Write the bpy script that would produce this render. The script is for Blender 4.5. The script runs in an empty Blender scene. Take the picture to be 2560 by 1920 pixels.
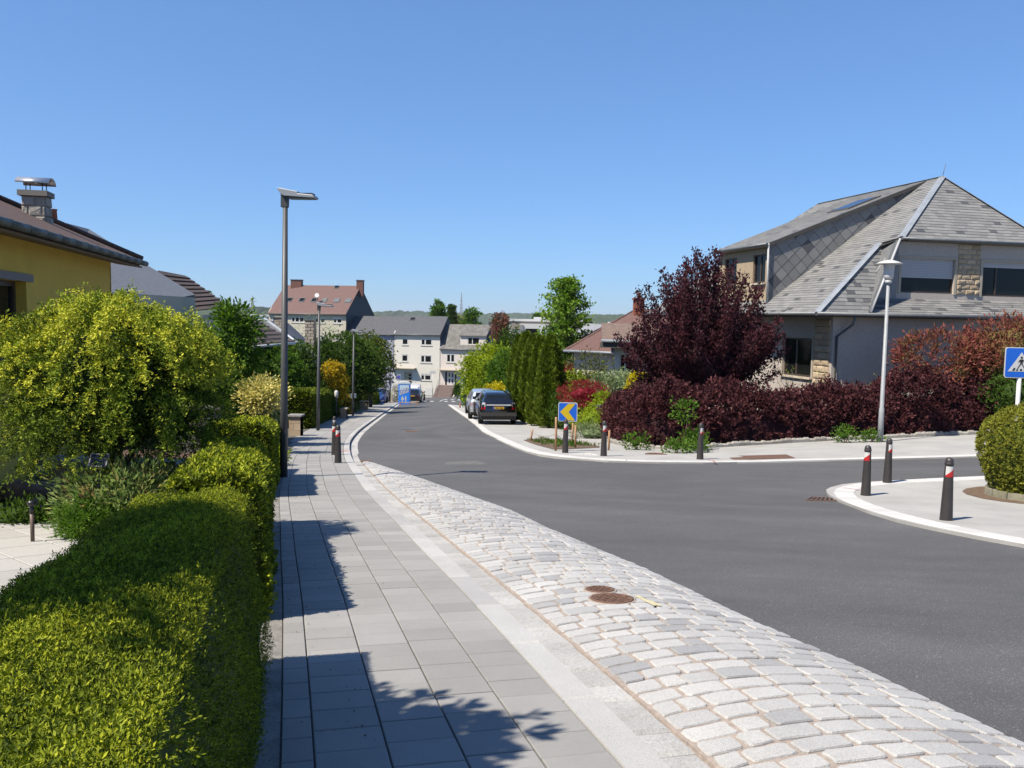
import bpy, bmesh, math, random
import numpy as np
from mathutils import Vector, Matrix
rnd = random.Random(7)
rng = np.random.default_rng(11)
sc = bpy.context.scene
col = sc.collection
R_ = math.radians

# ---------------------------------------------------------------- camera
F = 2070.0                 # focal length in pixels of the 2560 px wide photograph
EYE = 1.62
pitch = math.atan(160 / F)
roll = R_(1.0)
fw = np.array([0, math.cos(pitch), -math.sin(pitch)])
up0 = np.array([0, math.sin(pitch), math.cos(pitch)])
rt0 = np.array([1.0, 0, 0])
CR = rt0 * math.cos(roll) + up0 * math.sin(roll)
CU = up0 * math.cos(roll) - rt0 * math.sin(roll)
cam = bpy.data.objects.new('camera', bpy.data.cameras.new('camera'))
col.objects.link(cam)
cam.data.sensor_width = 36.0
cam.data.lens = 36.0 * F / 2560.0
cam.data.clip_start = 0.05
cam.data.clip_end = 30000
cam.matrix_world = Matrix(((CR[0], CU[0], -fw[0], 0), (CR[1], CU[1], -fw[1], 0), (CR[2], CU[2], -fw[2], EYE), (0, 0, 0, 1)))
sc.camera = cam

# ---------------------------------------------------------------- sky, sun, exposure
SUN_EL = R_(55)
SUN_TO = np.array([0.83, 0.56])          # horizontal direction in which the light travels
SUN_TO = SUN_TO / np.linalg.norm(SUN_TO)
world = bpy.data.worlds.new('World')
sc.world = world
world.use_nodes = True
wn = world.node_tree.nodes
bg = wn['Background']
sky = wn.new('ShaderNodeTexSky')
sky.sky_type = 'NISHITA'
sky.sun_disc = False
sky.sun_elevation = SUN_EL
sky.sun_rotation = math.atan2(-SUN_TO[0], -SUN_TO[1])
sky.altitude = 300
sky.air_density = 1.0
sky.dust_density = 0.3
sky.ozone_density = 6.0
# the compact camera's rendering of the sky: flatter and bluer than the raw radiance, everywhere alike
gam = wn.new('ShaderNodeGamma'); gam.inputs['Gamma'].default_value = .65
tin = wn.new('ShaderNodeMix'); tin.data_type = 'RGBA'; tin.blend_type = 'MULTIPLY'; tin.inputs[0].default_value = 1.0
tin.inputs[7].default_value = (1.20, 1.74, 2.48, 1)
world.node_tree.links.new(sky.outputs[0], gam.inputs[0])
world.node_tree.links.new(gam.outputs[0], tin.inputs[6])
world.node_tree.links.new(tin.outputs[2], bg.inputs[0])
bg.inputs[1].default_value = 0.0615
sl = bpy.data.lights.new('sun', 'SUN')
sun = bpy.data.objects.new('sun', sl)
col.objects.link(sun)
sl.energy = 5.0
sl.angle = R_(0.53)
sl.color = (1.0, 0.905, 0.765)
ldir = Vector((SUN_TO[0] * math.cos(SUN_EL), SUN_TO[1] * math.cos(SUN_EL), -math.sin(SUN_EL)))
sun.rotation_euler = ldir.to_track_quat('-Z', 'Y').to_euler()
sc.view_settings.view_transform = 'Standard'
sc.view_settings.look = 'None'
sc.view_settings.gamma = 1.0
sc.view_settings.exposure = 0.9
sc.view_settings.use_curve_mapping = False
sc.cycles.max_bounces = 6
sc.cycles.diffuse_bounces = 3
sc.cycles.glossy_bounces = 3
sc.cycles.transmission_bounces = 4
sc.cycles.transparent_max_bounces = 6
sc.cycles.volume_bounces = 0

# ---------------------------------------------------------------- lie of the land
_ys = np.arange(-120, 1000, 0.5)
_sl = np.interp(_ys, [-80, -25, 0, 20, 34, 140, 190, 420], [0, .06, .1, .1, .08, .08, .03, 0.0])
_zs = -np.cumsum(_sl) * 0.5
_zs -= np.interp(0, _ys, _zs)
KERB = np.array([(1.9, -1.5), (0.95, 1.6), (0.60, 2.9), (0.46, 3.5), (0.03, 5.02), (-0.27, 6.17), (-0.59, 7.25), (-1.15, 9.18), (-1.45, 10.31), (-1.75, 11.29),
                 (-2.49, 13.9), (-3.26, 16.98), (-3.83, 19.25), (-4.33, 21.33), (-5.1, 24.96), (-5.84, 28.77), (-6.33, 31.96), (-6.87, 36.0), (-7.54, 41.99),
                 (-9.08, 56.36), (-12.14, 85.64), (-13.9, 104.0)])
def smooth(t):
    t = np.clip(t, 0, 1)
    return t * t * (3 - 2 * t)
def T(x, y):
    """height of the ground"""
    g = np.interp(y, _ys, _zs)
    u = x - np.interp(y, KERB[:, 1], KERB[:, 0])
    near = 1 - smooth((np.asarray(y) - 150) / 80)
    return g + near * (0.25 * smooth((np.asarray(y) - 13) / 8) * smooth(u / 6) + 0.045 * np.clip(u - 10, 0, 26) * smooth((np.asarray(y) - 13) / 10))
def Tz(x, y):
    return float(T(x, y))
CAMP = np.array([0, 0, EYE])
def ray(px, py):
    return fw + CR * ((px - 1280) / F) - CU * ((py - 960) / F)
def at(px, py, Y):
    """the point at distance Y down the street that the photograph shows at px, py"""
    d = ray(px, py)
    return Vector(CAMP + d * (Y / d[1]))
def gp(px, py, dz=0.0):
    """the point of the ground that the photograph shows at px, py"""
    d = ray(px, py)
    f = lambda t: (CAMP + d * t)[2] - Tz(*(CAMP + d * t)[:2]) - dz
    t = .5
    while t < 900 and f(t) > 0:
        t *= 1.01
    a, b = t / 1.01, t
    for _ in range(30):
        m = (a + b) / 2
        if f(m) > 0: a = m
        else: b = m
    return Vector(CAMP + d * a)

# ---------------------------------------------------------------- materials
MATS = {}
ALB = .62           # overall reflectance of built surfaces under this exposure
def dim(c): return tuple(v * ALB for v in c)
def _new(name):
    m = bpy.data.materials.new(name)
    m.use_nodes = True
    nt = m.node_tree
    return m, nt, nt.nodes, nt.links, nt.nodes['Principled BSDF']
def mat(name, c, rough=.7, var=.0, scale=8.0, bump=0.0, bscale=None, metal=0.0, spec=None, c2=None, detail=4, coat=0.0, stretch=None, trans=0.0):
    """plain surface: colour that wanders between c and c2 with noise, fine relief from the same kind of noise"""
    if name in MATS: return MATS[name]
    m, nt, N, L, b = _new(name)
    if metal < .5: c = dim(c); c2 = dim(c2) if c2 else None
    b.inputs['Roughness'].default_value = rough
    b.inputs['Metallic'].default_value = metal
    if spec is not None: b.inputs['Specular IOR Level'].default_value = spec
    if coat: b.inputs['Coat Weight'].default_value = coat; b.inputs['Coat Roughness'].default_value = .05
    if trans: b.inputs['Transmission Weight'].default_value = trans
    b.inputs['Base Color'].default_value = (*c, 1)
    tc = N.new('ShaderNodeTexCoord')
    src = tc.outputs['Object']
    if stretch:
        mp = N.new('ShaderNodeMapping'); mp.inputs['Scale'].default_value = stretch
        L.new(src, mp.inputs[0]); src = mp.outputs[0]
    if var or c2:
        c2 = c2 or tuple(min(1, v * (1 - var)) for v in c)
        c1 = tuple(min(1, v * (1 + var)) for v in c) if var else c
        nz = N.new('ShaderNodeTexNoise'); nz.inputs['Scale'].default_value = scale; nz.inputs['Detail'].default_value = detail
        nz.inputs['Roughness'].default_value = .65
        L.new(src, nz.inputs['Vector'])
        oi = N.new('ShaderNodeObjectInfo')
        mr = N.new('ShaderNodeMapRange'); mr.inputs['From Min'].default_value = .3; mr.inputs['From Max'].default_value = .7
        L.new(nz.outputs[0], mr.inputs[0])
        mx = N.new('ShaderNodeMix'); mx.data_type = 'RGBA'
        mx.inputs[6].default_value = (*c2, 1); mx.inputs[7].default_value = (*c1, 1)
        L.new(mr.outputs[0], mx.inputs[0]); L.new(mx.outputs[2], b.inputs['Base Color'])
    if bump:
        bn = N.new('ShaderNodeTexNoise'); bn.inputs['Scale'].default_value = bscale or scale * 4; bn.inputs['Detail'].default_value = 3
        L.new(src, bn.inputs['Vector'])
        bp = N.new('ShaderNodeBump'); bp.inputs['Strength'].default_value = bump; bp.inputs['Distance'].default_value = .02
        L.new(bn.outputs[0], bp.inputs['Height']); L.new(bp.outputs[0], b.inputs['Normal'])
    MATS[name] = m
    return m
def tint_mat(name, ca, cb, rough=.75, nscale=40, namt=.25, bump=.3, bscale=80, speck=None, var=None, big=0.0, bigs=1.2):
    """pieces: every piece has its own value 'tint' (0..1) between ca and cb, grain on top"""
    if name in MATS: return MATS[name]
    m, nt, N, L, b = _new(name)
    ca, cb = dim(ca), dim(cb)
    b.inputs['Roughness'].default_value = rough
    at_ = N.new('ShaderNodeAttribute'); at_.attribute_name = 'tint'
    mx = N.new('ShaderNodeMix'); mx.data_type = 'RGBA'
    mx.inputs[6].default_value = (*ca, 1); mx.inputs[7].default_value = (*cb, 1)
    L.new(at_.outputs['Fac'], mx.inputs[0])
    tc = N.new('ShaderNodeTexCoord')
    nz = N.new('ShaderNodeTexNoise'); nz.inputs['Scale'].default_value = nscale; nz.inputs['Detail'].default_value = 5; nz.inputs['Roughness'].default_value = .7
    L.new(tc.outputs['Object'], nz.inputs['Vector'])
    mr = N.new('ShaderNodeMapRange'); mr.inputs['From Min'].default_value = .25; mr.inputs['From Max'].default_value = .75
    mr.inputs['To Min'].default_value = 1 - namt; mr.inputs['To Max'].default_value = 1 + namt
    L.new(nz.outputs[0], mr.inputs[0])
    mu = N.new('ShaderNodeMix'); mu.data_type = 'RGBA'; mu.blend_type = 'MULTIPLY'; mu.inputs[0].default_value = 1
    L.new(mx.outputs[2], mu.inputs[6]); L.new(mr.outputs[0], mu.inputs[7])
    out = mu.outputs[2]
    if big:
        n4 = N.new('ShaderNodeTexNoise'); n4.inputs['Scale'].default_value = bigs; n4.inputs['Detail'].default_value = 6; n4.inputs['Roughness'].default_value = .7
        L.new(tc.outputs['Object'], n4.inputs['Vector'])
        m4 = N.new('ShaderNodeMapRange'); m4.inputs['From Min'].default_value = .3; m4.inputs['From Max'].default_value = .7; m4.inputs['To Min'].default_value = 1 - big; m4.inputs['To Max'].default_value = 1 + big * .5
        L.new(n4.outputs[0], m4.inputs[0])
        m5 = N.new('ShaderNodeMix'); m5.data_type = 'RGBA'; m5.blend_type = 'MULTIPLY'; m5.inputs[0].default_value = 1
        L.new(out, m5.inputs[6]); L.new(m4.outputs[0], m5.inputs[7]); out = m5.outputs[2]
    if speck:
        n2 = N.new('ShaderNodeTexNoise'); n2.inputs['Scale'].default_value = speck; n2.inputs['Detail'].default_value = 2
        L.new(tc.outputs['Object'], n2.inputs['Vector'])
        m2 = N.new('ShaderNodeMapRange'); m2.inputs['From Min'].default_value = .55; m2.inputs['From Max'].default_value = .68
        m2.inputs['To Min'].default_value = 1; m2.inputs['To Max'].default_value = .6
        L.new(n2.outputs[0], m2.inputs[0])
        m3 = N.new('ShaderNodeMix'); m3.data_type = 'RGBA'; m3.blend_type = 'MULTIPLY'; m3.inputs[0].default_value = 1
        L.new(out, m3.inputs[6]); L.new(m2.outputs[0], m3.inputs[7]); out = m3.outputs[2]
    L.new(out, b.inputs['Base Color'])
    if bump:
        bn = N.new('ShaderNodeTexNoise'); bn.inputs['Scale'].default_value = bscale; bn.inputs['Detail'].default_value = 4
        L.new(tc.outputs['Object'], bn.inputs['Vector'])
        bp = N.new('ShaderNodeBump'); bp.inputs['Strength'].default_value = bump; bp.inputs['Distance'].default_value = .012
        L.new(bn.outputs[0], bp.inputs['Height']); L.new(bp.outputs[0], b.inputs['Normal'])
    MATS[name] = m
    return m
def leaf_mat(name, ca, cb, cc=None, trans=.35, rough=.65, tcol=None):
    """foliage: leaf colour from the per-leaf 'tint' (0: ca, .5: cb, 1: cc), some light passes through"""
    if name in MATS: return MATS[name]
    m, nt, N, L, b = _new(name)
    cc = cc or cb
    at_ = N.new('ShaderNodeAttribute'); at_.attribute_name = 'tint'
    cr = N.new('ShaderNodeValToRGB')
    cr.color_ramp.elements[0].color = (*ca, 1); cr.color_ramp.elements[1].color = (*cc, 1)
    e = cr.color_ramp.elements.new(.5); e.color = (*cb, 1)
    L.new(at_.outputs['Fac'], cr.inputs[0])
    L.new(cr.outputs[0], b.inputs['Base Color'])
    b.inputs['Roughness'].default_value = rough
    b.inputs['Specular IOR Level'].default_value = .12
    tr = N.new('ShaderNodeBsdfTranslucent')
    hs = N.new('ShaderNodeHueSaturation'); hs.inputs['Saturation'].default_value = 1.1; hs.inputs['Value'].default_value = 1.4
    L.new(cr.outputs[0], hs.inputs['Color']); L.new(hs.outputs[0], tr.inputs[0])
    ms = N.new('ShaderNodeMixShader'); ms.inputs[0].default_value = trans
    L.new(b.outputs[0], ms.inputs[1]); L.new(tr.outputs[0], ms.inputs[2])
    L.new(ms.outputs[0], N['Material Output'].inputs['Surface'])
    MATS[name] = m
    return m

# ---------------------------------------------------------------- mesh helpers
def tag(o, label=None, cat=None, group=None, kind=None):
    if label: o['label'] = label
    if cat: o['category'] = cat
    if group: o['group'] = group
    if kind: o['kind'] = kind
    return o
WP = set()
def link(name, me, m=None, parent=None):
    o = bpy.data.objects.new(name, me)
    col.objects.link(o)
    if m is not None and len(me.materials) == 0: me.materials.append(m)
    if parent is not None:
        o.parent = parent
        if parent.name in WP: o.matrix_parent_inverse = parent.matrix_basis.inverted()      # shapes given in world coordinates
    return o
def empty(name, loc=(0, 0, 0), rz=0.0, label=None, cat=None, group=None, world=False):
    o = bpy.data.objects.new(name, None)
    o.empty_display_size = .1
    col.objects.link(o)
    o.location = loc
    o.rotation_euler = (0, 0, rz)
    tag(o, label, cat, group)
    if world: WP.add(o.name)
    return o
class MB:
    """collects shapes and becomes ONE mesh object"""
    def __init__(self): self.v = []; self.f = []; self.mi = []; self.sm = []
    def add(self, vs, fs, mi=0, smooth=False):
        o = len(self.v)
        self.v += [tuple(p) for p in vs]
        self.f += [tuple(i + o for i in f) for f in fs]
        self.mi += [mi] * len(fs); self.sm += [smooth] * len(fs)
        return self
    def box(self, a, b, mi=0, rz=0.0, c=None):
        x0, y0, z0 = [min(a[i], b[i]) for i in range(3)]; x1, y1, z1 = [max(a[i], b[i]) for i in range(3)]
        vs = [(x0, y0, z0), (x1, y0, z0), (x1, y1, z0), (x0, y1, z0), (x0, y0, z1), (x1, y0, z1), (x1, y1, z1), (x0, y1, z1)]
        if rz:
            cx, cy = c or ((x0 + x1) / 2, (y0 + y1) / 2); ca, sa = math.cos(rz), math.sin(rz)
            vs = [(cx + (x - cx) * ca - (y - cy) * sa, cy + (x - cx) * sa + (y - cy) * ca, z) for x, y, z in vs]
        return self.add(vs, [(0, 3, 2, 1), (4, 5, 6, 7), (0, 1, 5, 4), (1, 2, 6, 5), (2, 3, 7, 6), (3, 0, 4, 7)], mi)
    def tube(self, pts, rads, n=8, mi=0, cap=True, smooth=True):
        pts = [Vector(p) for p in pts]
        vs = []; fs = []
        ref = Vector((0, 0, 1))
        for i, p in enumerate(pts):
            d = (pts[min(i + 1, len(pts) - 1)] - pts[max(i - 1, 0)])
            d = d.normalized() if d.length > 1e-9 else Vector((0, 0, 1))
            u = d.cross(ref)
            if u.length < .05: u = d.cross(Vector((1, 0, 0)))
            u.normalize(); w = d.cross(u)
            r = rads[i] if hasattr(rads, '__len__') else rads
            for k in range(n):
                a = 2 * math.pi * k / n
                vs.append(p + u * (r * math.cos(a)) + w * (r * math.sin(a)))
        for i in range(len(pts) - 1):
            for k in range(n):
                fs.append((i * n + k, i * n + (k + 1) % n, (i + 1) * n + (k + 1) % n, (i + 1) * n + k))
        self.add(vs, fs, mi, smooth)
        if cap:
            o = len(self.v) - len(vs)
            self.f.append(tuple(o + k for k in range(n))[::-1]); self.f.append(tuple(o + (len(pts) - 1) * n + k for k in range(n)))
            self.mi += [mi, mi]; self.sm += [False, False]
        return self
    def lathe(self, prof, n=16, c=(0, 0, 0), mi=0, smooth=True):
        vs = []; fs = []
        for r, z in prof:
            for k in range(n):
                a = 2 * math.pi * k / n
                vs.append((c[0] + r * math.cos(a), c[1] + r * math.sin(a), c[2] + z))
        for i in range(len(prof) - 1):
            for k in range(n):
                fs.append((i * n + k, i * n + (k + 1) % n, (i + 1) * n + (k + 1) % n, (i + 1) * n + k))
        fs.append(tuple(range(n))[::-1]); fs.append(tuple((len(prof) - 1) * n + k for k in range(n)))
        return self.add(vs, fs, mi, smooth)
    def poly(self, pts, thick=None, nrm=None, mi=0):
        """flat polygon, with a thickness it becomes a plate (thick along -normal)"""
        pts = [Vector(p) for p in pts]
        if nrm is None:
            nrm = Vector((0, 0, 0))
            for i in range(len(pts)):
                a, b = pts[i], pts[(i + 1) % len(pts)]
                nrm += Vector(((a.y - b.y) * (a.z + b.z), (a.z - b.z) * (a.x + b.x), (a.x - b.x) * (a.y + b.y)))
        nrm = Vector(nrm).normalized()
        n = len(pts)
        if not thick: return self.add(pts, [tuple(range(n))], mi)
        vs = pts + [p - nrm * thick for p in pts]
        return self.add(vs, [tuple(range(n)), tuple(range(2 * n - 1, n - 1, -1))] + [(i, i + n, (i + 1) % n + n, (i + 1) % n) for i in range(n)], mi)
    def mesh(self, name='m'):
        me = bpy.data.meshes.new(name)
        me.from_pydata(self.v, [], self.f)
        me.polygons.foreach_set('material_index', self.mi)
        me.polygons.foreach_set('use_smooth', self.sm)
        me.update()
        return me
    def build(self, name, m, parent=None, bevel=0.0, fix=True):
        me = self.mesh(name)
        for x in (m if isinstance(m, (list, tuple)) else [m]): me.materials.append(x)
        if fix or bevel:
            bm = bmesh.new(); bm.from_mesh(me)
            bmesh.ops.recalc_face_normals(bm, faces=bm.faces)
            if bevel:
                es = [e for e in bm.edges if len(e.link_faces) == 2 and e.calc_face_angle(0) > .5]
                bmesh.ops.bevel(bm, geom=es, offset=bevel, segments=2, affect='EDGES', profile=.5, clamp_overlap=True)
            bm.to_mesh(me); bm.free()
        return link(name, me, None, parent)
def tint_attr(me, vals):
    a = me.attributes.new('tint', 'FLOAT', 'POINT')
    a.data.foreach_set('value', np.asarray(vals, dtype=np.float32))
def copy_tree(o, parent=None):
    c = o.copy(); col.objects.link(c)
    if parent is not None: c.parent = parent
    for ch in list(o.children): copy_tree(ch, c)
    return c
def bm_sheet(poly, dz, step=1.5, depth=0.0, zf=None):
    """level area laid over the ground: 2D outline, cut into strips so that it follows the slope; depth gives it an edge"""
    zf = zf or T
    bm = bmesh.new()
    vs = [bm.verts.new((x, y, 0)) for x, y in poly]
    f = bm.faces.new(vs)
    if f.normal.z < 0 or sum(poly[i][0] * poly[(i + 1) % len(poly)][1] - poly[(i + 1) % len(poly)][0] * poly[i][1] for i in range(len(poly))) < 0: f.normal_flip()
    bmesh.ops.triangulate(bm, faces=bm.faces[:])
    for ax in (0, 1):
        lo = min(p[ax] for p in poly); hi = max(p[ax] for p in poly)
        st = step if ax == 1 else step * 1.5
        k = lo + st
        while k < hi:
            no = [0, 0, 0]; no[ax] = 1; co = [0, 0, 0]; co[ax] = k
            bmesh.ops.bisect_plane(bm, geom=bm.verts[:] + bm.edges[:] + bm.faces[:], plane_co=co, plane_no=no)
            k += st
    P = np.array([v.co[:2] for v in bm.verts])
    Z = zf(P[:, 0], P[:, 1]) + dz
    for v, z in zip(bm.verts, Z): v.co.z = z
    if depth:
        be = [e for e in bm.edges if e.is_boundary]
        r = bmesh.ops.extrude_edge_only(bm, edges=be)
        for g in r['geom']:
            if isinstance(g, bmesh.types.BMVert): g.co.z -= depth
    bmesh.ops.recalc_face_normals(bm, faces=bm.faces)
    return bm
def sheet(name, poly, dz, m, step=1.5, depth=0.0, parent=None, kind='structure', zf=None):
    bm = bm_sheet(poly, dz, step, depth, zf)
    me = bpy.data.meshes.new(name); bm.to_mesh(me); bm.free()
    # top must look up
    o = link(name, me, m, parent)
    if parent is None: tag(o, kind=kind)
    return o
def text_mesh(body, size, extrude=0.0):
    cu = bpy.data.curves.new('t', 'FONT'); cu.body = body; cu.size = size; cu.align_x = 'CENTER'; cu.align_y = 'CENTER'; cu.extrude = extrude; cu.resolution_u = 3
    ob = bpy.data.objects.new('t', cu); col.objects.link(ob)
    dg = bpy.context.evaluated_depsgraph_get()
    me = bpy.data.meshes.new_from_object(ob.evaluated_get(dg))
    bpy.data.objects.remove(ob)
    return me

# ---------------------------------------------------------------- foliage helpers
def unit(v):
    return v / np.maximum(np.linalg.norm(v, axis=-1, keepdims=True), 1e-9)
def sprig(n=7, length=1.0, w=.16, spread=.75, rise=.5):
    """a tuft of narrow needles on a short shoot, pointing along +z"""
    vs = []; fs = []
    for i in range(n):
        a = 2.399 * i
        t = i / max(1, n - 1)
        b = np.array([0, 0, t * rise])
        s = spread * (1 - .55 * t)
        d = unit(np.array([math.cos(a) * s, math.sin(a) * s, 1 - .45 * s]))
        u = unit(np.cross(d, [0.3, 0.2, 1.0])) * w
        L_ = length * (1 - .25 * t)
        o = len(vs)
        vs += [b, b + d * L_ * .55 + u, b + d * L_, b + d * L_ * .55 - u]
        fs += [(o, o + 1, o + 2, o + 3)]
    return np.array(vs), fs
def leaf(w=.5, fold=.18):
    vs = np.array([(0, 0, 0), (w / 2, fold, .45), (0, 0, 1.0), (-w / 2, fold, .45), (0, -.0, .5)])
    return vs, [(0, 1, 4), (1, 2, 4), (0, 4, 3), (4, 2, 3)]
def leaf_flat(w=.5):
    return np.array([(0, 0, 0), (w / 2, .12, .5), (0, 0, 1.0), (-w / 2, .12, .5)]), [(0, 1, 2), (0, 2, 3)]
def leaf_bunch(n=5, w=.4, spread=.9):
    vs = []; fs = []
    lv, lf = leaf_flat(w)
    for i in range(n):
        a = 2.399 * i; tl = spread * (.35 + .65 * ((i * .618) % 1))
        M = np.array(Matrix.Rotation(a, 3, 'Z') @ Matrix.Rotation(tl, 3, 'X') @ Matrix.Rotation(i * 1.3, 3, 'Z'))
        o = len(vs)
        vs += list((lv * (.8 + .4 * ((i * .37) % 1))) @ M.T + np.array([0, 0, .12 * i]))
        fs += [tuple(k + o for k in f) for f in lf]
    return np.array(vs), fs
def scatter(name, P, D, size, tmpl, tint, m, parent=None, extra=None):
    """one mesh: the template set at every point P, its z along D"""
    tv, tf = tmpl
    N = len(P)
    D = unit(np.asarray(D, float))
    r = unit(rng.normal(size=(N, 3)))
    X = unit(np.cross(r, D)); Y = np.cross(D, X)
    M = np.stack([X, Y, D], axis=2) * np.asarray(size, float).reshape(-1, 1, 1)
    V = np.einsum('nij,kj->nki', M, tv) + np.asarray(P)[:, None, :]
    V = V.reshape(-1, 3)
    K = len(tv)
    loops = []; starts = []; tot = []
    fl = np.concatenate([np.array(f) for f in tf])
    fn = np.array([len(f) for f in tf])
    L_ = (fl[None, :] + (np.arange(N) * K)[:, None]).ravel()
    fs = np.tile(fn, N)
    tv_ = np.repeat(np.asarray(tint, np.float32), K)
    if extra is not None:
        ev, ef, et = extra
        o = len(V)
        V = np.vstack([V, ev]); tv_ = np.concatenate([tv_, np.asarray(et, np.float32)])
        L_ = np.concatenate([L_, np.concatenate([np.array(f) for f in ef]) + o]); fs = np.concatenate([fs, np.array([len(f) for f in ef])])
    me = bpy.data.meshes.new(name)
    me.vertices.add(len(V)); me.vertices.foreach_set('co', V.astype(np.float32).ravel())
    me.loops.add(len(L_)); me.loops.foreach_set('vertex_index', L_.astype(np.int32))
    me.polygons.add(len(fs)); me.polygons.foreach_set('loop_start', np.concatenate([[0], np.cumsum(fs)[:-1]]).astype(np.int32))
    try: me.polygons.foreach_set('loop_total', fs.astype(np.int32))
    except Exception: pass
    me.update(calc_edges=True)
    tint_attr(me, tv_)
    return link(name, me, m, parent)
def blob(c, r, n=2, jit=.18, seed=0):
    """rough inner mass (twigs and old leaves) so that a dense shrub is not hollow"""
    bm = bmesh.new(); bmesh.ops.create_icosphere(bm, subdivisions=n, radius=1)
    g = np.random.default_rng(seed)
    V = np.array([v.co[:] for v in bm.verts]); fs = [tuple(v.index for v in f.verts) for f in bm.faces]; bm.free()
    V = V * (1 + g.normal(size=(len(V), 1)) * jit) * np.array(r) + np.array(c)
    return V, fs, g.random(len(V)) * .4
def join_extra(L_):
    V = []; Fc = []; Tt = []; o = 0
    for v, f, t in L_:
        V.append(v); Fc += [tuple(i + o for i in q) for q in f]; Tt.append(t); o += len(v)
    return np.vstack(V), Fc, np.concatenate(Tt)
def clumps(c, r, n, per, cr, shell=.6, up=0.0, keep=None, seed=1, squash=1.0, power=.5):
    """leaf positions in clumps spread through an ellipsoid crown; outward direction for each"""
    g = np.random.default_rng(seed)
    d = unit(g.normal(size=(n, 3)))
    rad = shell + (1 - shell) * g.random((n, 1)) ** power
    C = d * rad
    if keep is not None:
        k = keep(C); C = C[k]; d = d[k]
    n = len(C)
    cs = cr * (.6 + .8 * g.random((n, 1, 1)))
    off = g.normal(size=(n, per, 3)) * cs * np.array([1, 1, squash])
    P = C[:, None, :] * np.array(r) + off
    Dv = unit(off) * .8 + d[:, None, :] * .8 + np.array([0, 0, up]) + g.normal(size=(n, per, 3)) * .35
    ct = g.random((n, 1)) * .5 + g.random((n, per)) * .5
    return P.reshape(-1, 3) + np.array(c), Dv.reshape(-1, 3), ct.ravel()
# ================================================================ THE SETTING
def asphalt():
    m, nt, N, L, b = _new('asphalt')
    tc = N.new('ShaderNodeTexCoord')
    def noise(scale, det=3, st=None):
        n = N.new('ShaderNodeTexNoise'); n.inputs['Scale'].default_value = scale; n.inputs['Detail'].default_value = det
        if st:
            mp = N.new('ShaderNodeMapping'); mp.inputs['Scale'].default_value = st; mp.inputs['Rotation'].default_value = (0, 0, R_(25))
            L.new(tc.outputs['Object'], mp.inputs[0]); L.new(mp.outputs[0], n.inputs['Vector'])
        else: L.new(tc.outputs['Object'], n.inputs['Vector'])
        return n.outputs[0]
    def rng_(src, a, b_, c, d):
        r = N.new('ShaderNodeMapRange'); r.inputs[1].default_value = a; r.inputs[2].default_value = b_; r.inputs[3].default_value = c; r.inputs[4].default_value = d
        L.new(src, r.inputs[0]); return r.outputs[0]
    def mul(a, b_):
        k = N.new('ShaderNodeMath'); k.operation = 'MULTIPLY'; L.new(a, k.inputs[0]); L.new(b_, k.inputs[1]); return k.outputs[0]
    wear = rng_(noise(.28, 5, (.7, 1.2, 1)), .3, .7, .84, 1.16)
    sweep = rng_(noise(2.2, 5, (.6, 1.3, 1)), .3, .7, .92, 1.08)
    grain = rng_(noise(110, 3), .35, .65, .74, 1.26)
    speck = rng_(noise(75, 1), .64, .70, 1.0, 2.1)
    ds = N.new('ShaderNodeVectorMath'); ds.operation = 'DISTANCE'; ds.inputs[1].default_value = (9.0, 36.0, 0)
    L.new(tc.outputs['Object'], ds.inputs[0])
    n1 = N.new('ShaderNodeTexNoise'); n1.noise_dimensions = '1D'; n1.inputs['Scale'].default_value = 1.1; n1.inputs['Detail'].default_value = 3
    L.new(ds.outputs['Value'], n1.inputs['W'])
    tyre = rng_(n1.outputs[0], .3, .7, .91, 1.07)
    v = mul(mul(mul(wear, tyre), sweep), mul(grain, speck))
    mx = N.new('ShaderNodeMix'); mx.data_type = 'RGBA'; mx.blend_type = 'MULTIPLY'; mx.inputs[0].default_value = 1
    mx.inputs[6].default_value = (.0645, .0645, .0655, 1)
    L.new(v, mx.inputs[7]); L.new(mx.outputs[2], b.inputs['Base Color'])
    b.inputs['Roughness'].default_value = .82
    bp = N.new('ShaderNodeBump'); bp.inputs['Strength'].default_value = .35; bp.inputs['Distance'].default_value = .01
    L.new(noise(120, 4), bp.inputs['Height']); L.new(bp.outputs[0], b.inputs['Normal'])
    return m
M_asphalt = asphalt()
M_conc = mat('pale_concrete', (.45, .445, .428), .9, .15, 1.0, .25, 90, detail=8)
M_slabbase = mat('joint_sand', (.11, .105, .095), .95, .3, 20)
M_earth = mat('bare_earth', (.16, .105, .065), .95, .35, 14, .6, 30)
M_grass = mat('meadow_grass', (.07, .11, .03), .95, .35, 1.2, .5, 20)
M_field = mat('far_fields', (.075, .12, .045), .95, c2=(.055, .085, .035), scale=.004)
M_mulch = mat('bark_mulch', (.13, .075, .05), .95, .5, 45, .8, 60)

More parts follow.
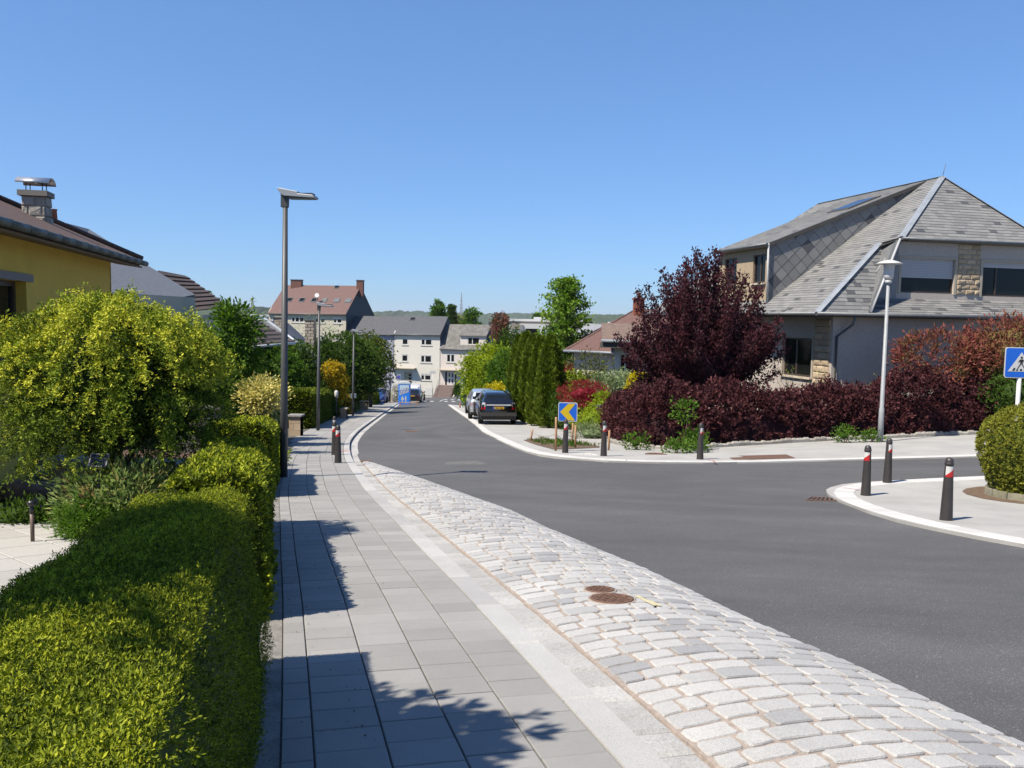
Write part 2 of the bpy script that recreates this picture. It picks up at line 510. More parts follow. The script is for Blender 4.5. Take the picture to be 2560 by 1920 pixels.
# open land: one sheet from behind the camera to the horizon, falling to a plain, hills at the back
def land():
    xs = np.concatenate([-np.geomspace(9000, 60, 26), np.arange(-50, 60.1, 5), np.geomspace(70, 9000, 26)])
    ys = np.concatenate([[-400, -150, -60], np.arange(-20, 181, 4), np.geomspace(200, 12000, 40)])
    X, Y = np.meshgrid(xs, ys)
    Z = T(X, Y)
    Z = np.where(Y > 150, np.maximum(Z, -60), Z)
    base = np.interp(Y, [0, 300, 900, 2500, 4500], [0, 0, -8, -14, -20])
    Z = Z + base - .22
    me = bpy.data.meshes.new('ground')
    nx, ny = len(xs), len(ys)
    V = np.stack([X, Y, Z], -1).reshape(-1, 3)
    Fc = [(j * nx + i, j * nx + i + 1, (j + 1) * nx + i + 1, (j + 1) * nx + i) for j in range(ny - 1) for i in range(nx - 1)]
    me.from_pydata(V.tolist(), [], Fc)
    for p in me.polygons: p.use_smooth = True
    o = link('ground', me, M_field); tag(o, kind='structure')
land()

# wooded hills on the horizon
M_hill = mat('wooded_hill', (.045, .085, .022), .95, c2=(.022, .045, .014), scale=.012, detail=6, bump=1.0, bscale=.05)
def hill(name, pts, Y, depth, seed, label):
    """ridge from a list of (photo x, photo y of the skyline); a rounded wooded ridge with a ragged top"""
    g = np.random.default_rng(seed)
    W = [at(px, py, Y) for px, py in pts]
    n = 260
    s = np.linspace(0, 1, n)
    k = np.linspace(0, 1, len(W))
    X = np.interp(s, k, [w.x for w in W]); Z = np.interp(s, k, [w.z for w in W])
    Z = Z + np.convolve(g.normal(size=n), np.ones(3) / 3, 'same') * Y * .0007
    prof = [(-1.0, -1.0), (-.6, -.45), (-.3, -.12), (-.08, -.0), (0.0, .0), (.5, -.2), (1.0, -1.0)]
    zb = -75.0
    V = []
    for i in range(n):
        for a, h in prof:
            z = Z[i] if h == 0 else Z[i] + h * (Z[i] - zb) * (1 if h > -1 else 1)
            V.append((X[i], Y + a * depth, z + (g.normal() * Y * .0004 if h > -1 else 0)))
    m_ = len(prof)
    Fc = [(i * m_ + j, (i + 1) * m_ + j, (i + 1) * m_ + j + 1, i * m_ + j + 1) for i in range(n - 1) for j in range(m_ - 1)]
    me = bpy.data.meshes.new(name); me.from_pydata(V, [], Fc); me.update()
    bm = bmesh.new(); bm.from_mesh(me); bmesh.ops.recalc_face_normals(bm, faces=bm.faces); bm.to_mesh(me); bm.free()
    o = link(name, me, M_hill); tag(o, label, kind='structure')
hill('hill', [(-900, 745), (200, 758), (640, 769), (760, 772), (930, 780), (1000, 778), (1050, 779), (1180, 783), (1300, 784), (1420, 786), (1600, 789), (2000, 800), (3400, 830)], 4600, 900, 3, 'long wooded hill on the horizon')
hill('hill', [(1380, 800), (1440, 789), (1490, 786), (1560, 787), (1650, 793), (1760, 800), (2400, 818), (3300, 838)], 3300, 500, 5, 'nearer green wooded hill behind the brown roof')
hill('hill', [(-1200, 755), (300, 762), (620, 769), (660, 768), (720, 774), (800, 778), (900, 786), (1100, 800), (1500, 830)], 2600, 400, 8, 'nearer green wooded hill left of the red roofed building')

# ---------------------------------------------------------------- left kerb curve
def resample(P, step):
    P = np.asarray(P, float)
    # smooth the curve a little first
    t = np.concatenate([[0], np.cumsum(np.linalg.norm(np.diff(P, axis=0), axis=1))])
    n = int(t[-1] / step)
    s = np.linspace(0, t[-1], n + 1)
    Q = np.stack([np.interp(s, t, P[:, i]) for i in range(2)], 1)
    k = max(3, int(2.0 / step) | 1)
    for _ in range(2):
        pad = np.vstack([Q[:1] + (Q[:1] - Q[1:k // 2 + 1][::-1]), Q, Q[-1:] + (Q[-1:] - Q[-k // 2:-1][::-1])])
        Q = np.stack([np.convolve(pad[:, i], np.ones(k) / k, 'same')[k // 2:k // 2 + len(Q)] for i in range(2)], 1)
    return Q
KC = resample(KERB, .1)
KS = np.concatenate([[0], np.cumsum(np.linalg.norm(np.diff(KC, axis=0), axis=1))])
KT = unit(np.gradient(KC, axis=0))
KN = np.stack([KT[:, 1], -KT[:, 0]], 1)         # to the right, towards the road
def kpt(s, n):
    return np.array([np.interp(s, KS, KC[:, 0] + n * KN[:, 0]), np.interp(s, KS, KC[:, 1] + n * KN[:, 1])])
def s_at_y(y): return float(np.interp(y, KC[:, 1], KS))
def off_line(n, y0, y1, step=1.0):
    s0, s1 = s_at_y(y0), s_at_y(y1)
    return [tuple(kpt(s, n)) for s in np.arange(s0, s1 + 1e-6, step)]

# road: one asphalt sheet (main street with the mouth of the side street), the pavements lie on it
EDGE_R = [(-5.6, 76), (-5.2, 72), (-2.5, 47.5), (-1.35, 36.5), (-.4, 29.6), (.05, 27.2), (.80, 24.0), (1.48, 22.5), (2.6, 21.5), (3.9, 21.2), (5.0, 21.2), (7.0, 21.8), (9.4, 22.6), (13.2, 24.2), (15.2, 25.0), (40, 36.5)]
EDGE_R = [tuple(gp(px, py)[:2]) for px, py in [(1120, 1013), (1133, 1023), (1177, 1054), (1207, 1081), (1262, 1108), (1280, 1117), (1310, 1129), (1345, 1139), (1410, 1148), (1519, 1156), (1649, 1159), (1760, 1160), (1934, 1156), (2140, 1152), (2300, 1148), (2449, 1144), (2560, 1140)]]
EDGE_R.append((EDGE_R[-1][0] + 25, EDGE_R[-1][1] + 11))
lk = off_line(.05, -1, 106, 1.0)
rightb = [(x + .8, y + .8) for x, y in EDGE_R][::-1]
road_poly = lk + [(-2.0, 106.0)] + [(EDGE_R[0][0] + 1.2, EDGE_R[0][1] + 6)] + [p for p in rightb[::-1]] + [(45, -1.0)]
sheet('road', road_poly, 0.0, M_asphalt, 1.5)
sheet('cross_street', [(-70, 104.5), (50, 101), (50, 138), (-70, 138)], .004, M_asphalt, 3)

# ---------------------------------------------------------------- left pavement: slabs, kerb stones, gutter stones, cobbled strip
M_slab = tint_mat('grey_slab', (.315, .312, .303), (.40, .397, .388), .85, 60, .06, .15, 160, None, None, .12, 1.1)
M_kerb = tint_mat('granite_kerb', (.47, .47, .465), (.60, .60, .59), .8, 120, .14, .2, 200, 260, None, .12, 2.0)
M_cobble = tint_mat('granite_sett', (.39, .395, .405), (.62, .618, .605), .75, 90, .2, .4, 140, 220, None, .14, 1.5)
M_cjoint = mat('pink_joint_mortar', (.41, .345, .30), .95, .2, 25, .4, 80)
M_gutter = tint_mat('pale_gutter_stone', (.46, .455, .44), (.60, .595, .58), .85, 60, .25, .4, 90, 120, None, .2, 2.5)
SW_Z = .10
base_poly = off_line(-.005, -1, 105, 1.0) + [(-26, 106), (-22, 86), (-15.5, 57), (-11.2, 42), (-9.4, 34), (-8.2, 29), (-7.0, 24), (-5.6, 19)] + [tuple(p) for p in off_line(-1.42, -1, 17.5, 1.0)][::-1]
pavement = sheet('sidewalk', base_poly, SW_Z - .012, M_slabbase, 1.5, .25)
def slab_mesh(name, quad, zt, th, bev, tint, m, dome=0.0, zf=None):
    """one stone: quad in plan (4 corners), top at the ground + zt, chamfered rim"""
    q = np.array(quad); c = q.mean(0)
    qi = c + (q - c) * np.maximum(0, 1 - bev / np.maximum(np.linalg.norm(q - c, axis=1, keepdims=True), 1e-6) * 1.3)
    z = (zf or T)(q[:, 0], q[:, 1]) + zt
    V = [(q[i][0], q[i][1], z[i] - th) for i in range(4)] + [(q[i][0], q[i][1], z[i] - bev * .8) for i in range(4)] + [(qi[i][0], qi[i][1], z[i]) for i in range(4)]
    Fc = [(8, 9, 10, 11)] + [(4 + i, 4 + (i + 1) % 4, 8 + (i + 1) % 4, 8 + i) for i in range(4)] + [(i, (i + 1) % 4, 4 + (i + 1) % 4, 4 + i) for i in range(4)]
    return V, Fc
def pieces(name, items, m, parent, limit=300, key=None, flip=False):
    """items: (verts, faces, tint). The `limit` items nearest the camera become objects of their own, the rest one part"""
    items = sorted(items, key=key or (lambda it: (np.mean(np.array(it[0]), axis=0)[:2] ** 2).sum()))
    for V, Fc, t in items[:limit]:
        me = bpy.data.meshes.new(name); me.from_pydata(V, [], Fc)
        bm = bmesh.new(); bm.from_mesh(me); bmesh.ops.recalc_face_normals(bm, faces=bm.faces); bm.to_mesh(me); bm.free()
        tint_attr(me, [t] * len(V))
        link(name, me, m, parent)
    rest = items[limit:]
    if rest:
        VV = []; FF = []; TT = []; o = 0
        for V, Fc, t in rest:
            VV += list(V); FF += [tuple(i + o for i in f) for f in Fc]; TT += [t] * len(V); o += len(V)
        me = bpy.data.meshes.new(name); me.from_pydata(VV, [], FF)
        bm = bmesh.new(); bm.from_mesh(me); bmesh.ops.recalc_face_normals(bm, faces=bm.faces); bm.to_mesh(me); bm.free()
        tint_attr(me, TT)
        tag(link(name + '_field', me, m, parent), kind='stuff')
cols_ = [(-.314, -.005), (-.625, -.316), (-.936, -.627), (-1.247, -.938), (-1.385, -1.249)]
items = []
sN = s_at_y(22.5)
for ci, (a, b_) in enumerate(cols_):
    s = s_at_y(1.5) + rnd.random() * .2
    while s < sN:
        e = s + .248
        jt = .003
        quad = [kpt(s + jt, a + jt), kpt(s + jt, b_ - jt), kpt(e - jt, b_ - jt), kpt(e - jt, a + jt)]
        V, Fc = slab_mesh('slab', quad, SW_Z + rnd.uniform(-.0015, .0015), .05, .004, 0, M_slab)
        items.append((V, Fc, rnd.random() * .8 + (.2 if rnd.random() < .2 else 0)))
        s = e
pieces('paving_slab', items, M_slab, pavement)
# beyond the slabs one can pick apart: a smooth slab strip with long joints
items = []
s = sN
while s < s_at_y(104):
    e = s + 2.0
    wl = float(np.interp(kpt(s, 0)[1], [20, 24, 29, 36, 55, 105], [1.40, 1.5, 1.9, 2.0, 2.1, 3.0]))
    n0 = -.005
    while n0 > -wl:
        n1 = max(-wl, n0 - .5)
        V, Fc = slab_mesh('slab', [kpt(s + .003, n1 + .004), kpt(s + .003, n0 - .004), kpt(e - .003, n0 - .004), kpt(e - .003, n1 + .004)], SW_Z, .05, .004, 0, M_slab)
        items.append((V, Fc, rnd.random()))
        n0 = n1
    s = e
pieces('paving_strip', items, M_slab, pavement, limit=60)
# kerb stones
items = []
s = s_at_y(1.2)
while s < s_at_y(103):
    ln = 1.0 if s < s_at_y(40) else 2.0
    e = s + ln
    y = kpt(s, 0)[1]
    V, Fc = slab_mesh('kerb', [kpt(s + .003, .002), kpt(s + .003, .185), kpt(e - .003, .185), kpt(e - .003, .002)], SW_Z + .004, .3, .012, 0, M_kerb)
    items.append((V, Fc, rnd.random()))
    s = e
pieces('kerb_stone', items, M_kerb, pavement)
# gutter: a row of pale stones beside the kerb, slightly rough
gutter_z = lambda y: float(np.interp(y, [2, 14, 20, 26], [.075, .07, .03, .012]))
items = []
s = s_at_y(1.2)
while s < s_at_y(24):
    e = s + rnd.uniform(.16, .3)
    V, Fc = slab_mesh('gutter', [kpt(s + .003, .188), kpt(s + .003, .405), kpt(e - .003, .405), kpt(e - .003, .188)], gutter_z(kpt(s, 0)[1]) + rnd.uniform(-.006, .006), .1, .02, 0, M_gutter)
    items.append((V, Fc, rnd.random()))
    s = e
while s < s_at_y(100):
    e = s + 1.0
    V, Fc = slab_mesh('gutter', [kpt(s + .004, .20), kpt(s + .004, .45), kpt(e - .004, .45), kpt(e - .004, .20)], .012, .1, .01, 0, M_gutter)
    items.append((V, Fc, .5 + rnd.random() * .5))
    s = e
pieces('gutter_stone', items, M_gutter, pavement, limit=220)
# cobbled strip, cambered, wedge shaped
AL = np.array([tuple(gp(px, py)[:2]) for px, py in [(2560, 1870), (2206, 1702), (1905, 1569), (1621, 1430), (1361, 1320), (1276, 1278), (1138, 1229), (1019, 1187), (930, 1158)]])
AL = np.vstack([[AL[0] + (AL[0] - AL[1]) * 2.6], AL])
def edge_n(s):
    """width of the cobbled strip at s, measured from the kerb"""
    p = kpt(s, 0); nn = kpt(s, 1) - p
    best = None
    for a, b_ in zip(AL[:-1], AL[1:]):
        d = b_ - a
        det = nn[0] * (-d[1]) + nn[1] * d[0]
        if abs(det) < 1e-9: continue
        r_ = a - p
        t = (r_[0] * (-d[1]) + r_[1] * d[0]) / det
        u = (nn[0] * r_[1] - nn[1] * r_[0]) / det
        if -.001 <= u <= 1.001 and t > 0: best = t
    return best
ss = np.arange(s_at_y(1.2), s_at_y(23.5), .1)
en = [edge_n(s) for s in ss]
ok = [(s, e) for s, e in zip(ss, en) if e is not None]
ES = np.array([o[0] for o in ok]); EN = np.array([o[1] for o in ok])
def cob_z(s, n):
    w = np.interp(s, ES, EN)
    t = np.clip((n - .40) / np.maximum(w - .40, .2), 0, 1)
    y = np.interp(s, KS, KC[:, 1])
    h = np.interp(y, [0, 12, 18, 22], [.085, .08, .05, .02])
    return np.interp(y, [2, 14, 20, 26], [.055, .05, .02, .0]) * (1 - t) + h * np.sin(np.pi * np.clip(t * .96 + .02, 0, 1)) ** .9 + .022
def s_of_n(n, s_): return s_
cob_root = None
V = []; Fc = []
sgrid = np.arange(ES[0], ES[-1], .25)
for i, s in enumerate(sgrid):
    w = np.interp(s, ES, EN)
    for j in range(9):
        n = (.189, .404)[j] if j < 2 else .408 + (w - .408) * (j - 2) / 6
        p = kpt(s, n)
        V.append((p[0], p[1], Tz(*p) + (float(cob_z(s, n)) - .010 if j > 1 else gutter_z(p[1]) - .02)))
Fc = [(i * 9 + j, i * 9 + j + 1, (i + 1) * 9 + j + 1, (i + 1) * 9 + j) for i in range(len(sgrid) - 1) for j in range(8)]
me = bpy.data.meshes.new('cobbled_strip'); me.from_pydata(V, [], Fc); me.update()
cobbles = tag(link('cobbled_strip', me, M_cjoint), kind='structure')
items = []
s = ES[0]
while s < ES[-1] - .1:
    rh = rnd.uniform(.135, .165)
    w = float(np.interp(s + rh / 2, ES, EN))
    n = .415
    while n < w - .06:
        ln = rnd.choice([.14, .18, .2, .22, .25, .27]) * rnd.uniform(.92, 1.08)
        if n + ln > w - .07: ln = w - n
        g = .0115
        c0 = [(s + g + rnd.uniform(-.006, .006), n + g), (s + g + rnd.uniform(-.006, .006), n + ln - g), (s + rh - g + rnd.uniform(-.006, .006), n + ln - g), (s + rh - g + rnd.uniform(-.006, .006), n + g)]
        jz = rnd.uniform(-.004, .004)
        # irregular octagon: corners cut and rims uneven
        ring = []
        for k in range(4):
            a = np.array(c0[k]); b_ = np.array(c0[(k + 1) % 4])
            for f in (.07 + rnd.uniform(-.03, .05), .5, .93 + rnd.uniform(-.05, .03)):
                q = a + (b_ - a) * f + np.array([rnd.uniform(-.005, .005), rnd.uniform(-.005, .005)])
                ring.append(q)
        cen = np.mean(ring, axis=0)
        V = []
        for lvl, (sc_, dz_) in enumerate(((1.0, -.05), (1.0, -.008), (.945, .0))):
            for q in ring:
                r_ = cen + (q - cen) * sc_
                p = kpt(r_[0], r_[1])
                V.append((p[0], p[1], Tz(*p) + float(cob_z(r_[0], r_[1])) + dz_ + jz))
        p = kpt(*cen); V.append((p[0], p[1], Tz(*p) + float(cob_z(*cen)) + .0005 + jz))
        K = len(ring)
        Fc = [(l * K + i, l * K + (i + 1) % K, (l + 1) * K + (i + 1) % K, (l + 1) * K + i) for l in range(2) for i in range(K)] + [(2 * K + i, 2 * K + (i + 1) % K, 3 * K) for i in range(K)]
        t = rnd.random()
        items.append((V, Fc, (.55 + .45 * t) if rnd.random() < .8 else rnd.random() * .45))
        n += ln
    s += rh
pieces('cobblestone', items, M_cobble, cobbles)
# strip of worn edging between hedge and pavement
sheet('edging_strip', off_line(-1.39, .5, 18, 1.0) + off_line(-1.75, .5, 18, 1.0)[::-1], SW_Z - .006, mat('worn_edging', (.27, .26, .24), .95, .35, 6, .5, 40), 1.5, .1)

# ---------------------------------------------------------------- right pavements
PR_Z = .035
outer = [tuple(gp(px, py)[:2]) for px, py in [(2560, 1060), (2300, 1075), (2000, 1085), (1800, 1095), (1650, 1095), (1560, 1088), (1480, 1072), (1440, 1062)]]
park_out = [(EDGE_R[4][0] + 6.2, 34), (EDGE_R[3][0] + 5.6, 42), (EDGE_R[2][0] + 5.3, 52), (EDGE_R[1][0] + 5, 74)]
rp = EDGE_R + [(outer[0][0] + 22, outer[0][1] + 10)] + outer + park_out
sheet('pavement', rp, PR_Z, M_conc, 1.5, .2)
def ribbon_items(line, w, seg, zt, side=1):
    Q = resample(line, .1)
    S = np.concatenate([[0], np.cumsum(np.linalg.norm(np.diff(Q, axis=0), axis=1))])
    Tn = unit(np.gradient(Q, axis=0)); Nn = np.stack([Tn[:, 1], -Tn[:, 0]], 1) * side
    f = lambda s, n: np.array([np.interp(s, S, Q[:, 0] + n * Nn[:, 0]), np.interp(s, S, Q[:, 1] + n * Nn[:, 1])])
    out = []; s = 0
    while s < S[-1] - seg:
        V, Fc = slab_mesh('k', [f(s + .004, 0), f(s + .004, w), f(s + seg - .004, w), f(s + seg - .004, 0)], zt, .2, .012, 0, None)
        out.append((V, Fc, .4 + .6 * rnd.random())); s += seg
    return out
pav = bpy.data.objects['pavement']
M_kerbw = tint_mat('white_kerb', (.56, .555, .54), (.70, .695, .68), .85, 30, .12, .2, 60)
pieces('kerb_stone', ribbon_items(EDGE_R, .30, .5, PR_Z + .012, -1), M_kerbw, pav, 200)
# corner pavement on the right in front
ISL = [tuple(gp(px, py)[:2]) for px, py in [(2461, 1196), (2300, 1203), (2163, 1210), (2105, 1216), (2075, 1224), (2065, 1230), (2068, 1238), (2076, 1245), (2105, 1259), (2167, 1283), (2242, 1306), (2329, 1326), (2438, 1348), (2560, 1370)]]
d = np.array(ISL[-1]) - np.array(ISL[-2]); ISL.append(tuple(np.array(ISL[-1]) + d * 4))
d0 = unit(np.array(ISL[0]) - np.array(ISL[1])); ISL = [tuple(np.array(ISL[0]) + d0 * 24)] + ISL
sheet('corner_pavement', ISL + [(34, ISL[-1][1] - 2)], PR_Z + .01, M_conc, 1.0, .2)
isl = bpy.data.objects['corner_pavement']
pieces('kerb_stone', ribbon_items(ISL, .34, .5, PR_Z + .022, -1), M_kerbw, isl, 120)
# gardens beside the street
sheet('garden_ground', off_line(-1.68, -6, 18, 1.0) + [(-8.5, 22), (-11, 34), (-12, 42), (-40, 42), (-40, -6)], .32, M_mulch, 2.0, .5)
sheet('garden_lawn', [(-10.2, 36), (-13.5, 55), (-19, 86), (-60, 86), (-60, 40), (-12, 40)], .1, M_grass, 4.0, .3)
gr_poly = [(p[0] + .0, p[1] + .6) for p in outer] + [(EDGE_R[4][0] + 7, 36), (EDGE_R[3][0] + 6.2, 44), (EDGE_R[2][0] + 6, 54), (EDGE_R[1][0] + 6, 80), (50, 80), (60, 50)]
sheet('garden_earth', gr_poly, .06, mat('garden_soil', (.10, .085, .045), .95, .4, 6, .6, 20), 3.0, .3)
# ================================================================ PLANTS
M_yew = leaf_mat('yew_needles', (.024, .040, .006), (.14, .18, .013), (.33, .355, .024), .15)
M_yew2 = leaf_mat('dark_hedge_leaves', (.045, .07, .008), (.085, .12, .012), (.15, .18, .02), .25)
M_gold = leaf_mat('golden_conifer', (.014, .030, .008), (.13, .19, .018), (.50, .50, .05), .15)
M_plum = leaf_mat('purple_leaves', (.022, .008, .012), (.045, .014, .020), (.095, .030, .035), .2)
M_barb = leaf_mat('barberry_leaves', (.032, .012, .015), (.062, .021, .025), (.125, .042, .042), .2)
M_red = leaf_mat('red_maple_leaves', (.12, .012, .02), (.22, .02, .03), (.32, .05, .05), .3)
M_phot = leaf_mat('photinia_leaves', (.10, .11, .03), (.17, .05, .04), (.29, .10, .08), .25)
M_green = leaf_mat('green_leaves', (.03, .07, .010), (.065, .13, .015), (.13, .22, .03), .35)
M_dgreen = leaf_mat('deep_green_leaves', (.025, .05, .010), (.045, .085, .012), (.08, .14, .025), .3)
M_lime = leaf_mat('lime_leaves', (.09, .15, .010), (.21, .28, .015), (.36, .40, .03), .35)
M_yel = leaf_mat('yellow_leaves', (.28, .24, .01), (.46, .40, .02), (.60, .55, .05), .35)
M_varieg = leaf_mat('variegated_leaves', (.12, .14, .03), (.48, .42, .12), (.72, .66, .30), .3)
M_gcon = leaf_mat('gold_thread_conifer', (.22, .17, .012), (.38, .27, .018), (.52, .40, .04), .3)
M_thuja = leaf_mat('thuja_sprays', (.035, .06, .006), (.085, .13, .012), (.16, .21, .025), .25)
M_grey = leaf_mat('grey_green_leaves', (.11, .15, .07), (.20, .26, .13), (.32, .38, .22), .25)
M_bronze = leaf_mat('bronze_green_leaves', (.09, .14, .05), (.20, .28, .09), (.33, .20, .10), .3)
M_bark = mat('bark', (.11, .08, .06), .9, .35, 12, .6, 30)
M_barkd = mat('dark_bark', (.05, .035, .032), .9, .35, 12, .6, 30)
M_barkp = mat('pale_bark', (.25, .22, .19), .9, .3, 12, .5, 30)
SPRIG = sprig(8, 1.0, .11, .8, .5)
SPRIGN = sprig(4, 1.0, .15, .85, .5)
SPRIGG = sprig(4, 1.0, .16, .9, .6)
SPRIGF = sprig(5, 1.0, .2, .8, .4)
BUNCH = leaf_bunch(5, .42)
BUNCH3 = leaf_bunch(3, .5)

def grow_trunk(name, parent, base, top, r0, limbs, m, seed=0, reach=1.0, lean=.0):
    """tapered trunk with limbs: limbs = list of end points"""
    g = random.Random(seed)
    b = MB()
    base = Vector(base); top = Vector(top)
    pts = [base.lerp(top, t) + Vector((g.uniform(-1, 1), g.uniform(-1, 1), 0)) * (.04 * (top - base).length * (t * (1 - t) * 4) * .5) for t in (0, .1, .35, .65, 1)]
    b.tube(pts, [r0 * 1.35, r0, r0 * .85, r0 * .6, r0 * .25], 8)
    for e in limbs:
        e = Vector(e)
        t = g.uniform(.3, .85)
        s = base.lerp(top, t)
        mid = s.lerp(e, .5) + Vector((g.uniform(-.1, .1), g.uniform(-.1, .1), .1)) * (e - s).length
        b.tube([s, mid, e], [r0 * .4, r0 * .25, r0 * .06], 5)
    return b.build(name, m, parent)
def tree(name, label, cat, base, h, c, r, n, per, cr, size, tmpl, m, seed=0, trunk=.08, bark=None, group=None, shell=.45, up=.2, core=.0, keep=None, extra_pts=None, squash=.7, trunk_top=.7, limbs=9, tmin=0.0, jitter=.35):
    """trunk + crown. c: crown centre above the base, r: crown radii"""
    base = Vector(base)
    e = empty(name, base, 0, label, cat, group, world=True)
    cc = base + Vector(c)
    P, D, t = clumps(cc, r, n, per, cr, shell, up, keep, seed, squash)
    if extra_pts:
        P = np.vstack([P] + [q[0] for q in extra_pts]); D = np.vstack([D] + [q[1] for q in extra_pts]); t = np.concatenate([t] + [q[2] for q in extra_pts])
    g = np.random.default_rng(seed + 5)
    k = P[:, 2] > base.z + .04
    P, D, t = P[k], D[k], t[k]
    ex = blob(cc, np.array(r) * core, 3, .15, seed) if core else None
    scatter('crown', P, D, size * (1 - jitter + 2 * jitter * g.random(len(P))), tmpl, t, m, e, ex)
    lm = []
    d = unit(g.normal(size=(limbs, 3)))
    for q in d: lm.append(cc + Vector(q * np.array(r) * .8))
    grow_trunk('trunk', e, base - Vector((0, 0, .1)), base + Vector((c[0], c[1], c[2] + r[2] * trunk_top * .6)), trunk, lm, bark or M_bark, seed)
    return e
def surf_box(x0, x1, n, g, rough=.02):
    pass
def hedge(name, label, line, width, height, dens, size, m, seed=0, zoff=.0, tmpl=None, group=None, round_=.12, rough=.03, cat='hedge', sides=(1, 1, 1, 1, 1), leafdown=.0, top_tint=.15, zf=None, flare=.05):  # default top_tint puts sunlight on the top into the leaf colour
    """clipped hedge along a plan line (right edge), width to the left; leaves stand off its faces"""
    tmpl = tmpl or SPRIGF
    g = np.random.default_rng(seed)
    Q = resample(line, .1) if len(line) > 2 else np.array([np.array(line[0]) + (np.array(line[1]) - np.array(line[0])) * k for k in np.linspace(0, 1, max(2, int(np.linalg.norm(np.array(line[1]) - np.array(line[0])) / .1)))])
    S = np.concatenate([[0], np.cumsum(np.linalg.norm(np.diff(Q, axis=0), axis=1))])
    L_ = S[-1]
    Tn = unit(np.gradient(Q, axis=0)); Nl = np.stack([-Tn[:, 1], Tn[:, 0]], 1)   # left
    zf = zf or T
    def place(s, n, h):
        x = np.interp(s, S, Q[:, 0]) + n * np.interp(s, S, Nl[:, 0]); y = np.interp(s, S, Q[:, 1]) + n * np.interp(s, S, Nl[:, 1])
        return np.stack([x, y, zf(x, y) + zoff + h], -1)
    faces = [('top', L_ * width), ('right', L_ * height), ('left', L_ * height), ('near', width * height), ('far', width * height)]
    PS = []; DS = []; TS = []
    for (nm, area), use in zip(faces, sides):
        if not use: continue
        k = int(area * dens * use)
        u = g.random(k); v = g.random(k)
        lump = np.sin(u * L_ * 2.1 + seed) * np.sin(v * 7 + u * L_ * 3.3) * rough
        off = g.normal(size=k) * rough * .7 + lump
        rd = round_
        if nm == 'top':
            n = v * width; hh = height - rd * np.clip(1 - np.minimum(v, 1 - v) * width / .12, 0, 1) ** 2
            P = place(u * L_, n, hh + off)
            dn = np.stack([g.normal(size=k) * .45, g.normal(size=k) * .45, np.ones(k)], -1)
        elif nm in ('right', 'left'):
            h = v ** .9 * height
            inset = rd * np.clip(1 - (height - h) / .12, 0, 1) ** 2 + .04 * np.clip(1 - h / .2, 0, 1)
            n = (inset - off - flare * (1 - h / height)) if nm == 'right' else (width - inset + off)
            P = place(u * L_, n, h)
            sgn = -1 if nm == 'right' else 1
            nx = np.interp(u * L_, S, Nl[:, 0]) * sgn; ny = np.interp(u * L_, S, Nl[:, 1]) * sgn
            dn = np.stack([nx + g.normal(size=k) * .45, ny + g.normal(size=k) * .45, .35 + g.normal(size=k) * .4], -1)
        else:
            h = v ** .9 * height; inset = rd * np.clip(1 - (height - h) / .12, 0, 1) ** 2
            s0 = (inset - off) if nm == 'near' else (L_ - inset + off)
            P = place(s0, u * width, h)
            sg = -1 if nm == 'near' else 1
            i = 0 if nm == 'near' else -1
            dn = np.stack([Tn[i, 0] * sg + g.normal(size=k) * .45, Tn[i, 1] * sg + g.normal(size=k) * .45, .35 + g.normal(size=k) * .4], -1)
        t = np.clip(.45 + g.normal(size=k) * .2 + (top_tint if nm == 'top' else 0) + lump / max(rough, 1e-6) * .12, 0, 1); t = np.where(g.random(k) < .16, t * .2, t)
        PS.append(P); DS.append(dn); TS.append(t)
    P = np.vstack(PS); D = np.vstack(DS); t = np.concatenate(TS)
    # the woody inside
    ns = max(2, int(L_ / .5)); V = []; Fc = []
    ins = min(.06, width * .2)
    for s in np.linspace(.015, L_ - .015, ns):
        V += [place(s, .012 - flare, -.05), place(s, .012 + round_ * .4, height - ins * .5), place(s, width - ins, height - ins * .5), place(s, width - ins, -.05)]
    for i in range(ns - 1):
        for j in range(4): Fc.append((i * 4 + j, i * 4 + (j + 1) % 4, (i + 1) * 4 + (j + 1) % 4, (i + 1) * 4 + j))
    Fc += [(0, 1, 2, 3), ((ns - 1) * 4 + 3, (ns - 1) * 4 + 2, (ns - 1) * 4 + 1, (ns - 1) * 4)]
    o = scatter(name, P, D, size * (.65 + .7 * g.random(len(P))), tmpl, t, m, None, (np.array(V), Fc, np.zeros(len(V)) + .1))
    return tag(o, label, cat, group)
def shrub(name, label, cat, base, c, r, n, per, cr, size, tmpl, m, seed=0, core=.75, shell=.75, up=.2, group=None, keep=None, squash=.8, stems=5, bark=None):
    """bush: foliage mass on a few stems"""
    base = Vector(base)
    e = empty(name, base, 0, label, cat, group, world=True)
    cc = base + Vector(c)
    P, D, t = clumps(cc, r, n, per, cr, shell, up, keep, seed, squash)
    k = P[:, 2] > base.z + .02
    P, D, t = P[k], D[k], t[k]
    g = np.random.default_rng(seed + 3)
    ex = blob(cc, np.array(r) * core, 3, .12, seed) if core else None
    scatter('foliage', P, D, size * (.65 + .7 * g.random(len(P))), tmpl, t, m, e, ex)
    b = MB(); gg = random.Random(seed)
    for i in range(stems):
        q = cc + Vector((gg.uniform(-.6, .6) * r[0], gg.uniform(-.6, .6) * r[1], gg.uniform(-.2, .4) * r[2]))
        s = base + Vector((gg.uniform(-.1, .1) * r[0], gg.uniform(-.1, .1) * r[1], -.08))
        b.tube([s, s.lerp(q, .5) + Vector((0, 0, .05)), q], [.025, .018, .006], 5)
    b.build('stems', bark or M_bark, e)
    return e

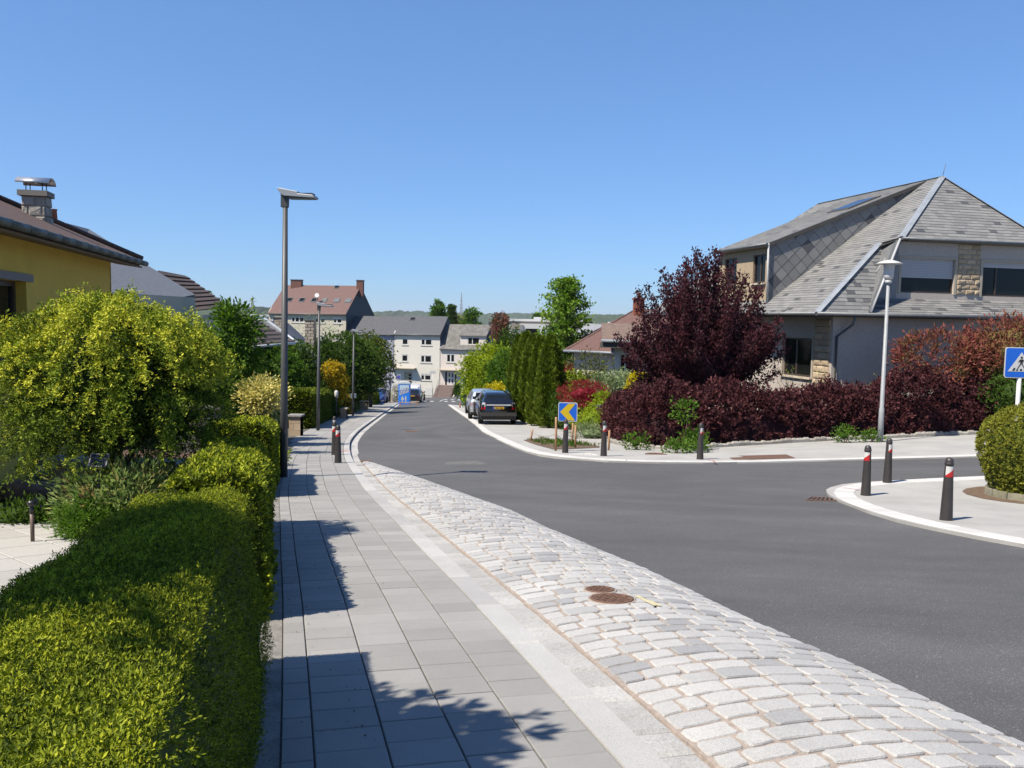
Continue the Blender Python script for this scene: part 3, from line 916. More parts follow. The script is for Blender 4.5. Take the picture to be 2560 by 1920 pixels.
# ---------------------------------------------------------------- left: clipped hedge along the pavement
def hline(y0, y1, n): return [tuple(kpt(s, n)) for s in np.linspace(s_at_y(y0), s_at_y(y1), max(3, int((y1 - y0) / .5)))]
HN = -1.56
HH = 1.02
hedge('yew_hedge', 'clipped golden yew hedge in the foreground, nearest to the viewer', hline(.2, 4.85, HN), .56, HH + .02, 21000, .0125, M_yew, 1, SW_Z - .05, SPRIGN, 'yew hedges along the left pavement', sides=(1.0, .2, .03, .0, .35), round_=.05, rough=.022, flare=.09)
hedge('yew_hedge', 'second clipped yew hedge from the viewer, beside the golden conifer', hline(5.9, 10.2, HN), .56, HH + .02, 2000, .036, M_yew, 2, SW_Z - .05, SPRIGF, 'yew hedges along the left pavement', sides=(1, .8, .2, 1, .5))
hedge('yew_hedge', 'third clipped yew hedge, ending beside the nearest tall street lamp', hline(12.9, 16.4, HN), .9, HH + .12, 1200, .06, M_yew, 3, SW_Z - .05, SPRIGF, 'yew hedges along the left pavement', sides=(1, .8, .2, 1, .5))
# golden drooping conifer, dense and round
def golden():
    base = Vector((-4.05, 8.35, 0)); base.z = Tz(base.x, base.y) + .32
    e = empty('golden_conifer', base, 0, 'large round golden conifer with drooping sprays in the left garden', 'conifer', None, world=True)
    cc = base + Vector((0, 0, 1.50)); r = np.array([.90, .88, .82])
    g = np.random.default_rng(21)
    n = 780
    d = unit(g.normal(size=(n, 3))); d = d[d[:, 2] > -.8]; n = len(d)
    d = d / (np.sum(np.abs(d) ** 3, axis=1, keepdims=True)) ** (1 / 3) * .97
    bump = 1 + .07 * np.sin(d[:, :1] * 7 + 1) * np.sin(d[:, 1:2] * 6) + .07 * np.sin(d[:, 2:] * 9 + d[:, :1] * 5)
    C = d * bump * (.88 + .16 * g.random((n, 1)))
    PS = []; DS = []; TS = []
    for i in range(n):
        # a spray: arching axis that droops at the end, needles tufts along it
        L_ = .30 + .28 * g.random()
        out = unit(d[i] * np.array([1, 1, .35]) + g.normal(size=3) * .35)
        k = 16
        tt = np.linspace(0, 1, k)
        ax = (C[i] * r)[None, :] + out[None, :] * (tt[:, None] - .55) * L_ + np.array([0, 0, -1.0])[None, :] * (tt[:, None] ** 2) * L_ * .55
        q = np.repeat(ax, 3, axis=0) + g.normal(size=(k * 3, 3)) * .026
        PS.append(q); DS.append(out[None, :] * .5 + g.normal(size=(k * 3, 3)) * .8 + np.array([0, 0, .1]))
        TS.append(np.clip(g.normal() * .15 + .30 + .36 * np.clip(d[i, 2], -.6, .8) + np.repeat(tt, 3) * .3 + g.normal(size=k * 3) * .12, 0, 1))  # yellower towards top and tips; low sprays carry shade in their colour
    q = unit(g.normal(size=(3600, 3))); q = q / (np.sum(np.abs(q) ** 3, axis=1, keepdims=True)) ** (1 / 3) * .97
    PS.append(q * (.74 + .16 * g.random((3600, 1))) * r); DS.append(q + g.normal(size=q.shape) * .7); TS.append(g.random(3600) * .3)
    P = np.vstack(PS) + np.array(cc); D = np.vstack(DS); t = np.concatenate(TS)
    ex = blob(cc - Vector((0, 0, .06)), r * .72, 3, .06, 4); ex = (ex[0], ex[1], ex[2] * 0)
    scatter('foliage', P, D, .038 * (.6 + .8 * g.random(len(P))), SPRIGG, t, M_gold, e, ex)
    b = MB(); b.tube([base - Vector((0, 0, .1)), base + Vector((.03, 0, .5)), cc], [.09, .07, .04], 8)
    for k in range(7):
        a = k * .9; b.tube([base + Vector((0, 0, .45)), cc + Vector((math.cos(a) * .6, math.sin(a) * .6, -.3))], [.035, .012], 5)
    b.build('trunk', M_bark, e)
golden()
GZ = .32
def lg(px, py): return gp(px, py, GZ)
# garden behind the hedge: path, shrubs, stones, lights
M_path = tint_mat('garden_flag', (.44, .435, .42), (.54, .53, .51), .85, 30, .1, .2, 60)
a0 = np.array([-1.95, 5.35]); dp = unit(np.array([-.74, .67])); npn = np.array([dp[1], -dp[0]])
path_e = sheet('garden_path', [tuple(a0 + npn * .32), tuple(a0 + dp * 7 + npn * .32), tuple(a0 + dp * 7 - npn * 1.6), tuple(a0 - npn * .4)], GZ + .02, M_slabbase, .8, .1)
it = []
for i in range(14):
    for j in range(4):
        q = [a0 + dp * (i * .5 + .006) + npn * (.31 - j * .45 - .006), a0 + dp * (i * .5 + .494) + npn * (.31 - j * .45 - .006), a0 + dp * (i * .5 + .494) + npn * (.31 - j * .45 - .444), a0 + dp * (i * .5 + .006) + npn * (.31 - j * .45 - .444)]
        V, Fc = slab_mesh('f', q, GZ + .03, .03, .005, 0, None); it.append((V, Fc, rnd.random()))
pieces('flagstone', it, M_path, path_e)
p = lg(265, 1342); shrub('leafy_shrub', 'bushy shrub of pointed green leaves with reddish tips behind the near hedge', 'shrub', p, (.02, .25, .30), (.52, .42, .36), 260, 18, .07, .07, leaf_flat(.34), M_bronze, 31, .5, .6, .5)
p = lg(205, 1352); shrub('feathery_plant', 'low feathery bright green plant in front of the leafy shrub', 'plant', p, (.02, .1, .13), (.24, .2, .16), 90, 22, .05, .06, sprig(4, 1, .07, .8, .5), M_green, 32, .5, .5, .6)
p = lg(40, 1315); shrub('ground_cover', 'low grey green creeping plant beside the rough stones', 'plant', p, (-.05, .12, .06), (.42, .22, .13), 90, 14, .05, .05, leaf_flat(.5), M_dgreen, 33, .7, .7, .6)
p = lg(100, 1230); shrub('ground_cover', 'small grey leaved cushion plant above the large rough stone', 'plant', p, (-.2, .2, .05), (.4, .15, .1), 50, 14, .05, .05, leaf_flat(.5), M_grey, 34, .7, .7, .6)
M_rock = mat('brown_rock', (.30, .19, .12), .9, c2=(.16, .095, .06), scale=5, bump=.8, bscale=14)
def rock(name, label, c, r, seed, m=M_rock):
    bm = bmesh.new(); bmesh.ops.create_icosphere(bm, subdivisions=3, radius=1)
    g = np.random.default_rng(seed)
    k = unit(g.normal(size=(9, 3)))
    for v in bm.verts:
        q = np.array(v.co)
        cut = min(1.0, min(.72 / max(1e-3, float(q @ kk)) if q @ kk > 0 else 9 for kk in k))
        q = q * cut * (1 + .05 * math.sin(q[0] * 9 + q[1] * 7 + seed))
        v.co = q * np.array(r)
    me = bpy.data.meshes.new(name); bm.to_mesh(me); bm.free()
    o = link(name, me, m); o.location = c; o.rotation_euler = (0, 0, seed)
    return tag(o, label, 'rock', 'rocks in the left garden')
p = lg(25, 1262); rock('rock', 'large rust brown rock at the left edge of the garden', p + Vector((0, .25, .1)), (.42, .25, .17), 1)
p = lg(60, 1285); rock('rock', 'flat reddish rock below the large brown one', p + Vector((-.05, .15, .02)), (.38, .2, .10), 2)
p = lg(330, 1250); rock('rock', 'pale beige rock under the golden conifer', p + Vector((0, .2, .05)), (.35, .2, .13), 3, mat('beige_rock', (.42, .33, .24), .9, .3, 6, .8, 14))
p = lg(470, 1190); rock('rock', 'grey rock behind the second yew hedge', p + Vector((0, .2, .05)), (.3, .2, .14), 4, mat('grey_rock', (.30, .29, .28), .9, .3, 6, .8, 14))
M_black = mat('black_plastic', (.02, .02, .022), .35)
M_steel = mat('brushed_steel', (.45, .45, .46), .35, metal=.9)
# garden spot lamp on a stake, and the solar panel on a stake
p = lg(82, 1362)
e = empty('garden_lamp', p, 0, 'short black path lamp on a brown stake beside the garden path', 'lamp', world=True)
MB().tube([p, p + Vector((0, 0, .28))], [.016, .018], 10).build('stake', mat('brown_metal', (.16, .11, .08), .5), e)
b = MB(); b.lathe([(.001, .36), (.02, .365), (.036, .385), (.038, .40), (.03, .415), (.001, .42)], 14, p + Vector((0, 0, -.03))); b.build('head', M_black, e)
MB().tube([p + Vector((0, 0, .28)), p + Vector((0, 0, .345))], [.022, .018], 10).build('collar', M_black, e)
p = lg(250, 1338)
top = at(246, 1150, p.y)
e = empty('solar_lamp', p, 0, 'small tilted solar panel on a black stake above the leafy shrub', 'solar lamp', world=True)
MB().tube([p, Vector((p.x, p.y, top.z - .05))], .012, 8).build('stake', M_black, e)
fwv = Vector((0, -math.cos(.55), math.sin(.55))); upv = Vector((0, math.sin(.55), math.cos(.55)))
def quad_on(c, w, h, n_off, t, rx=Vector((1, 0, 0))):
    c = Vector(c) + fwv * n_off
    return [c - rx * w / 2 - upv * h / 2, c + rx * w / 2 - upv * h / 2, c + rx * w / 2 + upv * h / 2, c - rx * w / 2 + upv * h / 2]
s_ = p.y / F
MB().poly(quad_on(top, 48 * s_, 38 * s_, 0, 0), .025).build('housing', mat('grey_plastic', (.16, .16, .16), .5), e, .004)
for k in range(3):
    cxx = Vector(top) + Vector(((k - 1) * 13.6 * s_, 0, 0))
    MB().poly(quad_on(cxx, 12.4 * s_, 28 * s_, .004, 0), .003).build('solar_cell', mat('solar_blue', (.012, .016, .05), .15), e)
# dark low garden wall at the left and hedge behind it
M_wallst = tint_mat('grey_wall_block', (.20, .19, .18), (.28, .27, .25), .9, 30, .2, .5, 60)
def block_wall(name, label, A, B, h, courses, bl, th, m, cop=None, zb=None, cat='wall', parent=None):
    """wall of blocks laid in courses between A and B (plan points); every block its own part"""
    A = np.array(A, float); B = np.array(B, float); L_ = np.linalg.norm(B - A); d = (B - A) / L_; n = np.array([d[1], -d[0]])
    zb0 = Tz(*A) if zb is None else zb
    e = parent
    if e is None: e = empty(name, (A[0], A[1], zb0), 0, label, cat, None, world=True)
    b = MB()
    def box(s0, s1, n0, n1, z0, z1, jit=0):
        P_ = [A + d * s0 + n * n0, A + d * s1 + n * n0, A + d * s1 + n * n1, A + d * s0 + n * n1]
        V = [(q[0], q[1], z0) for q in P_] + [(q[0], q[1], z1) for q in P_]
        return V, [(0, 3, 2, 1), (4, 5, 6, 7), (0, 1, 5, 4), (1, 2, 6, 5), (2, 3, 7, 6), (3, 0, 4, 7)]
    V, Fc = box(.004, L_ - .004, -th + .006, -.006, zb0 - .3, zb0 + h - .004)
    b.add(V, Fc); b.build('wall_core', M_cjoint if m is not M_wallst else M_slabbase, e)
    ch = h / courses
    its = []
    for c in range(courses):
        s = -bl * .5 * (c % 2)
        while s < L_:
            s0 = max(0, s) + .004; s1 = min(L_, s + bl) - .004
            if s1 - s0 > .03:
                j = rnd.uniform(0, .006)
                V, Fc = box(s0, s1, -th - j, j, zb0 + c * ch + .004, zb0 + (c + 1) * ch - .004)
                its.append((V, Fc, rnd.random()))
            s += bl
    pieces('block', its, m, e)
    if cop is not None:
        V, Fc = box(-.05, L_ + .05, -th - .06, .06, zb0 + h, zb0 + h + .07)
        b = MB(); b.add(V, Fc); b.build('coping', cop, e, .008)
    return e
M_cop = mat('grey_coping', (.30, .29, .28), .85, .2, 10, .3, 40)
A = at(-60, 1205, 10.6); B = at(130, 1205, 11.4)
block_wall('garden_wall', 'dark grey low block wall at the far left of the garden', (A.x, A.y), (B.x, B.y), .48, 3, .5, .25, M_wallst, M_cop, A.z)
hedge('clipped_hedge', 'dark clipped hedge at the left edge behind the low wall', [(B.x - .3, B.y + .5), (A.x - 3, A.y + .4)], .7, 1.3, 250, .09, M_yew2, 8, .6, SPRIGF)
# tree outside the picture whose shadow lies on the near hedge and on the pavement in front
_b = Vector((-2.9, 1.95, Tz(-2.9, 1.95) + .3))
tree('tall_conifer', 'tall dark conifer standing left of the viewer behind the near hedge', 'tree', _b, 4, (.05, .1, 2.7), (.72, .72, .75), 110, 22, .13, .16, SPRIGF, M_dgreen, 41, .08, shell=.5, core=.85,
     extra_pts=[clumps(_b + Vector((-1.15, -1.2, 4.6)), (.8, .5, .6), 24, 26, .12, .4, 0, None, 43)], trunk_top=3.5)

# leaf litter below the hedge
g = np.random.default_rng(9); n = 220
ss_ = g.random(n) * (s_at_y(14) - s_at_y(2.5)) + s_at_y(2.5); nn_ = -1.40 + np.abs(g.normal(size=n)) * .35
P = np.array([kpt(a, min(b, -.02)) for a, b in zip(ss_, nn_)]); P = np.column_stack([P, T(P[:, 0], P[:, 1]) + SW_Z + .004])
D = g.normal(size=(n, 3)); D[:, 2] = np.abs(D[:, 2]) * .15
tag(scatter('leaf_litter', P, D, .006 + .012 * g.random(n), leaf_flat(.5), g.random(n), leaf_mat('dry_leaf', (.06, .04, .02), (.12, .08, .03), (.2, .16, .06), .1)), 'tiny dry leaves scattered along the hedge side of the pavement', 'leaf litter', kind='stuff')
# ================================================================ BUILDINGS
M_glass = mat('window_glass', (.012, .014, .016), .06, spec=.22)
M_curtain = mat('net_curtain', (.5, .5, .5), .9, .2, 30, stretch=(8, 8, 1))
M_whitef = mat('white_window_frame', (.78, .78, .77), .45)
M_brownf = mat('brown_window_frame', (.07, .05, .04), .5)
M_shut = mat('roller_shutter', (.55, .57, .62), .6, .1, 30, stretch=(1, 1, 30))
M_zinc = mat('zinc', (.15, .165, .18), .5, .2, 5, metal=.35)
M_lead = mat('lead_flashing', (.36, .40, .45), .55, .15, 4, metal=.3)
M_dark = mat('dark_soffit', (.08, .075, .07), .8, .2, 8)
M_slate = tint_mat('slate', (.085, .09, .10), (.305, .305, .30), .7, 25, .22, .3, 60)
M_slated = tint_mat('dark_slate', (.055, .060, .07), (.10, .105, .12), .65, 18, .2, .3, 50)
M_rough = mat('roughcast_wall', (.62, .555, .50), .95, .12, 14, 1.0, 55)
M_stone = tint_mat('cream_stone', (.46, .36, .24), (.62, .50, .35), .9, 14, .22, 1.0, 26)
M_frame = mat('stone_window_surround', (.52, .46, .37), .85, .1, 12, .2, 40)

def wall_panel(name, O, U, W, H, holes, depth, m, parent, mrev=None, Vv=Vector((0, 0, 1)), thick=.25):
    """flat wall W x H with rectangular openings (u0, v0, u1, v1) and their reveals; outside is to the right of U x V"""
    O = Vector(O); U = Vector(U).normalized(); Vv = Vector(Vv).normalized(); Nn = U.cross(Vv)
    us = sorted({0, W, *[h[0] for h in holes], *[h[2] for h in holes]}); vs = sorted({0, H, *[h[1] for h in holes], *[h[3] for h in holes]})
    us = [u for u in us if 0 <= u <= W]; vs = [v for v in vs if 0 <= v <= H]
    b = MB()
    P = lambda u, v, n=0: O + U * u + Vv * v + Nn * n
    for i in range(len(us) - 1):
        for j in range(len(vs) - 1):
            cu, cv = (us[i] + us[i + 1]) / 2, (vs[j] + vs[j + 1]) / 2
            if any(h[0] < cu < h[2] and h[1] < cv < h[3] for h in holes): continue
            b.add([P(us[i], vs[j]), P(us[i + 1], vs[j]), P(us[i + 1], vs[j + 1]), P(us[i], vs[j + 1])], [(0, 1, 2, 3)])
    for h in holes:
        q = [(h[0], h[1]), (h[2], h[1]), (h[2], h[3]), (h[0], h[3])]
        for k in range(4):
            a, c = q[k], q[(k + 1) % 4]
            b.add([P(*a), P(*a, -depth), P(*c, -depth), P(*c)], [(0, 1, 2, 3)])
    return b.build(name, m, parent, fix=False)
def window(parent, O, U, W, H, depth=.0, frame=None, bars=(.5,), fw_=.06, sill=True, shutter=0.0, surround=0.0, Vv=Vector((0, 0, 1)), curtain=False, name='window', msill=None, ms=None):
    """window in a wall: O lower left corner on the wall face; frame set back by depth; panes, sill, roller shutter as pieces of it"""
    O = Vector(O); U = Vector(U).normalized(); Vv = Vector(Vv).normalized(); Nn = U.cross(Vv)
    P = lambda u, v, n=0: O + U * u + Vv * v + Nn * (n - depth)
    frame = frame or M_whitef
    b = MB()
    def bar(u0, v0, u1, v1, n0, n1):
        q = [P(u0, v0, n0), P(u1, v0, n0), P(u1, v1, n0), P(u0, v1, n0), P(u0, v0, n1), P(u1, v0, n1), P(u1, v1, n1), P(u0, v1, n1)]
        b.add(q, [(0, 3, 2, 1), (4, 5, 6, 7), (0, 1, 5, 4), (1, 2, 6, 5), (2, 3, 7, 6), (3, 0, 4, 7)])
    bar(0, 0, fw_, H, .005, .05); bar(W - fw_, 0, W, H, .005, .05); bar(fw_, 0, W - fw_, fw_ * 1.3, .005, .048); bar(fw_, H - fw_, W - fw_, H, .005, .048)
    xs = [fw_]
    for t in bars:
        bar(W * t - fw_ * .75, fw_ * 1.3, W * t + fw_ * .75, H - fw_, .005, .046); xs += [W * t - fw_ * .75, W * t + fw_ * .75]
    xs.append(W - fw_)
    wo = b.build(name, frame, parent)
    for k in range(0, len(xs), 2):
        c = MB(); c.add([P(xs[k], fw_ * 1.3, .015), P(xs[k + 1], fw_ * 1.3, .015), P(xs[k + 1], H - fw_, .015), P(xs[k], H - fw_, .015)], [(0, 1, 2, 3)])
        c.build('pane', M_glass if not (curtain and k == 2) else M_curtain, wo, fix=False)
    if shutter:
        c = MB(); n = max(3, int(H * shutter / .06)); hs = H * shutter / n
        for k in range(n):
            v0 = H - (k + 1) * hs
            q = [P(fw_ * .4, v0 + .006, .055), P(W - fw_ * .4, v0 + .006, .055), P(W - fw_ * .4, v0 + hs, .065), P(fw_ * .4, v0 + hs, .065)]
            c.poly(q, .012)
        c.build('roller_shutter', ms or M_shut, wo)
    if sill:
        c = MB()
        q = [P(-.08, -.07, depth + .09), P(W + .08, -.07, depth + .09), P(W + .08, 0, depth + .075), P(-.08, 0, depth + .075), P(-.08, -.07, 0), P(W + .08, -.07, 0), P(W + .08, .004, 0), P(-.08, .004, 0)]
        c.add(q, [(0, 1, 2, 3), (4, 7, 6, 5), (0, 4, 5, 1), (3, 2, 6, 7), (0, 3, 7, 4), (1, 5, 6, 2)])
        c.build('sill', msill or M_frame, wo)
    if surround:
        c = MB(); s = surround
        def br(u0, v0, u1, v1):
            q = [P(u0, v0, depth + .002), P(u1, v0, depth + .002), P(u1, v1, depth + .002), P(u0, v1, depth + .002), P(u0, v0, depth + .035), P(u1, v0, depth + .035), P(u1, v1, depth + .035), P(u0, v1, depth + .035)]
            c.add(q, [(0, 3, 2, 1), (4, 5, 6, 7), (0, 1, 5, 4), (1, 2, 6, 5), (2, 3, 7, 6), (3, 0, 4, 7)])
        br(-s, -s * .3, -.002, H + s); br(W + .002, -s * .3, W + s, H + s); br(0, H + .002, W, H + s)
        c.build('surround', M_frame, wo)
    return wo
def clip_poly(sub, clip):
    """convex clip in 2D"""
    out = list(sub)
    n = len(clip)
    ar = sum(clip[i][0] * clip[(i + 1) % n][1] - clip[(i + 1) % n][0] * clip[i][1] for i in range(n))
    cl = clip if ar > 0 else clip[::-1]
    for i in range(n):
        a, b_ = cl[i], cl[(i + 1) % n]
        side = lambda p: (b_[0] - a[0]) * (p[1] - a[1]) - (b_[1] - a[1]) * (p[0] - a[0])
        inp = out; out = []
        for k in range(len(inp)):
            p, q = inp[k], inp[(k + 1) % len(inp)]
            sp, sq = side(p), side(q)
            if sp >= 0: out.append(p)
            if (sp >= 0) != (sq >= 0):
                t = sp / (sp - sq); out.append((p[0] + (q[0] - p[0]) * t, p[1] + (q[1] - p[1]) * t))
        if len(out) < 3: return []
    return out
def slates(poly, along, w, h, diag=False, odd=.05, lift=.014, th=.01, gap=.006, tint=(.55, 1.0), seed=0):
    """roof pieces that cover a convex polygon: laid in courses along `along`, each tipped a little; returns piece list"""
    g = random.Random(seed)
    poly = [Vector(p) for p in poly]
    O = poly[0]; A = Vector(along).normalized()
    N_ = Vector((0, 0, 0))
    for i in range(1, len(poly) - 1): N_ += (poly[i] - O).cross(poly[i + 1] - O)
    N_.normalize()
    if N_.z < 0: N_ = -N_
    A = (A - N_ * A.dot(N_)).normalized(); B = N_.cross(A)
    if B.z < 0: B = -B
    pl = [((p - O).dot(A), (p - O).dot(B)) for p in poly]
    u0, u1 = min(p[0] for p in pl), max(p[0] for p in pl); v0, v1 = min(p[1] for p in pl), max(p[1] for p in pl)
    out = []
    def emit(q, lo, hi):
        q = clip_poly(q, pl)
        if len(q) < 3: return
        ar = abs(sum(q[i][0] * q[(i + 1) % len(q)][1] - q[(i + 1) % len(q)][0] * q[i][1] for i in range(len(q)))) / 2
        if ar < w * h * .06: return
        top = [O + A * x + B * y + N_ * (th + lift * (1 - (y - lo) / max(1e-6, hi - lo))) for x, y in q]
        bot = [O + A * x + B * y - N_ * .004 for x, y in q]
        n = len(q)
        Fc = [tuple(range(n))] + [(i, (i + 1) % n, n + (i + 1) % n, n + i) for i in range(n)]
        t = g.uniform(*tint) if g.random() > odd else g.uniform(0, .15)
        out.append(([tuple(p) for p in top + bot], Fc, t))
    if diag:
        k = 0
        r = math.hypot(w, h) / 2
        s = w / math.sqrt(2)
        j = 0; y = v0 - s
        while y < v1 + s:
            x = u0 - s + (s if j % 2 else 0)
            while x < u1 + s:
                emit([(x - s + gap, y), (x, y - s + gap), (x + s - gap, y), (x, y + s - gap)], y - s, y + s)
                x += 2 * s
            y += s; j += 1
    else:
        y = v0; j = 0
        while y < v1:
            x = u0 - g.random() * w
            while x < u1:
                ww = w * g.uniform(.85, 1.15)
                emit([(x + gap / 2, y), (x + ww - gap / 2, y), (x + ww - gap / 2, y + h * 1.02), (x + gap / 2, y + h * 1.02)], y, y + h)
                x += ww
            y += h; j += 1
    return out
def roof_base(name, poly, m, parent, th=.12):
    poly = [Vector(p) for p in poly]
    b = MB()
    N_ = (poly[1] - poly[0]).cross(poly[2] - poly[0]).normalized()
    if N_.z < 0: poly = poly[::-1]; N_ = -N_
    b.poly([p - N_ * .006 for p in poly], th, N_)
    return b.build(name, m, parent)

# ---------------------------------------------------------------- the slate roofed house on the right
def slate_house():
    phi = R_(14)
    a = Vector((math.cos(phi), math.sin(phi), 0)); bb = Vector((-math.sin(phi), math.cos(phi), 0))
    C0 = at(2042, 782, 30.0)
    zg = C0.z
    def W(l, f, z): return Vector((C0.x, C0.y, 0)) + a * l + bb * f + Vector((0, 0, zg + z))       # z above the gutter
    base = W(1, .5, 0); base.z = Tz(base.x, base.y)
    H_ = empty('slate_roof_house', base, phi, 'large two storey house with grey slate hip roof at the right corner', 'house', world=True)
    zb = base.z - zg - .6
    sl = .727
    Lp = lambda l, f: W(l, f, sl * l)
    K1 = (3.81, 1.76); K2 = (4.04, .79); PK = (8.05, 3.5)
    left_a = [Lp(0, 0), Lp(*K1), Lp(3.81, 14.2), Lp(0, 15.5)]
    left_b = [Lp(*K1), Lp(*K2), Lp(*PK), Lp(8.05, 12.3), Lp(3.81, 14.2)]
    roof = roof_base('roof', left_a, M_dark, H_)
    roof_base('roof_slope', left_b, M_dark, H_)
    zK = sl * 4.04
    P2 = [W(4.04, .79, zK), W(10.95, .79, zK), Lp(*PK)]
    roof_base('roof_slope', P2, M_dark, H_)
    right = [W(10.95, .79, zK), W(15.5, 3.5, zK - .6), W(15.5, 12.3, zK - .6), W(8.05, 12.3, sl * 8.05), Lp(*PK)]
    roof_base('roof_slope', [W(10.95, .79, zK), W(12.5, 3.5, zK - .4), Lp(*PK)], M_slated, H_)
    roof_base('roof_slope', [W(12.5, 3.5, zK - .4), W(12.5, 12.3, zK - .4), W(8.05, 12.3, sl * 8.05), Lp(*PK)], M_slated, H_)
    s1 = (sl * 3.81) / 1.76
    P1 = [W(0, 0, 0), W(2.2, 0, 0), W(4.0, 1.74, s1 * 1.74), W(3.81, 1.76, s1 * 1.76)]
    roof_base('roof_slope', P1, M_dark, H_, .06)
    SK = [W(2.2, 0, 0), W(14.5, 0, 0), W(14.5, 1.0, .62), W(2.5, 1.0, .62)]
    roof_base('roof_slope', SK, M_dark, H_, .06)
    its = []
    its += slates(left_a, bb, .36, .17, seed=1, odd=.03, tint=(.55, .95))
    its += slates(left_b, bb, .36, .17, seed=2, odd=.03, tint=(.6, 1.0))
    its += slates(P2, a, .36, .17, seed=3, odd=.04, tint=(.6, 1.0))
    its += slates(P1, a, .36, .17, seed=4, odd=.12, tint=(.5, .9))
    its += slates(SK, a, .38, .17, seed=5, odd=.10, tint=(.5, 1.0))
    # side dormer: eave at l = .6, f 4.4 .. 8.85
    zd = 2.87
    f0, f1 = 4.4, 8.9
    lm = 7.6
    zt = sl * 7.9
    D_roof = [W(.5, f0 - .12, zd), W(.5, f1 + .1, zd), W(7.9, f1 + .1, zt + .05), W(7.9, f0 - .12, zt + .05)]
    roof_base('dormer_roof', D_roof, M_dark, H_, .14)
    its += slates(D_roof, bb, .36, .19, seed=6, odd=.02, tint=(.6, 1.0))
    # cheek with large diagonal slates
    ck = [W(.62, f0, sl * .62), W(7.7, f0, sl * 7.7), W(.62, f0, zd - .02)]
    b = MB(); b.poly(ck, .1, -bb); b.build('dormer_cheek', M_dark, H_)
    chk = slates(ck, a, .42, .42, diag=True, seed=7, odd=.05, tint=(.62, .98), lift=.016, gap=.008)
    # the cheek is vertical: slates() lifts along its normal, flip if that points inwards
    its = chk + its
    pieces('slate', its, M_slate, roof, 300, key=lambda it: 0 if it in () else (np.mean(np.array(it[0]), axis=0)[:2] ** 2).sum())
    # dormer front wall (faces left) with stone and windows
    dw = wall_panel('dormer_wall', W(.75, f1 - .05, sl * .75), -bb, f1 - f0 - .1, zd - sl * .75 - .1, [(.5, .75, 1.6, 1.95), (3.0, .75, 4.0, 1.95)], .12, M_stone, H_)
    for u in (.5, 3.0):
        window(H_, W(.75, f1 - .05 - u, sl * .75 + .75), -bb, 1.1 if u < 1 else 1.0, 1.2, .12, M_brownf, (.5,), .06, True)
    its = []
    b = MB(); b.poly([W(2.2, .0, .0), W(4.02, 1.76, s1 * 1.75), W(4.1, .8, zK - .03)], .05); b.build('dormer_side', mat('side_slate', (.17, .175, .18), .7, .2, 6), H_)
    b = MB(); b.poly([Lp(3.6, 1.7), Lp(4.06, .77), W(4.12, .8, zK - .06), W(4.12, 1.8, zK - .06)], .05); b.build('eave_return', M_dark, H_)
    # gutters and flashings
    def gutter(p, q, r=.075, m=M_zinc, nm='gutter'):
        MB().tube([p, q], r, 10).build(nm, m, H_)
    gutter(W(-.05, -.06, -.03), W(14.6, -.06, -.03)); gutter(W(-.06, -.06, -.03), W(-.06, 15.5, -.03))
    gutter(W(4.0, .72, zK - .05), W(11.0, .72, zK - .05), .06); gutter(W(.42, f0 - .15, zd - .04), W(.42, f1 + .1, zd - .04), .06)
    def flash(p, q, w, nm='hip_flashing', m=M_lead):
        p, q = Vector(p), Vector(q); d = (q - p).normalized(); s = d.cross(Vector((0, 0, 1))).normalized(); u = s.cross(d)
        b = MB()
        for i, t0 in enumerate(np.linspace(0, 1, 6)[:-1]):
            t1 = t0 + .2
            A_, B_ = p.lerp(q, t0), p.lerp(q, t1)
            o = u * (.045 + .004 * (i % 2))
            b.add([A_ - s * w + o * .3, A_ + o, A_ + s * w + o * .3, B_ - s * w + o * .3, B_ + o, B_ + s * w + o * .3], [(0, 1, 4, 3), (1, 2, 5, 4)])
        b.build(nm, m, H_)
    flash(W(0, 0, 0), Lp(*K1), .13); flash(Lp(*K2), Lp(*PK), .13); flash(W(10.95, .79, zK), Lp(*PK), .13); flash(Lp(*PK), Lp(8.05, 12.3), .1, 'ridge_flashing')
    flash(W(2.2, 0, .06), W(4.0, 1.0, zK - .12), .06, 'verge_trim', M_zinc)
    b = MB()
    b.tube([W(2.24, -.02, .05), W(3.98, .8, zK - .06)], .045, 6); b.build('verge_trim', mat('pale_trim', (.55, .56, .57), .5), H_)
    MB().tube([W(.55, f0 - .1, sl * .5), W(.52, f0 - .1, zd)], .04, 6).build('dormer_trim', MATS['pale_trim'], H_)
    MB().tube([Lp(*PK), Lp(*PK) + Vector((.1, 0, .55))], .012, 5).build('lightning_rod', M_zinc, H_)
    # skylight on the dormer roof
    sk = lambda l, f, dz=0: W(l, f, zd + (l - .5) * (zt + .05 - zd) / 7.4 + dz)
    b = MB(); b.poly([sk(4.6, 4.9, .07), sk(4.6, 6.4, .07), sk(6.2, 6.4, .07), sk(6.2, 4.9, .07)], .1, Vector((0, 0, 1))); s_ = b.build('skylight', M_dark, H_)
    b = MB(); b.poly([sk(4.75, 5.0, .08), sk(4.75, 6.3, .08), sk(6.05, 6.3, .08), sk(6.05, 5.0, .08)], .01, Vector((0, 0, 1))); b.build('pane', M_glass, s_)
    # upper storey wall with the two big windows
    wu0 = 2.35
    fwall = 1.0
    b = MB(); b.poly([W(2.45, fwall, .60), W(4.1, fwall, .60), W(4.1, fwall, zK - .02)], .08, -bb); b.build('gable_wall', mat('grey_render', (.33, .33, .33), .9, .15, 10, .4, 40), H_)
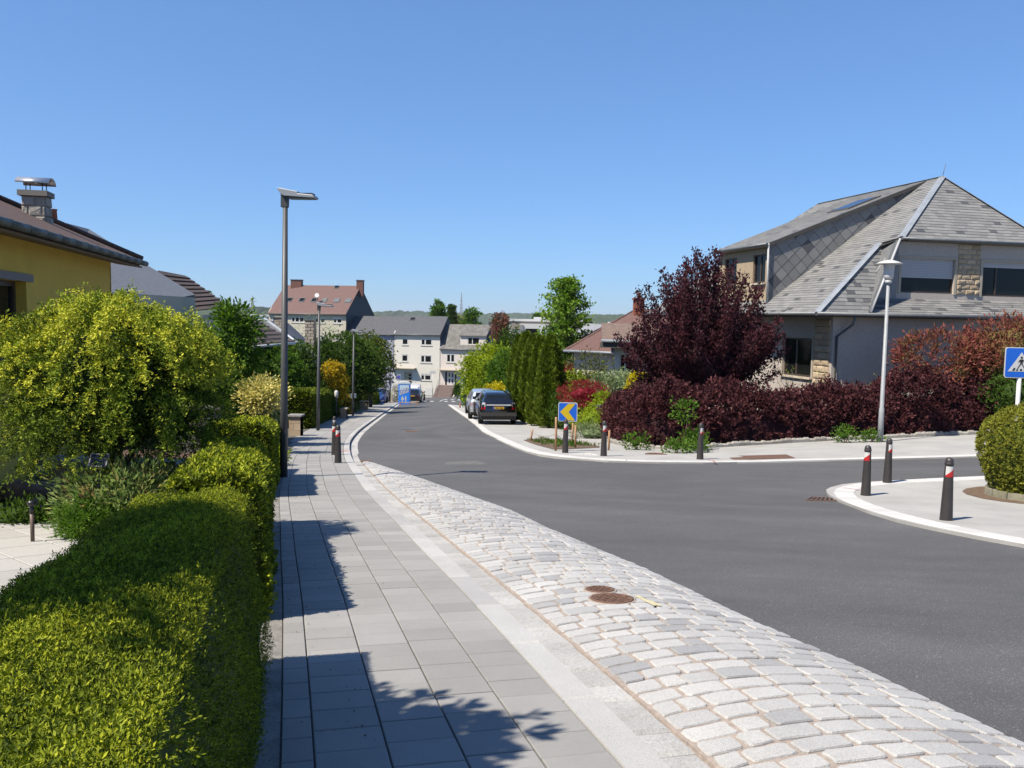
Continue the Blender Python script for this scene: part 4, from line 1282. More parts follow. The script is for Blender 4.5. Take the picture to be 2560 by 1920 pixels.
    def luv(px, py):   # photo -> (l, z) on the upper wall
        lo, hi = 0., 18.
        for _ in range(40):
            m_ = (lo + hi) / 2
            p = W(m_, fwall, 1.5); v = np.array(p) - CAMP
            x = 1280 + F * (v @ CR) / (v @ fw)
            if x < px: lo = m_
            else: hi = m_
        p = W(lo, fwall, 0); z = at(px, py, p.y).z - zg
        return lo, z
    l0, zt1 = luv(2252, 645); l1, zb1 = luv(2385, 735)
    l2, _ = luv(2455, 700); l3 = l2 + (l1 - l0)
    x0 = 4.1
    hh = zt1 - zb1
    zlow = .55
    holes = [(l0 - x0, zb1 - zlow, l1 - x0, zt1 - zlow), (l2 - x0, zb1 - zlow - .05, l3 - x0, zt1 - zlow - .02)]
    wall_panel('upper_wall', W(x0, fwall, zlow), a, 9.5, zK - zlow, holes, .14, M_rough, H_)
    window(H_, W(l0, fwall, zb1), a, l1 - l0, hh, .12, M_brownf, (), .05, False, .56, .11)
    window(H_, W(l2, fwall, zb1 - .05), a, l3 - l2, hh + .03, .12, M_brownf, (.3,), .05, False, .16, .11)
    # stone blocks between the windows (proud of the wall)
    def blocks(O, U, Wd, Ht, bw, bh, par, seed=0, proud=.05):
        g = random.Random(seed); out = []
        O = Vector(O); U = Vector(U).normalized(); N_ = U.cross(Vector((0, 0, 1)))
        n = max(1, round(Ht / bh)); bh = Ht / n
        for j in range(n):
            s = -bw * .5 * (j % 2)
            while s < Wd:
                s0, s1 = max(0, s) + .006, min(Wd, s + bw) - .006
                if s1 - s0 > .05:
                    k = proud * g.uniform(.5, 1.3)
                    q = lambda u, v, nn: tuple(O + U * u + Vector((0, 0, v)) + N_ * nn)
                    v0, v1 = j * bh + .006, (j + 1) * bh - .006
                    mu, mv = (s0 + s1) / 2 + g.uniform(-.04, .04), (v0 + v1) / 2 + g.uniform(-.02, .02)
                    c = .03
                    V = [q(s0, v0, .003), q(s1, v0, .003), q(s1, v1, .003), q(s0, v1, .003), q(s0 + c, v0 + c, k), q(s1 - c, v0 + c, k * g.uniform(.6, 1.2)), q(s1 - c, v1 - c, k), q(s0 + c, v1 - c, k * g.uniform(.6, 1.2)), q(mu, mv, k * 1.3)]
                    out.append((V, [(0, 1, 5, 4), (1, 2, 6, 5), (2, 3, 7, 6), (3, 0, 4, 7), (4, 5, 8), (5, 6, 8), (6, 7, 8), (7, 4, 8)], g.random()))
                s += bw
        pieces('stone_block', out, M_stone, par)
    up = [o for o in H_.children if o.name.startswith('upper_wall')][0]
    blocks(W(l1 + .13, fwall, zb1 - .02), a, l2 - l1 - .26, zK - zb1 - .1, .42, .2, up, 1)
    # ground floor walls
    lw, fw0 = 1.05, .5
    zf = -.12
    front = wall_panel('front_wall', W(lw, fw0, zb), a, 12.5, zf - zb, [], .1, M_rough, H_)
    def fuv(px, py):
        lo, hi = 0., 14.
        for _ in range(40):
            m_ = (lo + hi) / 2
            p = W(lw, m_, -1); v = np.array(p) - CAMP
            x = 1280 + F * (v @ CR) / (v @ fw)
            if x > px: lo = m_
            else: hi = m_
        return lo, at(px, py, W(lw, lo, 0).y).z - zg
    fr, ztop = fuv(2032, 846); fl, zbot = fuv(1960, 936)
    Lw = 13.0
    side = wall_panel('side_wall', W(lw, fw0 + Lw, zb), -bb, Lw, zf - zb, [(fw0 + Lw - fl, zbot - zb, fw0 + Lw - fr, ztop - zb)], .14, M_rough, H_)
    window(H_, W(lw, fl, zbot), -bb, fl - fr, ztop - zbot, .12, M_brownf, (.42,), .06, True, 0, .1)
    blocks(W(lw, fr - .14, zbot - .5), -bb, max(.3, fr - .14 - fw0 - .12), zf - zbot + .4, .5, .24, side, 3)
    # soffits
    b = MB(); b.poly([W(0, .02, -.1), W(14.5, .02, -.1), W(14.5, fw0 + .1, -.1), W(0, fw0 + .1, -.1)], .03, Vector((0, 0, 1))); b.build('soffit', M_dark, H_)
    b = MB(); b.poly([W(.02, fw0 + .12, -.1), W(lw + .1, fw0 + .12, -.1), W(lw + .1, 15, -.1), W(.02, 15, -.1)], .03, Vector((0, 0, 1))); b.build('soffit', M_dark, H_)
    b = MB(); b.poly([W(4.1, .8, zK - .1), W(10.9, .8, zK - .1), W(10.9, fwall + .02, zK - .1), W(4.1, fwall + .02, zK - .1)], .03, Vector((0, 0, 1))); b.build('soffit', M_dark, H_)
    # downpipe at the corner
    b = MB(); b.tube([W(1.6, -.04, -.05), W(1.6, .1, -.4), W(lw + .12, fw0 - .08, -.85), W(lw + .12, fw0 - .08, zb)], .05, 8); b.build('downpipe', M_zinc, H_)
    b = MB(); b.box((C0.x, C0.y, 0), (C0.x, C0.y, 0)); 
    # closed back so that no light leaks through
    b = MB(); b.poly([W(13.5, fw0, zb), W(13.5, 13, zb), W(13.5, 13, zf), W(13.5, fw0, zf)], .1); b.poly([W(lw, 13.4, zb), W(13.5, 13.4, zb), W(13.5, 13.4, zf), W(lw, 13.4, zf)], .1); b.build('rear_wall', M_rough, H_)
slate_house()

# ---------------------------------------------------------------- generic house for the rows further down
def gable_house(name, label, O, phi, w, depth, z0, ze, zr, mwall, mroof, wins, over=.25, right_gable=None, eave_m=None, group=None):
    """O: plan point of the front left corner; a along the front; ridge parallel to the front"""
    a = Vector((math.cos(phi), math.sin(phi), 0)); b_ = Vector((-math.sin(phi), math.cos(phi), 0))
    O = Vector((O[0], O[1], 0))
    W = lambda u, v, z: O + a * u + b_ * v + Vector((0, 0, z))
    e = empty(name, (O.x, O.y, z0), phi, label, 'house', group, world=True)
    holes = [(u0, v0 - z0, u1, v1 - z0) for u0, v0, u1, v1, k in wins]
    wall_panel('front_wall', W(0, 0, z0), a, w, ze - z0, holes, .06, mwall, e)
    mg = right_gable or mwall
    b = MB(); b.poly([W(w, 0, z0), W(w, depth, z0), W(w, depth, ze), W(w, depth / 2, zr - .05), W(w, 0, ze)], .1, a); b.build('gable_wall', mg, e)
    b = MB(); b.poly([W(0, 0, z0), W(0, depth, z0), W(0, depth, ze), W(0, depth / 2, zr - .05), W(0, 0, ze)], .1, -a); b.build('gable_wall', mwall, e)
    b = MB(); b.poly([W(.1, depth, z0), W(w - .1, depth, z0), W(w - .1, depth, ze), W(.1, depth, ze)], .1); b.build('rear_wall', mwall, e)
    k = (zr - ze) / (depth / 2)
    f0 = [W(-.05, -over, ze - k * over), W(w + .05, -over, ze - k * over), W(w + .05, depth / 2, zr), W(-.05, depth / 2, zr)]
    f1 = [W(-.05, depth / 2 + .01, zr), W(w + .05, depth / 2 + .01, zr), W(w + .05, depth + over, ze - k * over), W(-.05, depth + over, ze - k * over)]
    r = roof_base('roof', f0, mroof, e, .16); roof_base('roof', f1, mroof, e, .16)
    MB().tube([f0[0] - Vector((0, 0, .02)), f0[1] - Vector((0, 0, .02))], .09, 6).build('gutter', eave_m or M_zinc, e)
    for u0, v0, u1, v1, kd in wins:
        window(e, W(u0, 0, v0), a, u1 - u0, v1 - v0, .04, M_whitef, kd.get('bars', (.38,)), .15, kd.get('sill', True), kd.get('sh', 0), 0, curtain=kd.get('c', False), msill=M_frame, ms=M_whitef)
    return e, W, a, b_, k
YF = 145.0
PHI = R_(-12)
a_ = Vector((math.cos(PHI), math.sin(PHI), 0))
J = at(1101, 985, YF)
def fpt(px, py):
    """(u, z) of a photo point on the facade line through J"""
    d = ray(px, py)
    n = np.array([-math.sin(PHI), math.cos(PHI)])
    t = ((np.array(J)[:2] - CAMP[:2]) @ n) / (d[:2] @ n)
    p = CAMP + d * t
    return float((p[:2] - np.array(J)[:2]) @ np.array([math.cos(PHI), math.sin(PHI)])), float(p[2])
def z4(zx, zy): return fpt(920 + zx * .18083, 650 + zy * .18083)
def z5(zx, zy): return fpt(900 + zx * .18083, 900 + zy * .18083)
def z3(zx, zy): return fpt(600 + zx * .18083, 650 + zy * .18083)
def wn_(f, x0, y0, x1, y1, **k):
    u0, v1 = f(x0, y0); u1, v0 = f(x1, y1)
    return (u0, v0, u1, v1, k)
M_cream = mat('cream_render', (.84, .81, .73), .9, .05, 2, .2, 30)
M_pink = mat('pale_pink_render', (.82, .75, .69), .9, .05, 2, .2, 30)
M_lilac = mat('lilac_render', (.40, .41, .56), .9, .05, 2)
M_beige = mat('beige_render', (.68, .63, .52), .9, .06, 2)
M_rslate = mat('slate_roofing', (.085, .09, .105), .7, .25, 3, .3, 20)
M_wslate = mat('weathered_slate_roofing', (.17, .165, .155), .8, .35, 1.2, .4, 10)
M_rbrown = mat('red_brown_roofing', (.165, .092, .082), .8, .18, 3, .3, 20)
M_gshade_slate = mat('gable_shade_slate', (.06, .075, .095), .7, .25, 4)  # dark right gables: shade put into the colour; dormer cheeks are slate
zground = Tz(J.x, J.y) - .3
def shift(ws, du): return [(a0 + du, b0, c0 + du, d0, k) for a0, b0, c0, d0, k in ws]
# cream house
uL, zE = z4(360, 1010); uR, _ = z4(1000, 1030)
ws = [wn_(z4, 470, 1085, 556, 1178, bars=()), wn_(z4, 733, 1090, 886, 1185), wn_(z4, 466, 1300, 553, 1410, bars=(), sh=.18), wn_(z4, 727, 1310, 880, 1425, sh=.15), wn_(z5, 838, 182, 984, 288, sh=.3)]
zR = at(1060, 790, YF + 4.5).z
O = J + a_ * uL
cream, Wc, _, _, kc = gable_house('cream_house', 'cream rendered three storey house at the end of the street', (O.x, O.y), PHI, uR - uL, 9.0, zground, zE, zR, M_cream, M_rslate, shift(ws, -uL), .35, M_gshade_slate)
def canopy(e, W, u0, u1, z, dp=1.1, m=None):
    b = MB(); b.poly([W(u0, .02, z), W(u1, .02, z), W(u1, -dp, z - .06), W(u0, -dp, z - .06)], .14, Vector((0, 0, 1))); return b.build('canopy', m or M_frame, e)
u0, z0 = z5(440, 97); u1, _ = z5(778, 100)
canopy(cream, Wc, u0 - uL, u1 - uL, z0)
b = MB(); b.poly([Wc(u0 - uL + .3, -.03, zground), Wc(u1 - uL - .1, -.03, zground), Wc(u1 - uL - .1, -.03, z0 - .2), Wc(u0 - uL + .3, -.03, z0 - .2)], .05); b.build('entrance_panel', M_whitef, cream)
ud0, zd1 = z5(610, 165); ud1, zd0 = z5(718, 350)
b = MB(); b.poly([Wc(ud0 - uL, -.09, zground), Wc(ud1 - uL, -.09, zground), Wc(ud1 - uL, -.09, zd1), Wc(ud0 - uL, -.09, zd1)], .05); dr = b.build('door', M_frame, cream)
for k in range(3):
    zz = zd1 - .3 - k * .62
    b = MB(); b.poly([Wc(ud1 - uL - .55, -.12, zz - .42), Wc(ud1 - uL - .1, -.12, zz - .42), Wc(ud1 - uL - .1, -.12, zz), Wc(ud1 - uL - .55, -.12, zz)], .02); b.build('pane', M_glass, dr)
uu, zz = z4(490, 800); 
def skylight(e, W, u0, u1, t0, t1, depth, ze, zr, open_=False, m=None):
    q = lambda u, t, d: W(u, t * depth / 2, ze + (zr - ze) * t) + Vector((0, 0, d))
    b = MB(); b.poly([q(u0, t0, .12), q(u1, t0, .12), q(u1, t1, .12), q(u0, t1, .12)], .15, Vector((0, 0, 1))); s = b.build('skylight', M_zinc, e)
    b = MB(); m_ = .08 * (u1 - u0); tm = .1 * (t1 - t0); b.poly([q(u0 + m_, t0 + tm, .13), q(u1 - m_, t0 + tm, .13), q(u1 - m_, t1 - tm, .13), q(u0 + m_, t1 - tm, .13)], .005, Vector((0, 0, 1))); b.build('pane', m or M_glass, s)
skylight(cream, Wc, uu - uL, uu - uL + .9, .72, .88, 9, zE, zR)
# garage and plinth of the cream house
ug0, zg1 = z5(900, 380); ug1, zg0 = z5(1005, 470)
b = MB(); b.poly([Wc(ug0 - uL, -.06, zg0 - .3), Wc(ug1 - uL, -.06, zg0 - .3), Wc(ug1 - uL, -.06, zg1), Wc(ug0 - uL, -.06, zg1)], .04); b.build('garage_door', M_whitef, cream)
# pink house
uL2 = uR; uR2, _ = z4(1655, 1225); _, zE2 = z4(1300, 1210)
zR2 = at(1160, 811, YF + 4.2).z
ws = [wn_(z4, 1085, 1298, 1200, 1420, bars=(.5,), sh=.1), wn_(z4, 1355, 1308, 1512, 1425), wn_(z5, 1458, 178, 1610, 290)]
O2 = J + a_ * uL2
pink, Wp, _, _, kp = gable_house('pale_pink_house', 'pale pink house with a wide roof dormer at the end of the street', (O2.x, O2.y), PHI, uR2 - uL2, 8.4, zground, zE2, zR2, M_pink, M_wslate, shift(ws, -uL2), .35, mat('shade_grey_gable', (.30, .30, .29), .9, .1, 5))  # right gable greyed, its shade put into the colour
u0, zt = z4(1265, 1040); u1, zb_ = z4(1625, 1185)
u0 -= uL2; u1 -= uL2
hw = zt - zb_
b = MB(); b.box((0, 0, 0), (0, 0, 0)) if False else None
dn = wall_panel('dormer_wall', Wp(u0, .5, zb_), a_, u1 - u0, hw, [(1.75 / 6 * (u1 - u0), .1, 4.4 / 6 * (u1 - u0), hw - .35)], .1, M_pink, pink)
window(pink, Wp(u0 + 1.75 / 6 * (u1 - u0), .5, zb_ + .1), a_, (4.4 - 1.75) / 6 * (u1 - u0), hw - .45, .08, M_whitef, (.4,), .09)
b = MB(); b.poly([Wp(u0 - .1, .2, zt), Wp(u1 + .1, .2, zt), Wp(u1 + .1, 4.2, zR2 + .04), Wp(u0 - .1, 4.2, zR2 + .04)], .12, Vector((0, 0, 1))); b.build('dormer_roof', M_wslate, pink)
for uq in (u0, u1):
    b = MB(); b.poly([Wp(uq, .5, zb_), Wp(uq, 3.9, zR2 - .1), Wp(uq, .5, zt)], .06); b.build('dormer_cheek', M_gshade_slate, pink)
u0, z0 = z5(1100, 122); u1, _ = z5(1400, 122)
canopy(pink, Wp, u0 - uL2, u1 - uL2, z0)
u0, zd1 = z5(1205, 160); u1, zd0 = z5(1312, 348)
b = MB(); b.poly([Wp(u0 - uL2, -.06, zd0), Wp(u1 - uL2, -.06, zd0), Wp(u1 - uL2, -.06, zd1), Wp(u0 - uL2, -.06, zd1)], .05); dr = b.build('door', M_whitef, pink)
for i in (.3, .7):
    for zz in (.12, .55):
        h = zd1 - zd0; uu = u0 - uL2 + (u1 - u0) * i
        b = MB(); b.poly([Wp(uu - .1, -.09, zd1 - h * zz - h * .3), Wp(uu + .1, -.09, zd1 - h * zz - h * .3), Wp(uu + .1, -.09, zd1 - h * zz), Wp(uu - .1, -.09, zd1 - h * zz)], .02); b.build('pane', M_glass, dr)
for x0, x1 in ((1180, 1202), (1314, 1330)):
    q0, zz1 = z5(x0, 160); q1, zz0 = z5(x1, 345)
    b = MB(); b.poly([Wp(q0 - uL2, -.06, zz0), Wp(q1 - uL2, -.06, zz0), Wp(q1 - uL2, -.06, zz1), Wp(q0 - uL2, -.06, zz1)], .05); b.build('side_light', M_glass, pink)
us0, _ = z5(1100, 480); us1, _ = z5(1325, 480)
n = 7
for k in range(n):
    zt_ = zd0 - (zd0 - zground - .3) * (k + .0) / n
    b = MB()
    A0 = Wp(us0 - uL2 - .05 * k, -1.0 - k * .32, 0); A1 = Wp(us1 - uL2, -1.0 - k * .32, 0)
    b.poly([Wp(us0 - uL2 - .05 * k, -1.0 - k * .32 - .32, zt_), Wp(us1 - uL2, -1.0 - k * .32 - .32, zt_), Wp(us1 - uL2, -1.0 - k * .32 + (1.0 if k == 0 else 0), zt_), Wp(us0 - uL2 - .05 * k, -1.0 - k * .32 + (1.0 if k == 0 else 0), zt_)], .9, Vector((0, 0, 1)))
    b.build('step', mat('brown_step', (.27, .20, .18), .85, .15, 6), pink)
b = MB(); b.poly([Wp(us1 - uL2 + .15, -3.2, zground + .4), Wp(us1 - uL2 + .4, -3.2, zground + .4), Wp(us1 - uL2 + .4, -.1, zd0 - .6), Wp(us1 - uL2 + .15, -.1, zd0 - .6)], 1.5, Vector((0, 0, 1))); b.build('stair_wall', M_beige, pink)
for uq in (us0 - uL2 + .1, us1 - uL2 - .1):
    b = MB()
    b.tube([Wp(uq, -.3, zd0 + .9), Wp(uq, -1.1, zd0 + .9), Wp(uq, -3.1, zground + 1.5)], .03, 5)
    for t in (0, .5, 1): b.tube([Wp(uq, -1.1 - 2 * t, (zd0 + .9) * (1 - t) + (zground + 1.5) * t), Wp(uq, -1.1 - 2 * t, (zd0) * (1 - t) + (zground + .5) * t)], .025, 5)
    b.build('handrail', M_zinc, pink)
b = MB(); b.box((0, 0, 0), (.7, .5, 1.0)); o = b.build('chimney', M_dark, pink); o.data.transform(Matrix.Translation(Wp(uR2 - uL2 - .9, 4.0, zR2 - .4)))
# lilac house
uL3, zE3 = z3(1478, 1005); uR3 = uL
O3 = J + a_ * uL3
zR3 = at(925, 790, YF + 5.5).z
ws = [wn_(z3, 1632, 1065, 1740, 1140, bars=(.5,)), wn_(z3, 1905, 1070, 1990, 1150, bars=()), wn_(z3, 1640, 1330, 1740, 1420, bars=(.5,)), wn_(z3, 1910, 1330, 2000, 1420, bars=(.5,))]
gable_house('lilac_house', 'lilac blue terraced house left of the cream house', (O3.x, O3.y), PHI, uR3 - uL3 - .04, 9, zground - .5, zE3, zR3, M_lilac, M_rslate, shift(ws, -uL3), .35)
# red roofed block, set further back
zz0 = zground - 1
uL4, zE4 = z3(395, 712); uR4, _ = z3(1470, 735)
O4 = J + a_ * uL4
ws = [wn_(z3, 712, 785, 888, 868, bars=(.28, .62)), wn_(z3, 1045, 790, 1180, 875, bars=(.5,), sh=.3), wn_(z3, 1288, 790, 1413, 880, bars=(.42,), sh=.35), wn_(z3, 1115, 1045, 1200, 1120, bars=(.5,)), wn_(z3, 1320, 1040, 1420, 1120, bars=(.5,)), wn_(z3, 450, 790, 590, 870, bars=(.5,))]
zR4 = at(800, 711, YF + 7).z
red, Wr, _, _, kr = gable_house('red_roofed_block', 'long beige apartment block with steep red brown roof', (O4.x, O4.y), PHI, uR4 - uL4, 13, zz0, zE4, zR4, M_beige, M_rbrown, shift(ws, -uL4), .45, M_gshade_slate)
for x0, x1, gl in ((545, 640, M_glass), (712, 815, M_glass), (885, 985, M_glass), (1035, 1130, M_zinc), (1200, 1310, M_zinc), (1360, 1475, M_zinc)):
    u0, _ = z3(x0, 560); u1, _ = z3(x1, 560)
    skylight(red, Wr, u0 - uL4 + .1, u1 - uL4 - .3, .36, .50, 13, zE4, zR4, m=gl)
u0, _ = z3(1110, 350); skylight(red, Wr, u0 - uL4, u0 - uL4 + .9, .88, .98, 13, zE4, zR4)
for x0, x1, wd in ((605, 745, 1.2), (1548, 1635, 1.2)):
    u0, zt = z3(x0, 290); u1, _ = z3(x1, 290)
    b = MB(); q = Wr(u0 - uL4 - 1.5, 5.6, 0); b.box((q.x, q.y, zR4 - 2.0), (q.x + (u1 - u0), q.y + 1.4, zR4 + .9)); ch = b.build('chimney', mat('brick_chimney', (.22, .10, .08), .85, .25, 8), red)
    b = MB(); b.box((q.x - .08, q.y - .08, zR4 + .9), (q.x + (u1 - u0) + .08, q.y + 1.48, zR4 + 1.05)); b.build('cap', M_zinc, ch)
b = MB(); q = Wr(z3(990, 540)[0] - uL4, 2.6, 0); zq = zE4 + (zR4 - zE4) * .42
b.lathe([(.0, 0), (.25, .05), (.42, .16), (.40, .17), (.0, .06)], 12); o = b.build('satellite_dish', M_whitef, red); o.data.transform(Matrix.Translation((q.x, q.y - .6, zq + .9)) @ Matrix.Rotation(R_(75), 4, 'X'))
b = MB(); b.tube([Wr(z3(990, 540)[0] - uL4, 2.6, zq), (q.x, q.y - .5, zq + .9)], .05, 5); b.build('dish_mast', M_zinc, red)

# ---------------------------------------------------------------- modern white houses behind the thujas
def boxes(name, label, lst, cat='building'):
    """lst: (part name, x0, x1, y0 (depth), y1, z0, z1, material)"""
    e = None
    for nm, x0, x1, y0, y1, z0, z1, m in lst:
        if e is None: e = empty(name, (x0, y0, z0), 0, label, cat, None, world=True)
        b = MB(); b.box((x0, y0, z0), (x1, y1, z1)); b.build(nm, m, e)
    return e
def rect_at(x0, y0, x1, y1, Y): A = at(x0, y1, Y); B = at(x1, y0, Y); return A.x, B.x, A.z, B.z
M_white = mat('white_render', (.78, .78, .76), .85, .04, 2)
M_taupe = mat('taupe_render', (.34, .29, .26), .85, .05, 2)
M_greyr = mat('grey_render_far', (.30, .31, .33), .85, .05, 2)
Yw = 200.0
def bx_(nm, x0, y0, x1, y1, dY, th, m):
    X0, X1, Z0, Z1 = rect_at(x0, y0, x1, y1, Yw + dY); return (nm, X0, X1, Yw + dY, Yw + dY + th, Z0, Z1, m)
boxes('modern_white_house', 'modern flat roofed white house with taupe upper floor behind the thujas', [
    bx_('wall', 1271, 800, 1460, 900, 3, 9, M_white), bx_('upper_wall', 1278, 802, 1400, 822, 2.6, .3, M_taupe), bx_('parapet', 1271, 799, 1400, 802.5, 2.4, 9.6, M_whitef),
    bx_('wing', 1300, 811, 1395, 860, 0, 3, M_white), bx_('grey_panel', 1300, 812, 1309, 850, -.2, .15, M_greyr), bx_('window', 1313, 822, 1348, 848, -.15, .1, M_glass), bx_('window', 1354, 824, 1362, 836, -.15, .1, M_glass), bx_('roof_box', 1335, 793, 1362, 800, 5, 3, M_whitef)])
Yw = 170.0
e = empty('grey_hip_roof_house', at(1500, 850, 170), 0, 'house with pale grey hip roof behind the brown roofed house', 'house', world=True)
b = MB(); R1 = at(1480, 809, 178); R2 = at(1520, 812, 178); E1 = at(1420, 852, 168); E2 = at(1580, 856, 168); E3 = at(1600, 846, 190); E4 = at(1410, 842, 190)
b.poly([E1, E2, R2, R1]); b.poly([E1, R1, E4]); b.poly([E2, E3, R2]); b.poly([R1, R2, E3, E4]); b.build('roof', mat('pale_grey_roof', (.33, .34, .37), .7, .1, 2), e)
b = MB(); b.box((E1.x + .5, 169, E1.z - 6), (E2.x - .5, 188, E1.z)); b.build('wall', M_white, e)
Yw = 260.0
boxes('white_flat_roof_hall', 'long white flat roofed hall behind the grey hip roof', [bx_('wall', 1425, 812, 1600, 840, 0, 12, M_white), bx_('roof_edge', 1478, 810, 1560, 814, -.5, 13, mat('grey_fascia', (.25, .26, .28), .7)), bx_('roof_unit', 1522, 805, 1540, 810, 2, 3, M_whitef), bx_('roof_unit', 1465, 806, 1470, 812, 2, 2, M_whitef)])
Yw = 150.0
e = empty('slate_hip_house', at(1330, 850, 140), 0, 'low house with dark blue grey roof just behind the thujas', 'house', world=True)
b = MB(); R1 = at(1325, 842, 146); E1 = at(1288, 860, 138); E2 = at(1365, 862, 138); E3 = at(1372, 856, 156); E4 = at(1285, 856, 156)
b.poly([E1, E2, R1]); b.poly([E2, E3, R1]); b.poly([E3, E4, R1]); b.poly([E4, E1, R1]); b.build('roof', M_rslate, e)
b = MB(); b.box((E1.x + .4, 139, E1.z - 6), (E2.x - .4, 155, E1.z)); b.build('wall', M_white, e)
Yw = 320.0
boxes('white_shed', 'long low white shed left of the red roofed block', [bx_('wall', 625, 790, 700, 800, 0, 14, M_white), bx_('roof', 624, 787, 701, 790.3, -.4, 15, M_whitef)])

# ---------------------------------------------------------------- white bungalow with brown hip roof
def bungalow():
    M_btile = mat('brown_slate_roofing', (.16, .085, .07), .75, .25, 4, .5, 18)
    E1 = at(1411, 877, 46); E2 = at(1640, 905, 42.5)
    base = Vector((E1.x + 1, E1.y + .5, Tz(E1.x, E1.y)))
    e = empty('white_bungalow', base, 0, 'white bungalow with brown hip roof and brick chimney', 'house', world=True)
    R1 = at(1592, 772, 51); R2 = at(1740, 776, 53)
    E2.z = E1.z
    B1 = at(1411, 877, 46) + Vector((1.0, 13, 0)); B2 = Vector((E2.x + 9, 56, E1.z)); E3 = Vector((E2.x + 9, 44, E1.z))
    b = MB(); b.poly([E1, E2, R1]); b.poly([E2, E3, R2, R1]); b.poly([E1, R1, B1]); b.poly([R1, R2, B2, B1]); b.build('roof', M_btile, e)
    MB().tube([E1 + Vector((-.05, -.05, 0)), E2 + Vector((0, -.08, 0))], .08, 6).build('gutter', M_lead, e)
    MB().tube([E1, R1], .06, 5).build('hip_tiles', M_btile, e)
    A = Vector((E1.x + .55, E1.y + .25, 0)); B = Vector((E2.x + .2, E2.y + .55, 0))
    U = (B - A).normalized(); L_ = (B - A).length
    z0 = Tz(E1.x, E1.y) - .5
    wall_panel('wall', (A.x, A.y, z0), U, L_, E1.z - z0, [], .1, M_white, e)
    # front wing with flat gutter and dark soffit
    G1 = at(1506, 852, 42); G2 = at(1690, 857, 40.5); G2.z = G1.z
    b = MB(); b.poly([G1, G2, G2 + Vector((.8, 4, .9)), G1 + Vector((.3, 3.6, .9))], .1, Vector((0, 0, 1))); b.build('wing_roof', mat('weathered_brown_roof', (.20, .14, .11), .8, .3, 4), e)
    MB().tube([G1 + Vector((-.05, -.06, 0)), G2 + Vector((0, -.06, 0))], .09, 6).build('gutter', M_lead, e)
    b = MB(); b.poly([G1 + Vector((0, .02, -.12)), G2 + Vector((0, .02, -.12)), G2 + Vector((0, 1.2, -.12)), G1 + Vector((0, 1.2, -.12))], .22, Vector((0, 0, 1))); b.build('soffit', M_dark, e)
    A2 = at(1533, 900, 42.6); wl = (G2 - G1).length - .5
    U2 = (G2 - G1).normalized()
    hz = G1.z - .3 - z0
    w0 = at(1547, 932, 42.4); w1 = at(1566, 885, 42.3)
    wu0 = (Vector((w0.x, w0.y, 0)) - Vector((A2.x, A2.y, 0))).dot(U2); wu1 = wu0 + .95
    wall_panel('wing_wall', (A2.x, A2.y, z0), U2, wl, hz, [(wu0, w0.z - z0, wu1, w1.z - z0)], .12, M_white, e)
    window(e, Vector((A2.x, A2.y, w0.z)) + U2 * wu0, U2, wu1 - wu0, w1.z - w0.z, .1, M_whitef, (.3,), .06)
    b = MB(); s = Vector((-U2.y, U2.x, 0)); b.poly([Vector((A2.x, A2.y, z0)), Vector((A2.x, A2.y, z0 + hz)), Vector((A2.x, A2.y, z0 + hz)) + s * 3, Vector((A2.x, A2.y, z0)) + s * 3], .05); b.build('wing_side', M_white, e)
    # chimney
    C = at(1596, 782, 50.0)
    b = MB(); b.box((C.x - .30, C.y - .3, C.z - 1.0), (C.x + .30, C.y + .3, C.z + .78)); ch = b.build('chimney', mat('red_brick', (.30, .10, .055), .9, .3, 10, .4, 30), e)
    b = MB(); b.box((C.x - .36, C.y - .36, C.z + .78), (C.x + .36, C.y + .36, C.z + .88)); b.build('chimney_cap', MATS['red_brick'], ch)
    b = MB(); b.lathe([(.12, 0), (.10, .3), (.12, .32), (.08, .32)], 10, (C.x, C.y, C.z + .88)); b.build('chimney_pot', mat('terracotta', (.45, .16, .10), .8), ch)
    for px, py in ((1578, 793), (1596, 783)):
        p = at(px, py, 50.2); b = MB(); b.box((p.x - .2, p.y - .3, p.z - .02), (p.x + .2, p.y + .1, p.z + .12)); b.build('roof_hatch', M_lead, e)
bungalow()

